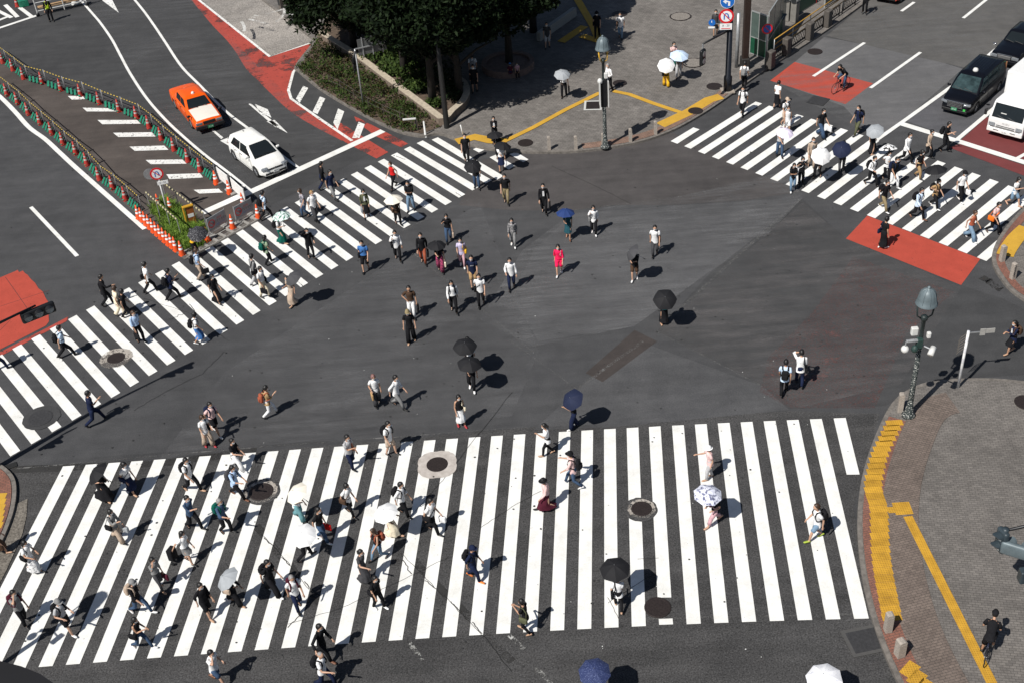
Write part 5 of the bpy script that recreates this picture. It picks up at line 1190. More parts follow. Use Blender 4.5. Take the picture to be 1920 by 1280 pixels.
# white box truck
t, k = vehicle('box_truck', 'white box truck at the stop line on dark red paving', 'truck', (1845, 246), (1905, 190), 1, 6, 1.8, 3.0); W = 1.9
yf = .8; p = G(1880, 264); fdir = (G(1890, 90)-G(1700, 245)).normalized()*-1; rg = V((fdir.y, -fdir.x, 0)); t.location = p - fdir*yf; t.rotation_euler = (0, 0, atan2(fdir.y, fdir.x)-pi/2)
b = MB(); b.loft([[V((sx*W/2*w_, y, z)) for sx, y in ((1, yf+dy), (-1, yf+dy), (-1, -.95), (1, -.95))] for z, w_, dy in ((.42, .97, -.06), (.5, 1, 0), (1.05, 1, .0), (1.15, 1, -.03), (1.85, .95, -.33), (1.98, .92, -.42), (2.02, .88, -.5))]); o = b.build('cab', carpaint('truck_white', (.72, .72, .71)), t); bv = o.modifiers.new('bevel', 'BEVEL'); bv.width = .05; bv.segments = 3; bv.limit_method = 'ANGLE'; smooth_angle(o, 45)
glass_pane(t, 'windscreen', [(-.82, yf-.045, 1.17), (.82, yf-.045, 1.17), (.80, yf-.325, 1.86), (-.80, yf-.325, 1.86)], None, (0, 1, .4))
for s in (-1, 1):
    glass_pane(t, 'side_window', [(s*.948, -.55, 1.2), (s*.948, yf-.15, 1.2), (s*.915, yf-.42, 1.82), (s*.915, -.55, 1.82)], None, (s, 0, 0)); MB().rbox((s*.72, yf+.005, .78), (.34, .06, .2), .05).build('headlight', LAMP, t)
    b = MB(); b.rbox((s*1.14, yf+.02, 1.38), (.14, .1, .34), .04); b.tube([(s*.93, yf-.05, 1.6), (s*1.14, yf+.02, 1.55)], .02, 5); b.build('side_mirror', BLKP, t); MB().rbox((s*.45, yf+.04, .52), (.3, .05, .06), .02).build('fog_lamp', BLKP, t)
MB().rbox((0, yf-.02, .5), (W, .16, .26), .05).build('bumper', WP, t); b = MB(); b.rbox((0, yf+.012, .78), (1.0, .02, .03), .008); b.rbox((0, yf+.012, .70), (1.0, .02, .03), .008); b.rbox((0, yf+.01, .64), (1.6, .02, .03), .008); b.build('grille', BLKP, t)
text('ISUZU', .14, lambda x, y: V((-x, yf+.008, .93+y)), 'lettering', mat('letter_grey', (.3, .3, .3), .4), t); plate_at(t, yf+.068, .48, '12-80', PLATE, INK)
MB().rbox((0, -3.45, 1.85), (2.15, 4.8, 2.25), .05).build('cargo_box', mat('box_white', (.74, .74, .73), .45, 0, .04, 2), t); MB().rbox((0, -2.6, .55), (1.0, 5.2, .2), .03).build('chassis', BLKP, t)
wheels(t, (.1, -4.0), 1.8, .36, .22); wipers(t, (yf-.03, 1.18), (yf-.1, 1.3)); b = MB(); b.rbox((.25, yf-.14, 1.35), (.3, .02, .2), .01); b.rbox((-.35, yf-.12, 1.28), (.4, .02, .12), .01); b.build('dashboard_papers', WHT, t)
# red car cut by the top edge
t, k = vehicle('small_car', 'red car cut by the top picture edge', 'car', (1683, 10), (1719, -24), -1, 3.9, 1.7, 2.5); W = 1.7; RP = carpaint('red', (.5, .02, .012)); hb = 1.25
lower_body(t, [(-1.9, .75, .86, .4), (-1.6, .9, 1, .25), (1.0, .95, 1, .22), (1.6, .85, .97, .25), (1.95, .6, .84, .3)], W, (-hb, hb), .36, RP); at = ghouse(t, [(.9, -1.7, 1.0, .80), (1.45, -1.3, .25, .64)], RP); screens(t, at, .97, 1.40, [(-1.1, -.3, -.95, -.3), (-.2, .75, -.2, .28)]); wheels(t, (-hb, hb), W, .31); MB().rbox((0, 1.93, .4), (1.3, .1, .2), .04).build('bumper', BLKP, t)
for s in (-1, 1): MB().rbox((s*.58, 1.8, .66), (.34, .2, .14), .05).build('headlight', LAMP, t)

# ------------------------------------------------------------------ people
COLS = dict(black=(.013, .013, .015), navy=(.014, .02, .05), white=(.80, .80, .80), grey=(.22, .22, .22), lgrey=(.45, .45, .46), dgrey=(.06, .06, .065), beige=(.46, .36, .28), tan=(.40, .26, .13), cream=(.76, .68, .52), brown=(.075, .045, .03), olive=(.10, .105, .06), blue=(.06, .17, .42), lblue=(.42, .56, .78), denim=(.05, .085, .15), ljeans=(.17, .26, .36), red=(.62, .02, .02), hotpink=(.85, .02, .10), lpink=(.75, .52, .50), maroon=(.075, .014, .026), green=(.008, .10, .075), teal=(.14, .30, .33), yellow=(.80, .45, .03), lilac=(.55, .50, .68), cyan=(.05, .5, .55), rust=(.33, .09, .05), khaki=(.26, .21, .12), orange=(.85, .18, .02), silver=(.33, .35, .37), pink=(.55, .33, .36), lavender=(.78, .70, .85), dteal=(.02, .07, .09), sage=(.30, .38, .26), pale_blue=(.55, .68, .85))
def cl(c):
    if c == 'floral': return mottled('cloth_floral', ((.05, .055, .08), (.45, .42, .45)), 22, .5, .9, .03)
    if c == 'greyprint': return mottled('cloth_grey_print', ((.08, .08, .085), (.35, .34, .34)), 20, .5, .9, .05)
    if c == 'magenta_print': return mottled('cloth_magenta_print', ((.04, .012, .025), (.42, .05, .14)), 20, .5, .9, .03)
    if c == 'check': return mottled('cloth_brown_check', ((.02, .015, .012), (.40, .26, .17)), 16, .55, .9, .03)
    if c == 'whiteprint': return mottled('cloth_white_print', ((.3, .3, .32), (.78, .78, .78)), 14, .45, .9, .05)
    if c == 'zebra': return mottled('cloth_black_white', ((.03, .03, .03), (.75, .72, .65)), 18, .55, .9, .03)
    return mat('cloth_'+c, COLS[c], .92, 0, .2, 7, .08)
SKIN = [mat('skin_a', (.52, .31, .21), .6, 0, .06, 8), mat('skin_b', (.44, .25, .16), .6, 0, .06, 8)]
HAIR = dict(black=mat('hair_black', (.009, .008, .008), .5, 0, .3, 30), brown=mat('hair_brown', (.045, .024, .014), .5, 0, .3, 30), grey=mat('hair_grey', (.25, .24, .235), .6, 0, .25, 30), blond=mat('hair_blond', (.32, .19, .08), .55, 0, .25, 30), pinkish=mat('hair_pink_brown', (.20, .10, .09), .55, 0, .25, 30))
MASKM = mat('mask_white', (.80, .80, .80), .8, 0, .04); SHOE = dict(k=mat('shoe_black', (.012, .012, .012), .5), w=mat('shoe_white', (.75, .75, .74), .6), b=mat('shoe_brown', (.15, .06, .03), .5), o=mat('shoe_orange', (.75, .2, .03), .6), t=mat('shoe_tan', (.45, .28, .18), .6), r=mat('shoe_red', (.35, .03, .04), .5), g=mat('shoe_lime', (.35, .45, .05), .6), n=SKIN[0])
EYE = mat('eye_dark', (.01, .008, .007), .3)
BODIES = []
PRND = random.Random(42)
def two_bone(a, tgt, l1, l2, pole):
    d = tgt-a; L = min(d.length, (l1+l2)*.998); dn = d.normalized(); tgt = a+dn*L
    x = (l1*l1-l2*l2+L*L)/(2*L); h = sqrt(max(0, l1*l1-x*x)); pp = pole-dn*pole.dot(dn); pp = pp.normalized() if pp.length > 1e-5 else V((0, 1, 0))
    return a+dn*x+pp*h, tgt
def head_pt(J, H, az, th, k=1.0, rx=.052, ry=.065, rz=.076):
    """direction on the head: az from the face, th from the crown"""
    p = V((rx*sin(th)*sin(az), ry*sin(th)*cos(az), rz*cos(th)))*H*k
    if p.z < 0 and p.y > 0: p.x *= 1-.25*(-p.z/(rz*H)); 
    if p.z < 0 and p.y < 0: p.y *= 1-.35*(-p.z/(rz*H))
    return J['head'] + J['R'] @ p
def head_cap(b, J, H, lim, k0=1.1, dz=0, n=18, rows=7, base=.0):
    rings = []; q0 = PRND.uniform(0, 6)
    for i in range(rows+1):
        rings.append([head_pt(J, H, 2*pi*j/n, max(.03, lim(2*pi*j/n)*(i/rows)), k0*(1+.035*sin(3*j+q0+1.7*i)*(1 if k0 > 1.12 and i > 0 else 0))) + J['R'] @ V((0, -.004*H, dz)) for j in range(n)])
    b.loft(rings, (1, 0))
def person(x, y, h, top, bot, label, hair='short', hc='black', mask=1, st=.62, arms='sw,sw', H=None, f=0, shoe='k', gz=0.026, lean=5, bag=None, umb=None, lead=None, pose=None, cap=None, text_=None, twist=0, look=0, loc=None, rzv=None, grp='pedestrians at the junction'):
    R_ = PRND
    H = H or (1.62 if f else 1.73); H *= R_.uniform(.985, 1.015)
    g = loc if loc is not None else G(x, y, gz)
    if rzv is None:
        a = radians(h); q = G(x+30*cos(a), y-30*sin(a), gz)-G(x, y, gz); rz = atan2(q.y, q.x)-pi/2
    else: rz = rzv
    st *= .82; lead = lead or R_.choice((-1, 1)); lx = .052*H if st > .3 else .07*H
    skin = SKIN[R_.random() < .35]
    J = {}; Ll = .46*H; l1, l2 = .235*H, .225*H
    if pose:
        P = V(pose['pelvis']); feet = {s: (V(pose['foot'][s]), pose.get('fp', {}).get(s, 0)) for s in (-1, 1)}; la = radians(pose['lean'])
    else:
        zp = min(.505*H, .048*H + sqrt(max(.01, (Ll*.992)**2-(st*.5)**2))); P = V((0, -.01, zp)); la = radians(lean); feet = {}
        for s in (-1, 1):
            fr = (s == lead)
            if st > .3: feet[s] = (V((s*lx, st*.5 if fr else -st*.5, .05*H if fr else .082*H)), 10 if fr else -28)
            else: feet[s] = (V((s*lx, st*.5 if fr else -st*.5, .046*H)), 0)
    up = V((0, sin(la), cos(la))); fw = V((0, cos(la), -sin(la))); R0 = Matrix((V((1, 0, 0)), fw, up)).transposed()
    J['P'] = P; J['up'] = up; J['fw'] = fw
    legs = {}
    for s in (-1, 1):
        hp = P + V((s*.05*H, 0, -.005*H)); kn, an = two_bone(hp, feet[s][0], l1, l2, V((s*.12, 1, .1))); fp = radians(feet[s][1]); fd = V((s*.12, cos(fp), sin(fp))).normalized()
        legs[s] = (hp, kn, an, fd)
    sw_ = .100*H if not f else .089*H; neck = P+up*.335*H; sh = {s: P+up*.302*H+V((s*sw_, 0, 0)) for s in (-1, 1)}
    hl = la*.4 + radians(look); J['R'] = Matrix.Rotation(radians(twist), 3, 'Z') @ Matrix.Rotation(-hl, 3, 'X'); J['head'] = neck + up*.072*H + V((0, .018*H, 0)) + J['R'] @ V((0, .004*H, .03*H)); HC = J['head']
    def uhand(hd):
        if not umb or len(umb) > 5: return hd
        zc = umb[3] if len(umb) > 3 else 1.12*H; tp = Matrix.Rotation(-rz, 3, 'Z') @ (G(umb[0][0], umb[0][1], gz+zc)-g); d = tp-hd; return V((tp.x-d.x*.5, tp.y-d.y*.5, hd.z))
    A = arms.split(','); arm = {}; s_swing = st/.62*.42
    for s, m in ((-1, A[0]), (1, A[1])):
        S = sh[s]; la_ = .175*H; lb = .155*H; pole = V((s*.35, -1, -.4)); zs = S.z
        if m == 'sw': a_ = s_swing*(-1 if s == lead else 1)+.08; tg = S + V((s*.024*H, sin(a_)*.31*H, -cos(a_)*.315*H))
        elif m == 'ph': tg = V((s*.035*H, S.y+.185*H, zs-.09*H))
        elif m == 'ub': tg = uhand(V((s*.075*H, S.y+.14*H, zs-.13*H)))
        elif m == 'bg': tg = V((s*.11*H, S.y+.07*H, zs-.045*H)); pole = V((s*.5, -.6, -1))
        elif m == 'hp': tg = V((s*.10*H, P.y+.03*H, P.z+.07*H)); pole = V((s*1.5, -.7, 0))
        elif m == 'hd': tg = HC + V((s*.055*H, .03*H, .03*H)); pole = V((s*1, .3, 0))
        elif m == 'fc': tg = HC + V((s*.05*H, .05*H, -.03*H)); pole = V((s*.8, .2, -.8))
        elif m == 'fw': tg = S + V((s*.03*H, .24*H, -.13*H))
        elif m == 'out': tg = S + V((s*.22*H, .1*H, -.16*H))
        elif m == 'be': tg = V((s*.12*H, S.y+.12*H, zs-.19*H))
        elif m == 'dn': tg = S + V((s*.05*H, .01*H, -.318*H))
        elif m == 'bk': tg = S + V((s*.06*H, -.2*H, -.25*H))
        else: tg = V(pose['hand'][s])
        el, wr = two_bone(S, tg, la_, lb, pole); arm[s] = (S, el, wr)
    J['arm'] = arm; J['leg'] = legs
    # body: one skinned surface from skeleton edges
    vs = []; es = []; rs = []
    def nv(p, r, par=None):
        vs.append(tuple(p)); rs.append(r); 
        if par is not None: es.append((par, len(vs)-1))
        return len(vs)-1
    i0 = nv(P, .062*H); i1 = nv(P+up*.09*H, .056*H, i0); i2 = nv(P+up*.19*H, .062*H, i1); i3 = nv(P+up*.285*H, .058*H, i2); i4 = nv(neck, .028*H, i3); i5 = nv(HC-J['R'] @ V((0, .012*H, .03*H)), .03*H, i4); nv(HC+J['R'] @ V((0, 0, .02*H)), .035*H, i5)
    for s in (-1, 1):
        S, el, wr = arm[s]; d = (wr-el).normalized(); a = nv(S, .03*H, i3); a = nv(S.lerp(el, .5), .026*H, a); a = nv(el, .022*H, a); a = nv(el.lerp(wr, .4), .021*H, a); a = nv(wr, .0145*H, a)
        sd = V((0, 0, 1)).cross(d); sd = sd.normalized() if sd.length > .1 else V((0, 1, 0)); nrm = d.cross(sd).normalized()
        pm = nv(wr+d*.035*H, .017*H, a); pe = nv(wr+d*.055*H, .016*H, pm)
        for q, ln in ((-1.5, .036), (-.5, .044), (.5, .041), (1.5, .032)):
            f1 = nv(wr+d*(.06+ln*.5)*H+sd*q*.0085*H-nrm*.004*H, .0052*H, pe); nv(wr+d*(.06+ln)*H+sd*q*.009*H-nrm*.014*H, .0045*H, f1)
        t1 = nv(wr+d*.045*H-sd*.024*H, .006*H, pm); nv(wr+d*.068*H-sd*.028*H-nrm*.006*H, .005*H, t1)
        hp, kn, an, fd = legs[s]; a = nv(hp-V((0, 0, .01*H)), .05*H, i0); a = nv(hp.lerp(kn, .5), .044*H, a); a = nv(kn, .031*H, a); a = nv(kn.lerp(an, .35), .032*H, a); a = nv(an, .02*H, a); a = nv(an+fd*.05*H-V((0, 0, .024*H)), .011*H, a); nv(an+fd*.095*H-V((0, 0, .030*H)), .008*H, a)
    me = bpy.data.meshes.new('person'); me.from_pydata(vs, es, [])
    o = bpy.data.objects.new('person', me); COL.objects.link(o); o.location = g; o.rotation_euler = (0, 0, rz); tag(o, label, 'person', grp)
    BODIES.append((o, rs, skin, J, H))
    # clothes
    tk, tc = top.split(':'); bk, bc = bot.split(':'); W_ = 1.0 if not f else .92
    n = 16; tm = cl(tc)
    prof = [(-.055, .098, .074), (.0, .099, .073), (.06, .090, .066), (.12, .085, .062), (.20, .098, .068), (.27, .104, .070), (.30, .100, .062), (.318, .072, .050), (.330, .044, .043), (.337, .038, .038)]
    if f: prof = [(a, w_*(1.03 if a < .03 else (.84 if a < .15 else .90)), d*(1.0 if a < .03 or a > .16 else .9)) for a, w_, d in prof]
    fat = R_.uniform(.96, 1.06)
    tuck = bk in ('skirt', 'tskirt') or R_.random() < .35
    lo = -.055 if not tuck else .055
    if tk in ('coat', 'jacket'): lo = -.09 if tk == 'jacket' else -.24
    if tk == 'dress': lo = .0
    rows = [(lo, prof[0][1]*1.03, prof[0][2]*1.03)] + [q for q in prof if q[0] > lo+.02]
    b = MB(); rings = []; ph = R_.uniform(0, 6)
    for a, w_, d in rows:
        c = P+up*a*H + fw*.004*H; lowk = max(0, (.1-a)/.2)
        rings.append([c + V((w_*H*fat*cos(2*pi*j/n)*(1+.02*lowk*sin(5*2*pi*j/n+ph)), 0, 0)) + fw*(d*H*fat*sin(2*pi*j/n)*(1+.03*lowk*cos(4*2*pi*j/n+ph))) for j in range(n)])
    b.loft(rings, (0, 1))
    lngth = dict(tee=.62, long=1.9, jacket=1.9, coat=1.9, tank=.0, dress=.6, roll=1.35, puff=.75)[tk]
    if lngth:
        for s in (-1, 1):
            S, el, wr = arm[s]; loose = 1.0 if lngth > 1 else 1.18
            pts = [S+V((-s*.05*H, 0, .002*H)), S+V((s*.004*H, 0, -.002*H)), S.lerp(el, .35)]; rd = [.030*H, .035*H, .034*H*loose]
            if lngth <= 1: pts += [S.lerp(el, lngth)]; rd += [.035*H*loose]
            else:
                pts += [el]; rd += [.031*H]; k = min(1, lngth-1+.03); pts += [el.lerp(wr, k*.5), el.lerp(wr, k)]; rd += [.030*H, .025*H]
            b.tube(pts, rd, 9, 0, (1, 1))
    nm = dict(tee='shirt', long='shirt', jacket='jacket', coat='coat', tank='tank_top', dress='dress', roll='shirt', puff='blouse')[tk]
    if tk == 'dress' or bk in ('skirt', 'tskirt'):
        L_ = {'long': .09, 'midi': .17, 'knee': .27, 'mini': .34}[bc.split('/')[1] if '/' in bc else 'midi']; sc = bc.split('/')[0]
        zh = L_*H; z0 = P.z+.095*H; wide_ = 1.35 if L_ < .1 and tk == 'dress' and st > .5 else 1.0; rr = []; sb = b if tk == 'dress' else MB()
        for i in range(9):
            t = i/8; z = z0+(zh-z0)*t; pts = []
            for s in (-1, 1):
                hp, kn, an, fd = legs[s]
                if z > hp.z: pts.append(hp)
                elif z > kn.z: pts.append(kn.lerp(hp, (z-kn.z)/(hp.z-kn.z)))
                else: pts.append(an.lerp(kn, max(0, (z-an.z)/(kn.z-an.z))))
            c = (pts[0]+pts[1])/2; hw = max(abs(pts[0].x-pts[1].x)/2+.045*H, (.074+.036*t)*H + .03*H*t*(1-L_/.34)); hd = max(abs(pts[0].y-pts[1].y)/2+.052*H, (.058+.045*t)*H)*(1+(wide_-1)*t); hw *= 1+(wide_-1)*t
            if i == 0: hw, hd, c = .079*H*W_/.92*.92, .060*H, P+up*.095*H
            if i == 1: hw, hd = max(.09*H, hw), max(.068*H, min(hd, .08*H)); c = V((0, P.y, z))
            c = V((c.x, c.y, z)); fold = .07*t
            rr.append([c+V((hw*cos(2*pi*j/28)*(1+fold*sin(7*2*pi*j/28+ph)), hd*sin(2*pi*j/28)*(1+fold*sin(7*2*pi*j/28+ph)), 0)) for j in range(28)])
        sb.loft(rr, (1, 0))
        if tk != 'dress': sb.build('skirt', cl(sc), o, True)
    else:
        sc = bc; b2 = MB(); wr_ = []
        for a, w_, d in ((.10, .080, .060), (.06, .086, .064), (.0, .094, .070), (-.045, .090, .068), (-.07, .06, .05)):
            c = P+up*a*H; wr_.append([c+V((w_*H*W_*fat*cos(2*pi*j/n), 0, 0))+fw*(d*H*fat*sin(2*pi*j/n)) for j in range(n)])
        b2.loft(wr_, (1, 1))
        tr = dict(trousers=(.054, .044, .034, .98), wide=(.060, .058, .062, .99), slim=(.050, .037, .028, .98), shorts=(.058, .050, .05, .46), crop=(.055, .048, .042, .84), bermuda=(.058, .05, .05, .52))[bk]
        for s in (-1, 1):
            hp, kn, an, fd = legs[s]; e = tr[3]; pts = [hp+V((-s*.006*H, 0, .02*H)), hp.lerp(kn, .3)]; rd = [tr[0]*H*.96, tr[0]*H]
            if e < .6: pts += [hp.lerp(kn, .65), hp.lerp(kn, min(.97, e*1.9))]; rd += [tr[1]*H, tr[1]*H*1.04]
            else: pts += [hp.lerp(kn, .7), kn, kn.lerp(an, .4), kn.lerp(an, (e-.5)*2*1.03)]; rd += [(tr[0]+tr[1])/2*H, tr[1]*H, (tr[1]+tr[2])/2*H, tr[2]*H]
            b2.tube(pts, rd, 11)
        b2.build('shorts' if tr[3] < .6 else 'trousers', cl(sc), o, True)
    tb = b.build(nm, tm, o, True)
    if tk in ('jacket', 'coat') and text_ is None:
        bb = MB(); fr = [(.30, .02), (.22, .03), (.12, .025)]; bb.loft([[P+up*a*H+fw*(.078*H)+V((q*w_*H, 0, 0)) for q in (-1, -.3, .3, 1)] for a, w_ in fr], (0, 0), False); bb.build('shirt_front', cl('white' if tc != 'beige' else 'grey'), o)
    if text_:
        c0 = P+up*.215*H; text(text_, .085, (lambda c0, H, up: lambda xx, yy: c0 + V((-.107*H*fat*sin(-xx/(.107*H)), .073*H*fat*cos(xx/(.107*H))+.012, 0)) + up*yy)(c0, H, up), 'lettering', cl('white'), tb)
    for s in (-1, 1):
        hp, kn, an, fd = legs[s]; sd = V((1, 0, 0)); un = fd.cross(V((-1, 0, 0))).normalized(); un = un if un.z > 0 else -un; b = MB(); base = an - un*.040*H
        rr = []
        for q, w_, hh in ((-.034, .014, .020), (-.024, .022, .04), (.0, .024, .048), (.04, .026, .036), (.075, .028, .026), (.105, .024, .02), (.122, .012, .012)):
            c = base + fd*q*H; rr.append([c+V((w_*H*cos(2*pi*j/8), 0, 0))*1.0 + un*(hh*.5*H*(1+sin(2*pi*j/8)))*1.0 for j in range(8)])
        b.loft(rr); b.build('shoe', SHOE[shoe], o, True)
    # hair, cap, mask
    hm = HAIR[hc]; b = MB()
    if hair == 'bald':
        head_cap(b, J, H, lambda a: radians(60), 1.02)
    elif cap is None or hair != 'short':
        ex = {'short': 0, 'bald': 0, 'bob': 28, 'long': 20, 'pony': 4, 'bun': 4}.get(hair, 0)
        head_cap(b, J, H, lambda a: radians((90+ex*.5)-(44+ex*.3)*cos(a)+ (ex if abs(sin(a)) > .5 or cos(a) < 0 else 0)*.7), 1.17 if hair != 'bob' else 1.23)
    else: head_cap(b, J, H, lambda a: radians(100-30*cos(a)), 1.07)
    Rh = J['R']
    if hair == 'long':
        rr = []
        for q, w_, d in ((0.0, .048, .03), (-.05, .052, .028), (-.10, .054, .024), (-.15, .048, .02), (-.19, .03, .012)):
            c = HC + Rh @ V((0, -.042*H, 0)) + V((0, -.012*H*(q/-.1), q*H)) - up*0; rr.append([c+V((w_*H*cos(2*pi*j/10), d*H*sin(2*pi*j/10), 0)) for j in range(10)])
        b.loft(rr)
    if hair == 'pony': b.tube([HC+Rh @ V((0, -.065*H, .02*H)), HC+Rh @ V((0, -.088*H, -.01*H)), HC+V((0, -.09*H, -.07*H)), HC+V((0, -.085*H, -.11*H))], [.018*H, .022*H, .018*H, .006*H], 8)
    if hair == 'bun': b.ell(HC+Rh @ V((0, -.075*H, .03*H)), .026*H, .026*H, .026*H, 10, 7)
    b.build('hair', hm, o, True)
    if cap:
        ck, cc = cap.split(':'); b = MB(); head_cap(b, J, H, lambda a: radians(82), 1.19, .004*H)
        if ck == 'cap': rings = [[HC+Rh @ V((.052*H*cos(t)*k, (.02+.048*sin(t)*k)*H + (.062*H*(k-.85) if k > .9 else 0)*sin(t), .022*H-.004*H*k)) for t in [pi*j/10 for j in range(11)]] for k in (.85, 1.25)]; b.loft(rings, (0, 0), False)
        elif ck == 'hat': b.loft([[HC+Rh @ V((k*.05*H*cos(2*pi*j/18), k*.06*H*sin(2*pi*j/18), (.018-.012*(k-1))*H)) for j in range(18)] for k in (1.05, 1.75)], (0, 0))
        b.build('cap' if ck == 'cap' else 'hat', cl(cc), o, True)
    if mask and hair != 'none':
        b = MB(); b.loft([[head_pt(J, H, az, th, 1.09) for az in [radians(-66+132*j/8) for j in range(9)]] for th in [radians(90+56*i/4) for i in range(5)]], (0, 0), False); b.build('face_mask', MASKM, o, True)
    place_extras(o, J, H, bag, umb, label, g, rz, gz)
    return o
NOUN = ('man', 'woman', 'girl', 'boy', 'guard', 'child')
def place_extras(o, J, H, bag, umb, label, g, rz, gz):
    P, up, fw = J['P'], J['up'], J['fw']
    for bg_ in (bag.split('+') if bag else ()):
        q = bg_.split(':'); kind, c = q[0], q[1]; s = -1 if len(q) > 2 and q[2] == 'L' else 1; m = cl(c); cn = {'dgrey': 'dark grey', 'lgrey': 'light grey', 'dteal': 'dark teal', 'lpink': 'pale pink', 'lblue': 'light blue', 'magenta_print': 'patterned'}.get(c, c)
        S, el, wr = J['arm'][s]
        nm = dict(backpack='backpack', shoulder='shoulder_bag', cross='crossbody_bag', tote='tote_bag', brief='briefcase', plastic='carrier_bag', cart='shopping_cart')[kind]
        prep = dict(backpack='worn by', shoulder='of', cross='across', tote='carried by', brief='held by', plastic='held by', cart='pulled by')[kind]
        lab = '%s %s %s %s' % (cn, nm.replace('_', ' '), prep, label)
        t = thing(nm, g, rz, lab, nm.split('_')[-1] if kind != 'backpack' else 'backpack', 'bags carried by pedestrians')
        b = MB()
        if kind == 'backpack':
            R = Matrix((V((1, 0, 0)), fw, up)).transposed(); c0 = P+up*.175*H-fw*.135*H; b.rbox(c0, (.165*H, .10*H, .25*H), .045*H, 0, R); b.rbox(c0-fw*.055*H-up*.03*H, (.12*H, .04*H, .12*H), .018*H, 0, R); b.build('bag', m, t, True)
            for k in (-1, 1):
                b = MB(); b.tube([P+up*.29*H-fw*.09*H+V((k*.06*H, 0, 0)), P+up*.332*H-fw*.02*H+V((k*.066*H, 0, 0)), P+up*.325*H+fw*.045*H+V((k*.066*H, 0, 0)), P+up*.24*H+fw*.084*H+V((k*.075*H, 0, 0)), P+up*.13*H+fw*.06*H+V((k*.095*H, 0, 0)), P+up*.10*H-fw*.06*H+V((k*.085*H, 0, 0))], (.018*H, .006*H), 6); b.build('strap', m, t, True)
        elif kind in ('shoulder', 'cross'):
            hipx = s*.128*H; c0 = P+V((hipx, -.02*H, .03*H)); b.rbox(c0, (.06*H, .19*H, .14*H), .022*H); b.build('bag', m, t, True); k = s if kind == 'shoulder' else -s; b = MB()
            pts = [c0+V((0, .07*H, .06*H)), P+up*.2*H+fw*.08*H+V((k*.05*H if kind == 'shoulder' else 0, 0, 0)), P+up*.335*H+fw*.02*H+V((k*.07*H, 0, 0)), P+up*.33*H-fw*.04*H+V((k*.07*H, 0, 0)), P+up*.2*H-fw*.085*H+V((k*.06*H if kind == 'shoulder' else 0, 0, 0)), c0+V((0, -.07*H, .06*H))]
            b.tube(pts, (.014*H, .006*H), 6); b.build('strap', m, t, True)
        elif kind == 'cart':
            c0 = V((s*.12, -.55, .42)); b.rbox(c0, (.34, .24, .52), .05); b.build('bag', m, t, True); b = MB(); b.tube([wr+V((0, 0, -.02)), c0+V((0, .1, .26)), c0+V((0, .1, -.3))], .012, 5); b.build('handle', STEEL, t)
            for k in (-1, 1): b = MB(); b.tube([c0+V((k*.17, .05, -.33)), c0+V((k*.2, .05, -.33))], .08, 12); b.build('wheel', BLACKM, t)
        else:
            hz = wr+(wr-el).normalized()*.055*H; w_, h_, d_ = dict(tote=(.05, .17, .21), brief=(.05, .16, .22), plastic=(.07, .16, .15))[kind]; c0 = hz+V((s*.012*H, 0, -h_*H*.5-.055*H)); b.rbox(c0, (w_*H, d_*H, h_*H), .018*H); b.build('bag', m, t, True); b = MB(); b.tube([c0+V((0, -.05*H, h_*H*.47)), hz+V((0, -.015*H, .0)), hz+V((0, .015*H, 0)), c0+V((0, .05*H, h_*H*.47))], .006*H, 5); b.build('handle', m, t)
    if umb:
        umbrella(o, J, H, g, rz, gz, umb, label)
UMATS = {}
def umat(c):
    if c == 'floral_green': return mottled('umb_floral', ((.03, .16, .10), (.72, .80, .78)), 9, .47, .8, .03)
    if c == 'dotted_black': return mottled('umb_dots', ((.015, .015, .02), (.6, .6, .62)), 34, .63, .8, .03)
    if c == 'dotted_blue': return mottled('umb_blue_dots', ((.016, .028, .10), (.16, .20, .36)), 40, .62, .8, .03)
    if c == 'lace': return mottled('umb_lace', ((.12, .13, .22), (.70, .72, .82)), 7, .45, .8, .04)
    if c == 'white_print': return mottled('umb_print', ((.5, .52, .62), (.82, .82, .84)), 12, .36, .8, .08)
    if c == 'star': return mottled('umb_star', ((.02, .02, .02), (.8, .8, .8)), 5, .46, .8, .02)
    if c == 'cream': return mat('umb_cream', (.78, .73, .63), .75, 0, .06, 4, .25)
    if c == 'blue': return mat('umb_blue', (.018, .042, .15), .75, 0, .1, 4, .25)
    return mat('umb_'+c, COLS[c], .75, 0, .1, 4, .25)
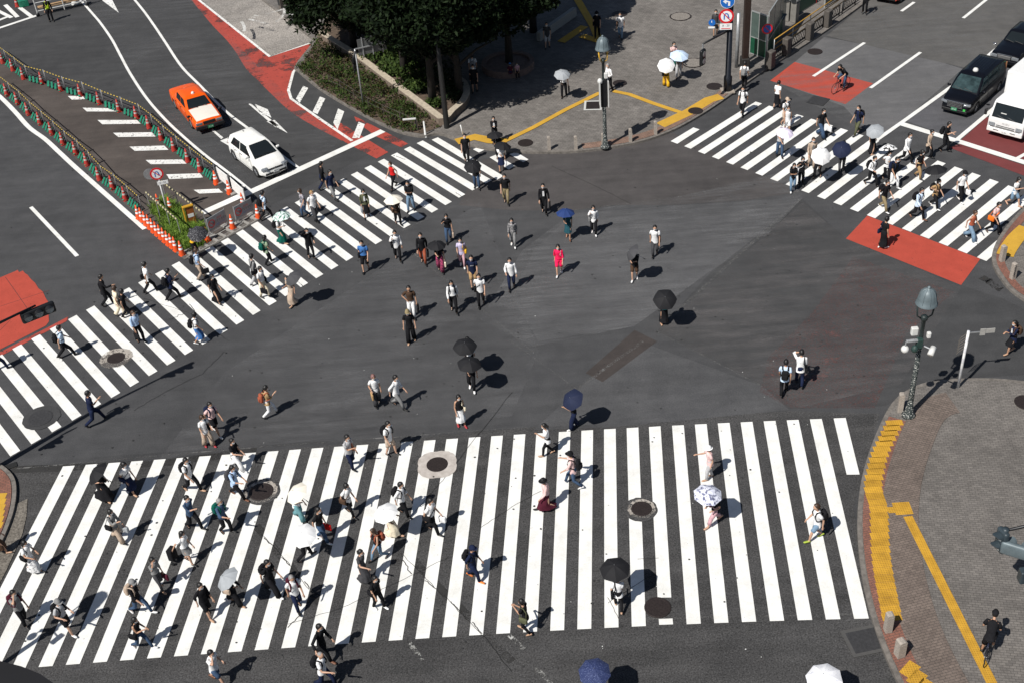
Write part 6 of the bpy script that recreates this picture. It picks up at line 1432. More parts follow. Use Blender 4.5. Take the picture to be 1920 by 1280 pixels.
def umbrella(o, J, H, g, rz, gz, umb, label):
    """canopy centre given as photo position and height above ground"""
    cpx, c, R = umb[0], umb[1], (umb[2] if len(umb) > 2 else .50)*.92; zc = umb[3] if len(umb) > 3 else 1.12*H; nrib = umb[4] if len(umb) > 4 else 8; tl = umb[5] if len(umb) > 5 else None
    s = 1; S, el, wr = J['arm'][s]; Rw = Matrix.Rotation(rz, 3, 'Z'); hand = g + Rw @ (wr+(wr-el).normalized()*.045*H)
    top = G(cpx[0], cpx[1], gz+zc); ax = top-hand
    if tl: ax = V(tl)*.8
    if ax.length > 1.1 or ax.length < .4: ax = ax.normalized()*.75
    base = top-ax.normalized()*.78 if tl is None else hand
    L = .80
    word = {'white': 'white parasol', 'cream': 'beige parasol', 'pale_blue': 'pale blue parasol', 'floral_green': 'green leaf print parasol', 'silver': 'grey umbrella', 'lavender': 'pale lilac parasol', 'dotted_black': 'black speckled umbrella', 'dotted_blue': 'blue dotted umbrella', 'lace': 'white and violet patterned umbrella', 'white_print': 'white printed parasol', 'star': 'black and white star patterned umbrella', 'dgrey': 'dark grey umbrella'}.get(c, c+' umbrella')
    a = ax.normalized(); q = a.to_track_quat('Z', 'Y')
    t = thing('umbrella', top, 0, '%s held by %s' % (word, label), 'umbrella', 'umbrellas and parasols of pedestrians'); t.rotation_mode = 'QUATERNION'; t.rotation_quaternion = q
    dome = .24*R/.5; b = MB(); rings = []; n = nrib*6; NR = 8
    for i in range(NR+1):
        k = max(.02, i/NR); ring = []
        for j in range(n):
            an = 2*pi*j/n; w_ = abs(sin(nrib*an/2)); sag = 1-(.10*k)*w_**1.0*(1-.15*w_); ring.append(V((R*k*cos(an)*sag, R*k*sin(an)*sag, .04-dome*(k**1.9)-.012*w_*k*(1-k)*4)))
        rings.append(ring)
    b.loft(rings, (1, 0)); b.loft([[p-V((0, 0, .004)) for p in r] for r in rings], (0, 0)); cn = b.build('canopy', umat(c), t, True); smooth_angle(cn, 22)
    Lh = max(.55, min(1.0, (top-hand).length)) if tl is None else .8
    b = MB(); b.tube([(0, 0, .09), (0, 0, -Lh)], .008, 6); b.build('shaft', STEEL, t); b = MB(); b.tube([(0, 0, -Lh+.08), (0, 0, -Lh-.06)], .016, 7); b.build('handle', BLACKM, t, True)
    b = MB()
    for k in range(nrib):
        an = 2*pi*k/nrib; b.tube([(cos(an)*R*f_, sin(an)*R*f_, .028-dome*(f_**1.9)) for f_ in (.03, .35, .65, .99)], .004, 4)
    b.build('ribs', BLACKM, t)
def finish_bodies():
    for o, rs, skin, J, H in BODIES:
        m = o.modifiers.new('skin', 'SKIN'); m.use_smooth_shade = True; m.branch_smoothing = .4
        for i, d in enumerate(o.data.skin_vertices[0].data): d.radius = (rs[i], rs[i]); d.use_root = (i == 0)
        u = o.modifiers.new('sub', 'SUBSURF'); u.levels = 1; u.render_levels = 1
    dg = bpy.context.evaluated_depsgraph_get()
    for o, rs, skin, J, H in BODIES:
        me = bpy.data.meshes.new_from_object(o.evaluated_get(dg)); me.name = 'person'; o.modifiers.clear(); o.data = me
        b = MB(); HC, R = J['head'], J['R']
        rings = [[head_pt(J, H, 2*pi*j/16, max(.03, min(pi-.03, pi*i/10))) for j in range(16)] for i in range(11)]
        b.loft(rings, (1, 1)); b.loft([[HC+R @ V((x*H, y*H, z*H)) for x, y, z in ring] for ring in (((-.004, .056, .012), (.004, .056, .012), (0, .06, .012)), ((-.009, .054, -.012), (.009, .054, -.012), (0, .071, -.012)), ((-.005, .053, -.018), (.005, .053, -.018), (0, .056, -.018)))])
        for s in (-1, 1): b.ell(HC+R @ V((s*.046*H, -.004*H, -.004*H)), .006*H, .012*H, .018*H, 8, 5)
        b.ell(HC+R @ V((0, .052*H, -.033*H)), .013*H, .005*H, .0045*H, 8, 4)
        nb = len(b.f)
        for s in (-1, 1): b.ell(HC+R @ V((s*.018*H, .0525*H, .006*H)), .008*H, .005*H, .0045*H, 8, 4, 1)
        bm = bmesh.new(); bm.from_mesh(me); base = [bm.verts.new(v) for v in b.v]; bm.verts.ensure_lookup_table()
        for f_, mi in zip(b.f, b.m):
            try: fc = bm.faces.new([base[i] for i in f_]); fc.material_index = mi; fc.smooth = True
            except ValueError: pass
        bm.to_mesh(me); bm.free(); me.materials.clear(); me.materials.append(skin); me.materials.append(EYE)
        me.polygons.foreach_set('use_smooth', [True]*len(me.polygons))
def bicycle(g, rz, label, m):
    t = thing('bicycle', g, rz, label, 'bicycle', 'bicycles'); r = .33
    for y in (-.52, .52):
        b = MB(); n = 26
        b.loft([[V((.016*cos(2*pi*k/6), y+(r-.016+.016*sin(2*pi*k/6))*cos(2*pi*i/n), r+(r-.016+.016*sin(2*pi*k/6))*sin(2*pi*i/n))) for k in range(6)] for i in range(n+1)], (0, 0)); o = b.build('wheel', TYRE, t, True); b = MB()
        for k in range(12): a = 2*pi*k/12; b.tube([(0, y, r), (0, y+(r-.03)*cos(a), r+(r-.03)*sin(a))], .003, 4)
        b.tube([(-.05, y, r), (.05, y, r)], .02, 7); b.build('spokes', STEEL, o)
    b = MB(); bb = V((0, -.1, .28)); st_ = V((0, -.28, .82)); hd = V((0, .36, .86)); h2 = V((0, .40, .70))
    for a, c in ((bb, st_), (st_, hd), (bb, h2), (hd, h2)): b.tube([a, c], .018, 7)
    for s in (-1, 1): b.tube([(s*.05, -.52, r), bb], .010, 5); b.tube([(s*.05, -.52, r), st_-V((0, 0, .08))], .009, 5); b.tube([(s*.05, .52, r), h2], .012, 5)
    b.build('frame', m, t, True); b = MB(); b.tube([hd, hd+V((0, .02, .12))], .014, 6); b.tube([(-.24, .28, .97), (-.2, .40, .98), (0, .38, .98), (.2, .40, .98), (.24, .28, .97)], .013, 6); b.build('handlebar', BLACKM, t, True)
    b = MB(); b.rbox((0, -.3, .93), (.14, .26, .05), .02); b.tube([st_, (0, -.3, .92)], .014, 6); b.build('saddle', BLACKM, t, True); b = MB(); b.tube([(.09, -.1, .45), (.09, -.1, .28), (-.09, -.1, .28), (-.09, -.1, .11)], .01, 5); b.rbox((.14, -.1, .45), (.09, .09, .025), .01); b.rbox((-.14, -.1, .11), (.09, .09, .025), .01); disc(b, (.06, -.1, .28), .09, .01, Rz(pi/2)); b.build('crankset', BLACKM, t)
    return t
RIDE = dict(pelvis=(0, -.29, .985), foot={1: (.14, -.13, .53), -1: (-.14, -.13, .19)}, lean=42, hand={1: (.22, .30, 1.0), -1: (-.22, .30, 1.0)})

# each pedestrian: foot position in the photograph, walking direction, clothes, label
p_ = person
Z_ = KH
# plaza and top edge
o = p_(97, 40, 265, 'long:black', 'trousers:black', 'traffic guard in black with bright yellow green vest straps', st=.12, arms='dn,dn', cap='cap:black', mask=0)
gm = emit('hivis_yellow', (.55, .85, .02), .0) if False else mat('hivis_yellow', (.62, .85, .02), .6, 0, .05); b = MB()
for s in (-1, 1): b.loft([[V((s*x+q, y, z)) for q in (-.03, .03)] for x, y, z in ((.1, .03, 1.475), (.095, .12, 1.38), (.06, .138, 1.2), (.03, .13, 1.0))], (0, 0), False); b.loft([[V((s*x+q, y, z)) for q in (-.03, .03)] for x, y, z in ((.1, .0, 1.48), (.095, -.125, 1.38), (.06, -.13, 1.2), (.03, -.12, 1.0))], (0, 0), False)
b.loft([[V((.178*cos(a*pi/10), .128*sin(a*pi/10), z)) for a in range(20)] for z in (.94, 1.02)], (0, 0)); b.build('vest', gm, o)
p_(889, 152, 90, 'tee:white', 'trousers:black', 'man in white shirt with grey backpack in the plaza shade', st=.5, gz=Z_, bag='backpack:grey')
p_(891, 172, 270, 'tee:black', 'shorts:black', 'shaded man in black shorts below the white shirted man', st=.3, gz=Z_, bag='shoulder:black')
SIT = dict(pelvis=(0, 0, .47), foot={1: (.08, .3, .1), -1: (-.08, .28, .1)}, lean=12, hand={1: (.1, .22, .5), -1: (-.1, .22, .5)})
p_(958, 150, 90, 'tee:maroon', 'trousers:navy', 'child in red top and blue cap sitting on the round planter', pose=SIT, arms='x,x', gz=Z_, mask=0, cap='cap:blue', H=1.15)  # red top toned down to maroon, tree shade put into its colour
p_(971, 146, 270, 'tee:pink', 'trousers:black', 'child in pink top sitting on the round planter', f=1, hair='long', pose=SIT, arms='x,x', gz=Z_, H=1.1)
p_(929, 268, 270, 'jacket:black', 'skirt:black/long', 'woman in black with white collar at plaza corner', f=1, hair='long', st=.1, arms='ph,ph', gz=Z_)
p_(936, 300, 270, 'tee:black', 'trousers:black', 'person in black under umbrella stepping off plaza corner', f=1, st=.45, arms='sw,ub', umb=((927, 249), 'black', .5))
p_(941, 320, 265, 'tee:white', 'skirt:navy/knee', 'woman in white top and navy skirt leaving plaza', f=1, st=.45, arms='dn,ub', umb=((943, 269), 'black', .52), bag='plastic:white:L')
p_(876, 304, 268, 'tee:black', 'trousers:black', 'man all in black walking off the plaza corner', st=.5)
p_(895, 353, 262, 'tee:black', 'trousers:denim', 'person in jeans under umbrella at crossing edge', st=.3, arms='sw,ub', umb=((886, 309), 'black', .5))
p_(1341, 67, 268, 'long:dgrey', 'shorts:black', 'person in grey jacket and shorts left of signal post', st=.4, gz=Z_)
p_(1262, 129, 320, 'tee:lpink', 'trousers:denim', 'person in pale pink shirt and jeans on the plaza', st=.5, gz=Z_, arms='ph,ph')
p_(1272, 146, 275, 'tee:grey', 'trousers:lgrey', 'person in grey trousers on the plaza', st=.35, gz=Z_, arms='sw,ub', umb=((1274, 99), 'pale_blue', .62), bag='shoulder:green')
p_(1249, 163, 95, 'tee:black', 'wide:yellow', 'woman in mustard trousers on the plaza', f=1, st=.3, gz=Z_, arms='sw,ub', umb=((1249, 120), 'white', .56), bag='shoulder:black:L')
p_(1058, 182, 268, 'tee:white', 'trousers:black', 'person in white shirt in the tree shade', st=.3, gz=Z_, arms='dn,ub', umb=((1054, 136), 'silver', .52), bag='tote:black:L')
p_(1143, 171, 200, 'long:white', 'trousers:black', 'grey haired man in white shirt behind bell lamp', hc='grey', st=.35, gz=Z_, arms='be,ph')
p_(1120, 70, 265, 'tee:black', 'trousers:black', 'man in black hat in the tree shadow on plaza', st=.3, gz=Z_, cap='hat:black', bag='shoulder:black')
p_(1164, 72, 250, 'tee:white', 'trousers:ljeans', 'man in white tee and jeans in plaza shade', st=.45, gz=Z_, bag='cross:black')
p_(1027, 90, 268, 'tee:dgrey', 'bermuda:lgrey', 'dim figure in pale shorts beside the tree shaded wall', st=.3, gz=Z_)
p_(1394, 168, 60, 'tee:white', 'trousers:black', 'man in white tee stepping onto the plaza', st=.5, gz=Z_, bag='backpack:grey')
p_(1392, 215, 235, 'tee:white', 'trousers:black', 'man in white shirt at the upper far right stripe', st=.62, bag='backpack:black')
p_(1621, 24, 230, 'tee:black', 'trousers:black', 'person in black leaning on the kerb fence at top', st=.1, arms='fw,fw', gz=Z_)
# far right crossing
p_(1456, 203, 35, 'tee:white', 'skirt:black/midi', 'woman in white top and black skirt by red box', f=1, hair='bun', st=.3)
p_(1471, 236, 330, 'tee:white', 'shorts:beige', 'person in beige cap and white tee, far crossing', st=.5, cap='cap:beige', bag='backpack:black')
p_(1475, 250, 280, 'tank:white', 'shorts:white', 'woman in white summer outfit on the far crossing', f=1, hair='bun', hc='brown', st=.3, shoe='t')
p_(1461, 294, 285, 'tee:lgrey', 'trousers:denim', 'person in grey tee and jeans, far crossing', st=.3, arms='ph,ub', umb=((1473, 245), 'lavender', .5))
p_(1538, 257, 335, 'tee:black', 'wide:denim', 'man in black tee and wide jeans, far crossing', st=.75, bag='tote:white:L')
p_(1607, 252, 205, 'tee:navy', 'trousers:olive', 'man in navy tee facing left on far crossing', st=.7, bag='backpack:black')
p_(1634, 289, 30, 'dress:black', 'skirt:black/long', 'woman in long black dress on the far crossing', f=1, st=.35, shoe='t', arms='sw,ub', umb=((1640, 243), 'silver', .5))
p_(1520, 314, 300, 'jacket:beige', 'trousers:beige', 'man in beige suit on the far crossing', st=.45, hc='brown')
p_(1533, 333, 215, 'long:dgrey', 'trousers:black', 'person in dark coat beside the beige suit', st=.45, arms='sw,ub', umb=((1541, 290), 'white', .55))
p_(1577, 323, 90, 'tee:black', 'trousers:dgrey', 'person in dark clothes, middle of far crossing', st=.4, arms='sw,ub', umb=((1578, 278), 'navy', .52))
p_(1485, 358, 285, 'tee:black', 'trousers:ljeans', 'person in black tee and jeans looking at phone', f=1, hair='long', st=.4, arms='ph,ph', shoe='w', bag='backpack:black')
p_(1501, 346, 290, 'tee:black', 'trousers:black', 'dark figure with white straps beside phone user', f=1, hair='bob', st=.35, arms='bg,bg', bag='cross:white')
p_(1632, 347, 335, 'long:white', 'trousers:black', 'man in white shirt with black straps, far crossing', st=.8, bag='backpack:black', arms='sw,be')
p_(1660, 336, 320, 'tee:white', 'trousers:black', 'person in white under the star patterned umbrella', f=1, hair='long', st=.4, arms='sw,ub', umb=((1665, 273), 'star', .52))
p_(1673, 351, 330, 'tee:black', 'trousers:white', 'person in black tee and white trousers, far crossing', st=.65, shoe='w', bag='backpack:navy')
p_(1697, 304, 335, 'long:white', 'trousers:black', 'man in white long sleeved shirt and tie, striding', st=.85)
p_(1720, 334, 340, 'tee:black', 'trousers:tan', 'woman in black top and tan trousers', f=1, hair='bob', st=.5, bag='shoulder:rust:L')
p_(1738, 296, 340, 'long:beige', 'trousers:black', 'woman in pale grey blouse near the stop bar', f=1, hair='bun', st=.45)
p_(1769, 284, 345, 'tee:black', 'trousers:black', 'man in black holding a white cup near the truck', st=.5, arms='be,ph', bag='backpack:black', cap=None, mask=0)
p_(1750, 389, 335, 'tee:tan', 'trousers:black', 'woman in tan vest under umbrella, right stripes', f=1, hair='bob', st=.7, shoe='w', arms='sw,ub', umb=((1754, 312), 'black', .60, 2.25), bag='backpack:black')
p_(1718, 409, 332, 'long:pale_blue', 'trousers:black', 'man in pale blue shirt with long stride', st=.85, shoe='b', bag='backpack:black')
p_(1655, 394, 332, 'tee:black', 'trousers:khaki', 'man in black tee and khaki trousers, lower stripes', st=.75, shoe='w', bag='backpack:black')
p_(1798, 377, 330, 'tee:white', 'trousers:black', 'man in black cap and white tee', st=.5, shoe='w', cap='cap:black', bag='plastic:white:L')
p_(1817, 449, 335, 'tank:rust', 'wide:ljeans', 'woman in pale flared jeans and brown top', f=1, hair='bun', hc='brown', st=.8, shoe='w', mask=0)
p_(1860, 437, 335, 'tee:lpink', 'trousers:black', 'man in pinkish tee with big dark bag', st=.7, bag='tote:navy:L+cross:orange')
p_(1898, 385, 335, 'tee:white', 'bermuda:ljeans', 'woman in denim shorts at the right picture edge', f=1, hair='long', st=.75, shoe='n', arms='sw,ph', bag='shoulder:black:L')
p_(1654, 465, 25, 'dress:black', 'skirt:black/long', 'woman in black dress standing on the red paving', f=1, hair='bob', st=.25, shoe='w', arms='be,dn', bag='shoulder:navy:L')
# middle of the junction
p_(950, 381, 265, 'tee:black', 'trousers:khaki', 'man in black tee and khaki trousers, upper junction', st=.45)
p_(963, 461, 265, 'long:greyprint', 'trousers:grey', 'woman in grey print top with white shoes', f=1, hair='long', st=.45, shoe='w')
p_(960, 541, 268, 'long:white', 'trousers:navy', 'man in white shirt and navy trousers, mid junction', st=.5, arms='dn,be')
p_(1021, 399, 270, 'coat:black', 'trousers:black', 'person in long black coat with handbag', st=.5, bag='tote:black:L', arms='dn,sw')
p_(1066, 447, 265, 'dress:dteal', 'skirt:dteal/knee', 'woman in dark teal dress', f=1, st=.5, shoe='b', arms='sw,ub', umb=((1060, 394), 'blue', .5))
UB = COLS
p_(1114, 438, 270, 'long:white', 'trousers:black', 'woman in white long top and black trousers', f=1, hair='long', st=.5, shoe='w', bag='shoulder:grey', arms='sw,bg')
p_(1049, 514, 266, 'roll:hotpink', 'shorts:hotpink', 'woman in hot pink shirt and shorts', f=1, hair='long', st=.5, shoe='w', H=1.66, bag='shoulder:lpink:L')
p_(1190, 524, 262, 'roll:black', 'shorts:brown', 'person in black top and brown shorts', st=.4, shoe='w', arms='ph,ub', umb=((1181, 471), 'dgrey', .47, 1.95, 6, (-.75, .0, .55)))
p_(1228, 479, 268, 'tee:white', 'trousers:dgrey', 'man in white short sleeved shirt, right of centre', st=.45, bag='shoulder:black:L')
p_(1245, 607, 100, 'dress:black', 'skirt:black/long', 'person in long black dress, alone right of centre', f=1, st=.3, shoe='t', arms='sw,ub', umb=((1247, 558), 'black', .56, 1.95, 6), bag='backpack:cyan')
p_(842, 453, 268, 'tee:black', 'trousers:denim', 'woman in black top and jeans with straw tote', f=1, hair='long', st=.45, arms='dn,bg', bag='tote:beige:L')
p_(747, 487, 282, 'long:white', 'trousers:black', 'man in white shirt with shoulder bag, upper left junction', st=.6, bag='shoulder:black', arms='dn,bg')
p_(795, 493, 268, 'long:black', 'trousers:rust', 'man in black top and rust red trousers', st=.5, bag='tote:black:L')
p_(827, 508, 268, 'tee:black', 'wide:magenta_print', 'woman in magenta print trousers', f=1, st=.5, arms='dn,ub', umb=((818, 455), 'black', .5), bag='tote:cream:L')
p_(868, 499, 268, 'tee:lilac', 'slim:pink', 'woman in lilac tee and pink leggings', f=1, hair='bun', st=.45, shoe='w', bag='shoulder:yellow:L')
p_(889, 537, 268, 'tee:navy', 'bermuda:tan', 'man in navy tee with white letters', st=.4, text_='HNL')
p_(903, 572, 268, 'tee:white', 'trousers:black', 'man in white shirt with crossbody strap', st=.5, bag='cross:black')
p_(852, 584, 280, 'long:white', 'trousers:black', 'man in white shirt with backpack straps, centre', st=.55, bag='backpack:black')
p_(774, 594, 268, 'tee:brown', 'trousers:white', 'man in brown polo and white trousers', st=.4, arms='dn,hp', bag='tote:black:L', mask=0)
p_(772, 639, 270, 'tee:black', 'wide:black', 'man in khaki cap and wide black clothes', st=.35, cap='cap:khaki', shoe='t', arms='dn,dn')
p_(687, 508, 255, 'tee:blue', 'bermuda:black', 'man in blue shirt and black shorts', st=.45, bag='cross:black')
p_(883, 692, 265, 'long:white', 'trousers:black', 'person in white half hidden between two umbrellas', st=.4, arms='sw,ub', umb=((871, 644), 'black', .55, 1.93, 6))
p_(886, 729, 265, 'tee:black', 'trousers:black', 'person in black with black and white shoes', st=.45, shoe='w', arms='dn,ub', umb=((880, 676), 'black', .55, 1.93, 6))
p_(865, 797, 300, 'tank:black', 'skirt:white/midi', 'woman in black top and white skirt', f=1, hair='long', st=.25, shoe='r', bag='shoulder:cream:L')
p_(708, 757, 290, 'tee:white', 'wide:dgrey', 'woman in white top and dark dungarees', f=1, hair='bob', hc='pinkish', st=.4, bag='tote:tan', arms='dn,be')
p_(747, 763, 345, 'roll:white', 'trousers:grey', 'man in white shirt and grey trousers', st=.8)
p_(507, 779, 20, 'roll:tan', 'trousers:white', 'person in brown top and white trousers holding phone', f=1, hair='pony', st=.75, arms='sw,ph', bag='backpack:rust')
p_(1077, 801, 190, 'tee:black', 'wide:navy', 'person in black top and navy trousers', f=1, st=.35, shoe='w', arms='ph,ub', umb=((1070, 746), 'navy', .5, 1.9, 6, (-.45, -.35, .75)))
p_(1469, 739, 85, 'tee:pale_blue', 'trousers:black', 'man in pale shirt walking away at lower right', st=.6, bag='backpack:black')
p_(1498, 722, 95, 'roll:white', 'trousers:navy', 'man in white shirt phoning at lower right', st=.6, arms='fc,sw', bag='shoulder:black')
p_(1894, 661, 195, 'jacket:navy', 'skirt:black/knee', 'woman in navy suit at the right edge', f=1, hair='pony', st=.5, shoe='t', arms='ph,be', bag='backpack:brown')
# left crossing
p_(740, 353, 215, 'tank:red', 'slim:black', 'woman in red sleeveless top', f=1, st=.75, hair='short', hc='brown')
p_(608, 357, 20, 'jacket:black', 'trousers:navy', 'man in black jacket at upper stripe ends', st=.6, text_='', mask=0)
p_(625, 373, 340, 'tee:navy', 'trousers:grey', 'man in navy polo and grey trousers', st=.6)
p_(574, 406, 200, 'tee:floral', 'trousers:denim', 'woman in floral shirt and jeans', f=1, hair='bob', hc='brown', st=.4, bag='shoulder:grey')
p_(592, 413, 330, 'tee:white', 'wide:dgrey', 'person with blond hair in white tee', hc='blond', st=.5)
p_(500, 412, 25, 'tee:pale_blue', 'trousers:black', 'man in pale blue shirt by the work site cones', st=.8, bag='backpack:black')
p_(529, 456, 355, 'tee:white', 'skirt:green/long', 'woman in dark green long skirt', f=1, st=.5, shoe='t', arms='out,ub', umb=((526, 400), 'floral_green', .52), bag='backpack:black')
p_(584, 484, 310, 'long:black', 'slim:black', 'man in black raising his arm to his head', st=.4, arms='be,hd')
p_(504, 495, 25, 'tee:sage', 'trousers:black', 'woman in sage green tee', f=1, hair='long', st=.5, bag='backpack:green')
p_(481, 536, 25, 'jacket:grey', 'trousers:lgrey', 'man in grey suit jacket', st=.5, bag='shoulder:black')
p_(497, 557, 345, 'tee:white', 'trousers:cream', 'man in white tee and cream trousers', st=.35, bag='brief:black+shoulder:black:L')
p_(551, 571, 215, 'dress:beige', 'skirt:beige/long', 'woman in long beige dress', f=1, st=.45, shoe='t', arms='sw,ub', umb=((546, 517), 'dgrey', .5, 1.85, 8, (-.45, -.2, .85)))
p_(747, 420, 300, 'tee:brown', 'trousers:black', 'person in dark brown top', f=1, st=.45, arms='sw,ub', umb=((736, 369), 'cream', .53), bag='shoulder:brown')
p_(772, 395, 240, 'tee:black', 'trousers:ljeans', 'man in black tee and jeans looking at phone', st=.35, arms='ph,ph', bag='backpack:black')
p_(688, 407, 285, 'coat:olive', 'skirt:black/midi', 'woman in olive coat', f=1, hair='bob', st=.3, bag='plastic:silver')
p_(202, 572, 15, 'jacket:black', 'trousers:black', 'man in black suit at the outer stripe end', st=.6, arms='sw,fw', mask=0)
p_(227, 592, 25, 'tee:cream', 'wide:cream', 'woman in cream outfit', f=1, hair='bob', hc='brown', st=.45, bag='tote:black:L')
p_(240, 597, 15, 'tee:black', 'trousers:black', 'woman in black beside the cream outfit', f=1, hair='bob', st=.5, bag='shoulder:black:L')
p_(264, 640, 330, 'roll:lblue', 'trousers:black', 'man in light blue shirt and brown hair', hc='brown', st=.4, bag='brief:black')
p_(283, 549, 25, 'tee:white', 'trousers:black', 'man in white tee with shoulder bag', st=.7, bag='shoulder:black:L')
p_(326, 562, 25, 'tee:navy', 'trousers:black', 'man in navy polo, fourth in the lower group', st=.75, bag='backpack:black', arms='sw,ph')
p_(378, 524, 15, 'tee:lblue', 'trousers:beige', 'man in light blue shirt and beige trousers', st=.4, bag='backpack:black+brief:black', hc='brown')
p_(368, 482, 10, 'tee:yellow', 'skirt:black/midi', 'woman in yellow top beside the cones', f=1, st=.3, arms='sw,ub', umb=((369, 434), 'dotted_black', .55, 1.8))
p_(408, 567, 335, 'tee:black', 'skirt:black/long', 'woman in black top and long black skirt', f=1, hair='long', st=.6, bag='backpack:black')
p_(375, 642, 15, 'tee:white', 'skirt:blue/midi', 'woman in white tee and blue skirt', f=1, hair='bob', st=.5, shoe='w', bag='backpack:black')
p_(126, 669, 20, 'tee:pale_blue', 'trousers:black', 'man in pale shirt, alone on the lower left crossing', st=.85, bag='backpack:black')
p_(2, 693, 20, 'tee:navy', 'trousers:navy', 'man in navy cut by the left picture edge', st=.7)
# between left and near crossing
p_(180, 793, 20, 'tee:navy', 'trousers:navy', 'man all in navy with book, left junction', st=1.0, arms='dn,ph', H=1.78)
p_(406, 812, 330, 'tee:lpink', 'shorts:black', 'man in pale pink tee and black shorts', st=.8, shoe='w', bag='backpack:navy')
p_(392, 835, 320, 'tee:white', 'wide:beige', 'woman in white top and beige trousers', f=1, hair='bob', hc='brown', st=.35, shoe='r', arms='be,sw', bag='shoulder:black:L')
p_(446, 878, 345, 'tee:black', 'wide:white', 'person in black top and white trousers', f=1, hair='bun', st=.8, shoe='w', bag='shoulder:black:L', arms='sw,fw')
# near crossing
p_(362, 918, 340, 'tee:white', 'trousers:black', 'man in white tee and sandals', st=.85, shoe='t', bag='backpack:black')
p_(447, 931, 345, 'roll:lblue', 'trousers:black', 'man in blue shirt with brown shoes', st=.9, shoe='b', bag='backpack:dgrey', arms='sw,fw')
p_(197, 933, 330, 'dress:black', 'skirt:black/long', 'woman in wide long black dress', f=1, st=.7, shoe='t', arms='be,ub', umb=((176, 882), 'black', .54, 1.85, 8, (-.5, -.05, .7)), bag='shoulder:black:L')
p_(248, 923, 335, 'tee:white', 'skirt:navy/midi', 'woman in white tee and navy skirt', f=1, hair='bob', st=.5, shoe='t', bag='cross:navy')
p_(365, 989, 335, 'roll:denim', 'trousers:black', 'man in denim shirt', st=.75, arms='sw,ph')
p_(425, 997, 340, 'roll:denim', 'trousers:black', 'grey haired man in denim shirt', hc='grey', st=.45, bag='backpack:green', arms='sw,fw')
p_(659, 876, 335, 'tee:lgrey', 'trousers:navy', 'man in grey tee holding phone', st=.4, arms='sw,ph', bag='shoulder:rust:L')
p_(734, 851, 335, 'tee:white', 'shorts:beige', 'man in white tee and beige shorts', st=.35, bag='backpack:black')
p_(657, 964, 335, 'tee:white', 'slim:black', 'woman in white tee and black trousers', f=1, hair='bob', st=.6, bag='cross:brown')
p_(757, 965, 345, 'roll:white', 'trousers:black', 'man in white shirt walking with black backpack', st=.6, bag='backpack:black')
p_(812, 997, 345, 'tee:white', 'trousers:black', 'man in white shirt carrying white carrier', st=.65, bag='plastic:white:L+cross:black')
p_(562, 972, 340, 'tee:white', 'wide:teal', 'woman in teal wide trousers', f=1, hair='bob', st=.6, arms='sw,ub', umb=((551, 920), 'cream', .5, 1.85, 8, (-.4, -.15, .75)))
p_(606, 1013, 345, 'tee:black', 'trousers:denim', 'man in black tee and jeans with white shoes', st=.6, shoe='w', bag='tote:red:L', arms='dn,sw')
p_(572, 1047, 20, 'tee:whiteprint', 'trousers:black', 'woman in white print top', f=1, st=.7, arms='sw,ub', umb=((566, 999), 'white', .52), bag='shoulder:dgrey:L')
p_(736, 1003, 340, 'tee:maroon', 'skirt:cream/long', 'woman in maroon top and cream skirt', f=1, st=.6, shoe='n', arms='ph,ub', umb=((720, 956), 'white', .5), hc='brown')
p_(713, 1047, 210, 'tank:black', 'slim:ljeans', 'woman in black tank top and jeans', f=1, hair='long', hc='brown', st=.7, arms='sw,sw', bag='backpack:rust', mask=0)
p_(684, 1089, 335, 'dress:dgrey', 'skirt:check/long', 'woman in dark top and checked long skirt', f=1, hair='pony', st=.5, arms='sw,fw')
p_(711, 1138, 325, 'tee:black', 'trousers:black', 'boy in black with white shoes', H=1.6, st=.35, shoe='w', bag='shoulder:black')
p_(513, 1112, 340, 'tee:black', 'wide:black', 'person in black, white soled shoes, left of centre', st=.75, shoe='w', bag='backpack:black')
p_(560, 1140, 305, 'tee:white', 'trousers:navy', 'grey haired man in white tee and navy trousers', hc='grey', st=.5, bag='backpack:maroon')
p_(889, 1085, 345, 'roll:navy', 'trousers:navy', 'man in navy cap with orange shoes', st=.6, shoe='o', cap='cap:navy', bag='backpack:black', mask=0)
p_(609, 1232, 340, 'long:black', 'trousers:black', 'man in black with outstretched hand, lower edge', st=.75, shoe='b', arms='sw,out')
p_(611, 1284, 345, 'tee:white', 'trousers:navy', 'balding man in white tee at bottom edge', hair='bald', hc='grey', st=.8, bag='backpack:black', arms='sw,fw', mask=0)
p_(66, 1070, 335, 'tee:white', 'skirt:whiteprint/long', 'woman in white tee and printed white skirt', f=1, hair='long', st=.6, bag='shoulder:black', arms='be,fw')
p_(48, 1168, 335, 'tee:grey', 'trousers:black', 'man in grey tee photographing, far left', st=.35, arms='sw,fc', bag='backpack:maroon')
p_(130, 1185, 340, 'tee:lgrey', 'shorts:black', 'man in grey cap and black shorts', st=.6, shoe='w', cap='cap:grey', bag='backpack:black', arms='be,be')
p_(223, 1012, 340, 'long:grey', 'wide:beige', 'woman in grey top and pale trousers', f=1, hair='bob', st=.7, bag='plastic:silver:L+shoulder:black', arms='sw,ph')
p_(355, 1054, 345, 'tee:white', 'skirt:grey/mini', 'woman in white tee and grey skirt', f=1, hair='long', st=.5, arms='sw,bk', bag='cart:black')
p_(302, 1103, 330, 'roll:grey', 'slim:dgrey', 'woman in grey top and leggings', f=1, hair='pony', st=.5, shoe='t', arms='dn,fc', bag='tote:maroon:L')
p_(265, 1147, 345, 'roll:black', 'slim:denim', 'person in grey cap, black shirt and jeans', st=.95, shoe='w', cap='cap:grey', bag='backpack:beige')
p_(268, 1213, 345, 'tank:black', 'slim:denim', 'woman in black top and jeans, bottom left', f=1, hair='long', st=.85, shoe='w', arms='be,ph', bag='shoulder:black')
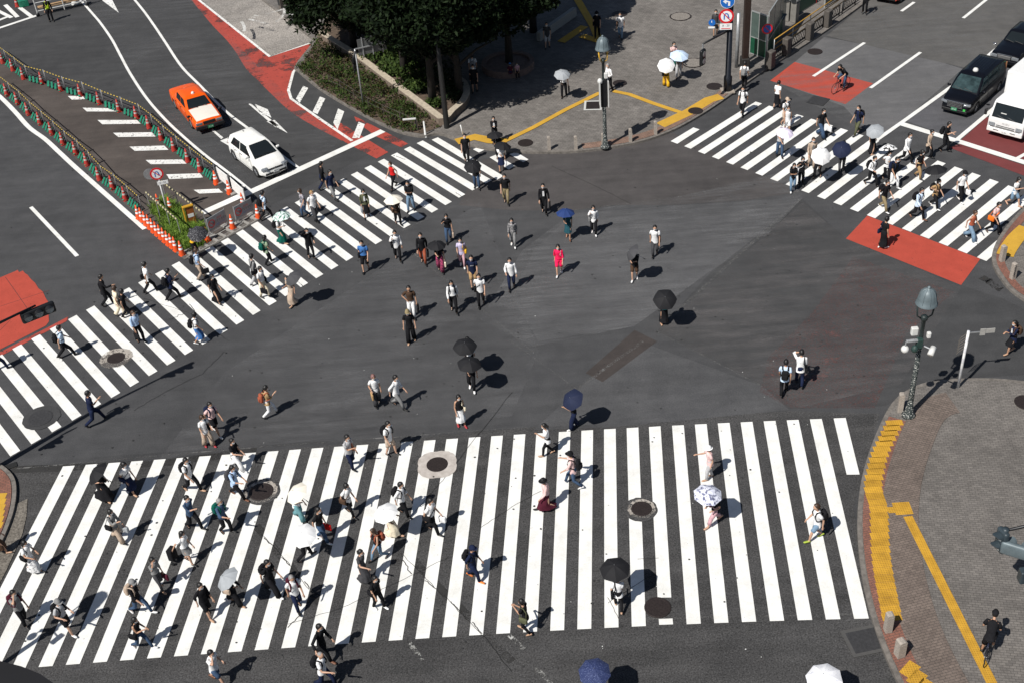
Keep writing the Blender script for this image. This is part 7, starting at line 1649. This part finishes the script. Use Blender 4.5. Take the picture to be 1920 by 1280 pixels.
p_(391, 1155, 330, 'roll:black', 'bermuda:black', 'man in black shirt and black shorts', st=.5, shoe='t', bag='shoulder:black:L')
p_(441, 1130, 345, 'long:black', 'wide:black', 'person in black with sandals', f=1, st=.7, shoe='t', arms='sw,ub', umb=((420, 1080), 'silver', .5, 1.85, 8, (-.5, -.1, .8)), bag='shoulder:beige')
p_(410, 1279, 340, 'tee:white', 'shorts:denim', 'man in white shirt and denim shorts, bottom edge', st=.85, shoe='b', arms='be,fc')
p_(2, 1036, 10, 'tee:tan', 'skirt:brown/midi', 'person cut by the left edge on corner', f=1, st=.6, shoe='t')
p_(987, 1185, 160, 'tee:black', 'slim:black', 'woman in black reading her phone, lower middle', f=1, hair='bun', st=.45, shoe='t', arms='ph,ph', bag='shoulder:olive:L')
p_(1160, 1142, 95, 'tee:white', 'slim:black', 'woman in white tee walking away, lower middle', f=1, st=.55, shoe='t', arms='be,ub', umb=((1152, 1060), 'black', .56, 1.95, 7), bag='shoulder:black:L')
p_(1118, 1330, 95, 'tee:red', 'trousers:black', 'person in red at the bottom edge', f=1, st=.4, arms='sw,ub', umb=((1114, 1254), 'dotted_blue', .55))
p_(1548, 1348, 100, 'tee:lgrey', 'trousers:denim', 'person hidden at the bottom edge, right', f=1, st=.4, arms='sw,ub', umb=((1544, 1264), 'white_print', .60))
p_(1340, 980, 205, 'tee:black', 'crop:pink', 'woman in black tee and pink trousers', f=1, st=.85, shoe='n', arms='be,ub', umb=((1328, 920), 'lace', .56, 1.9, 8), bag='cross:magenta_print')
p_(1330, 896, 185, 'tee:lpink', 'trousers:lgrey', 'woman in sun visor and pale pink tee', f=1, hair='short', st=.3, arms='sw,fw', shoe='t', cap='hat:white')
p_(1076, 910, 170, 'roll:lpink', 'slim:denim', 'man in black cap on the near crossing', st=.85, shoe='w', cap='cap:black', arms='sw,fw', bag='backpack:black', mask=0)
p_(1028, 852, 185, 'tee:white', 'slim:black', 'woman in white tee with ponytail', f=1, hair='pony', st=.5, shoe='t', arms='ph,dn')
p_(1026, 954, 195, 'long:lpink', 'skirt:maroon/long', 'woman in pale top and maroon skirt', f=1, hair='bob', st=.75, cap='hat:black')
p_(1529, 1010, 190, 'tee:white', 'shorts:ljeans', 'man in white tee and blue shorts', hc='brown', st=.65, shoe='g', bag='backpack:black', mask=0)
# cyclists
def rider(wa, wb, gz, lab_b, lab_p, fm, top, bot, cap=None):
    a, c = G(*wa, gz), G(*wb, gz); d = a-c; g = (a+c)/2; rz = atan2(d.y, d.x)-pi/2
    bicycle(g, rz, lab_b, mat('bike_'+fm, COLS[fm], .35, .2, .1)); return person(0, 0, 0, top, bot, lab_p, pose=RIDE, arms='x,x', loc=g, rzv=rz, cap=cap, mask=0, grp='cyclists')
rider((1561, 178), (1590, 163), .03, 'road bicycle ridden over the red bike box', 'cyclist in black tee on the red bike box', 'black', 'tee:black', 'trousers:denim')
rider((1852, 1205), (1846, 1236), KH, 'dark blue bicycle on the right pavement beside the yellow line', 'cyclist in dark cap and black top on the right pavement', 'navy', 'tee:black', 'bermuda:black', 'cap:black')
finish_bodies()
flush_texts()
for o in bpy.data.objects:
    if 'label' in o and not o.parent:
        nwd = len(o['label'].split())
        if nwd > 16 or nwd < 4: print('LABEL LENGTH', nwd, o['label'])
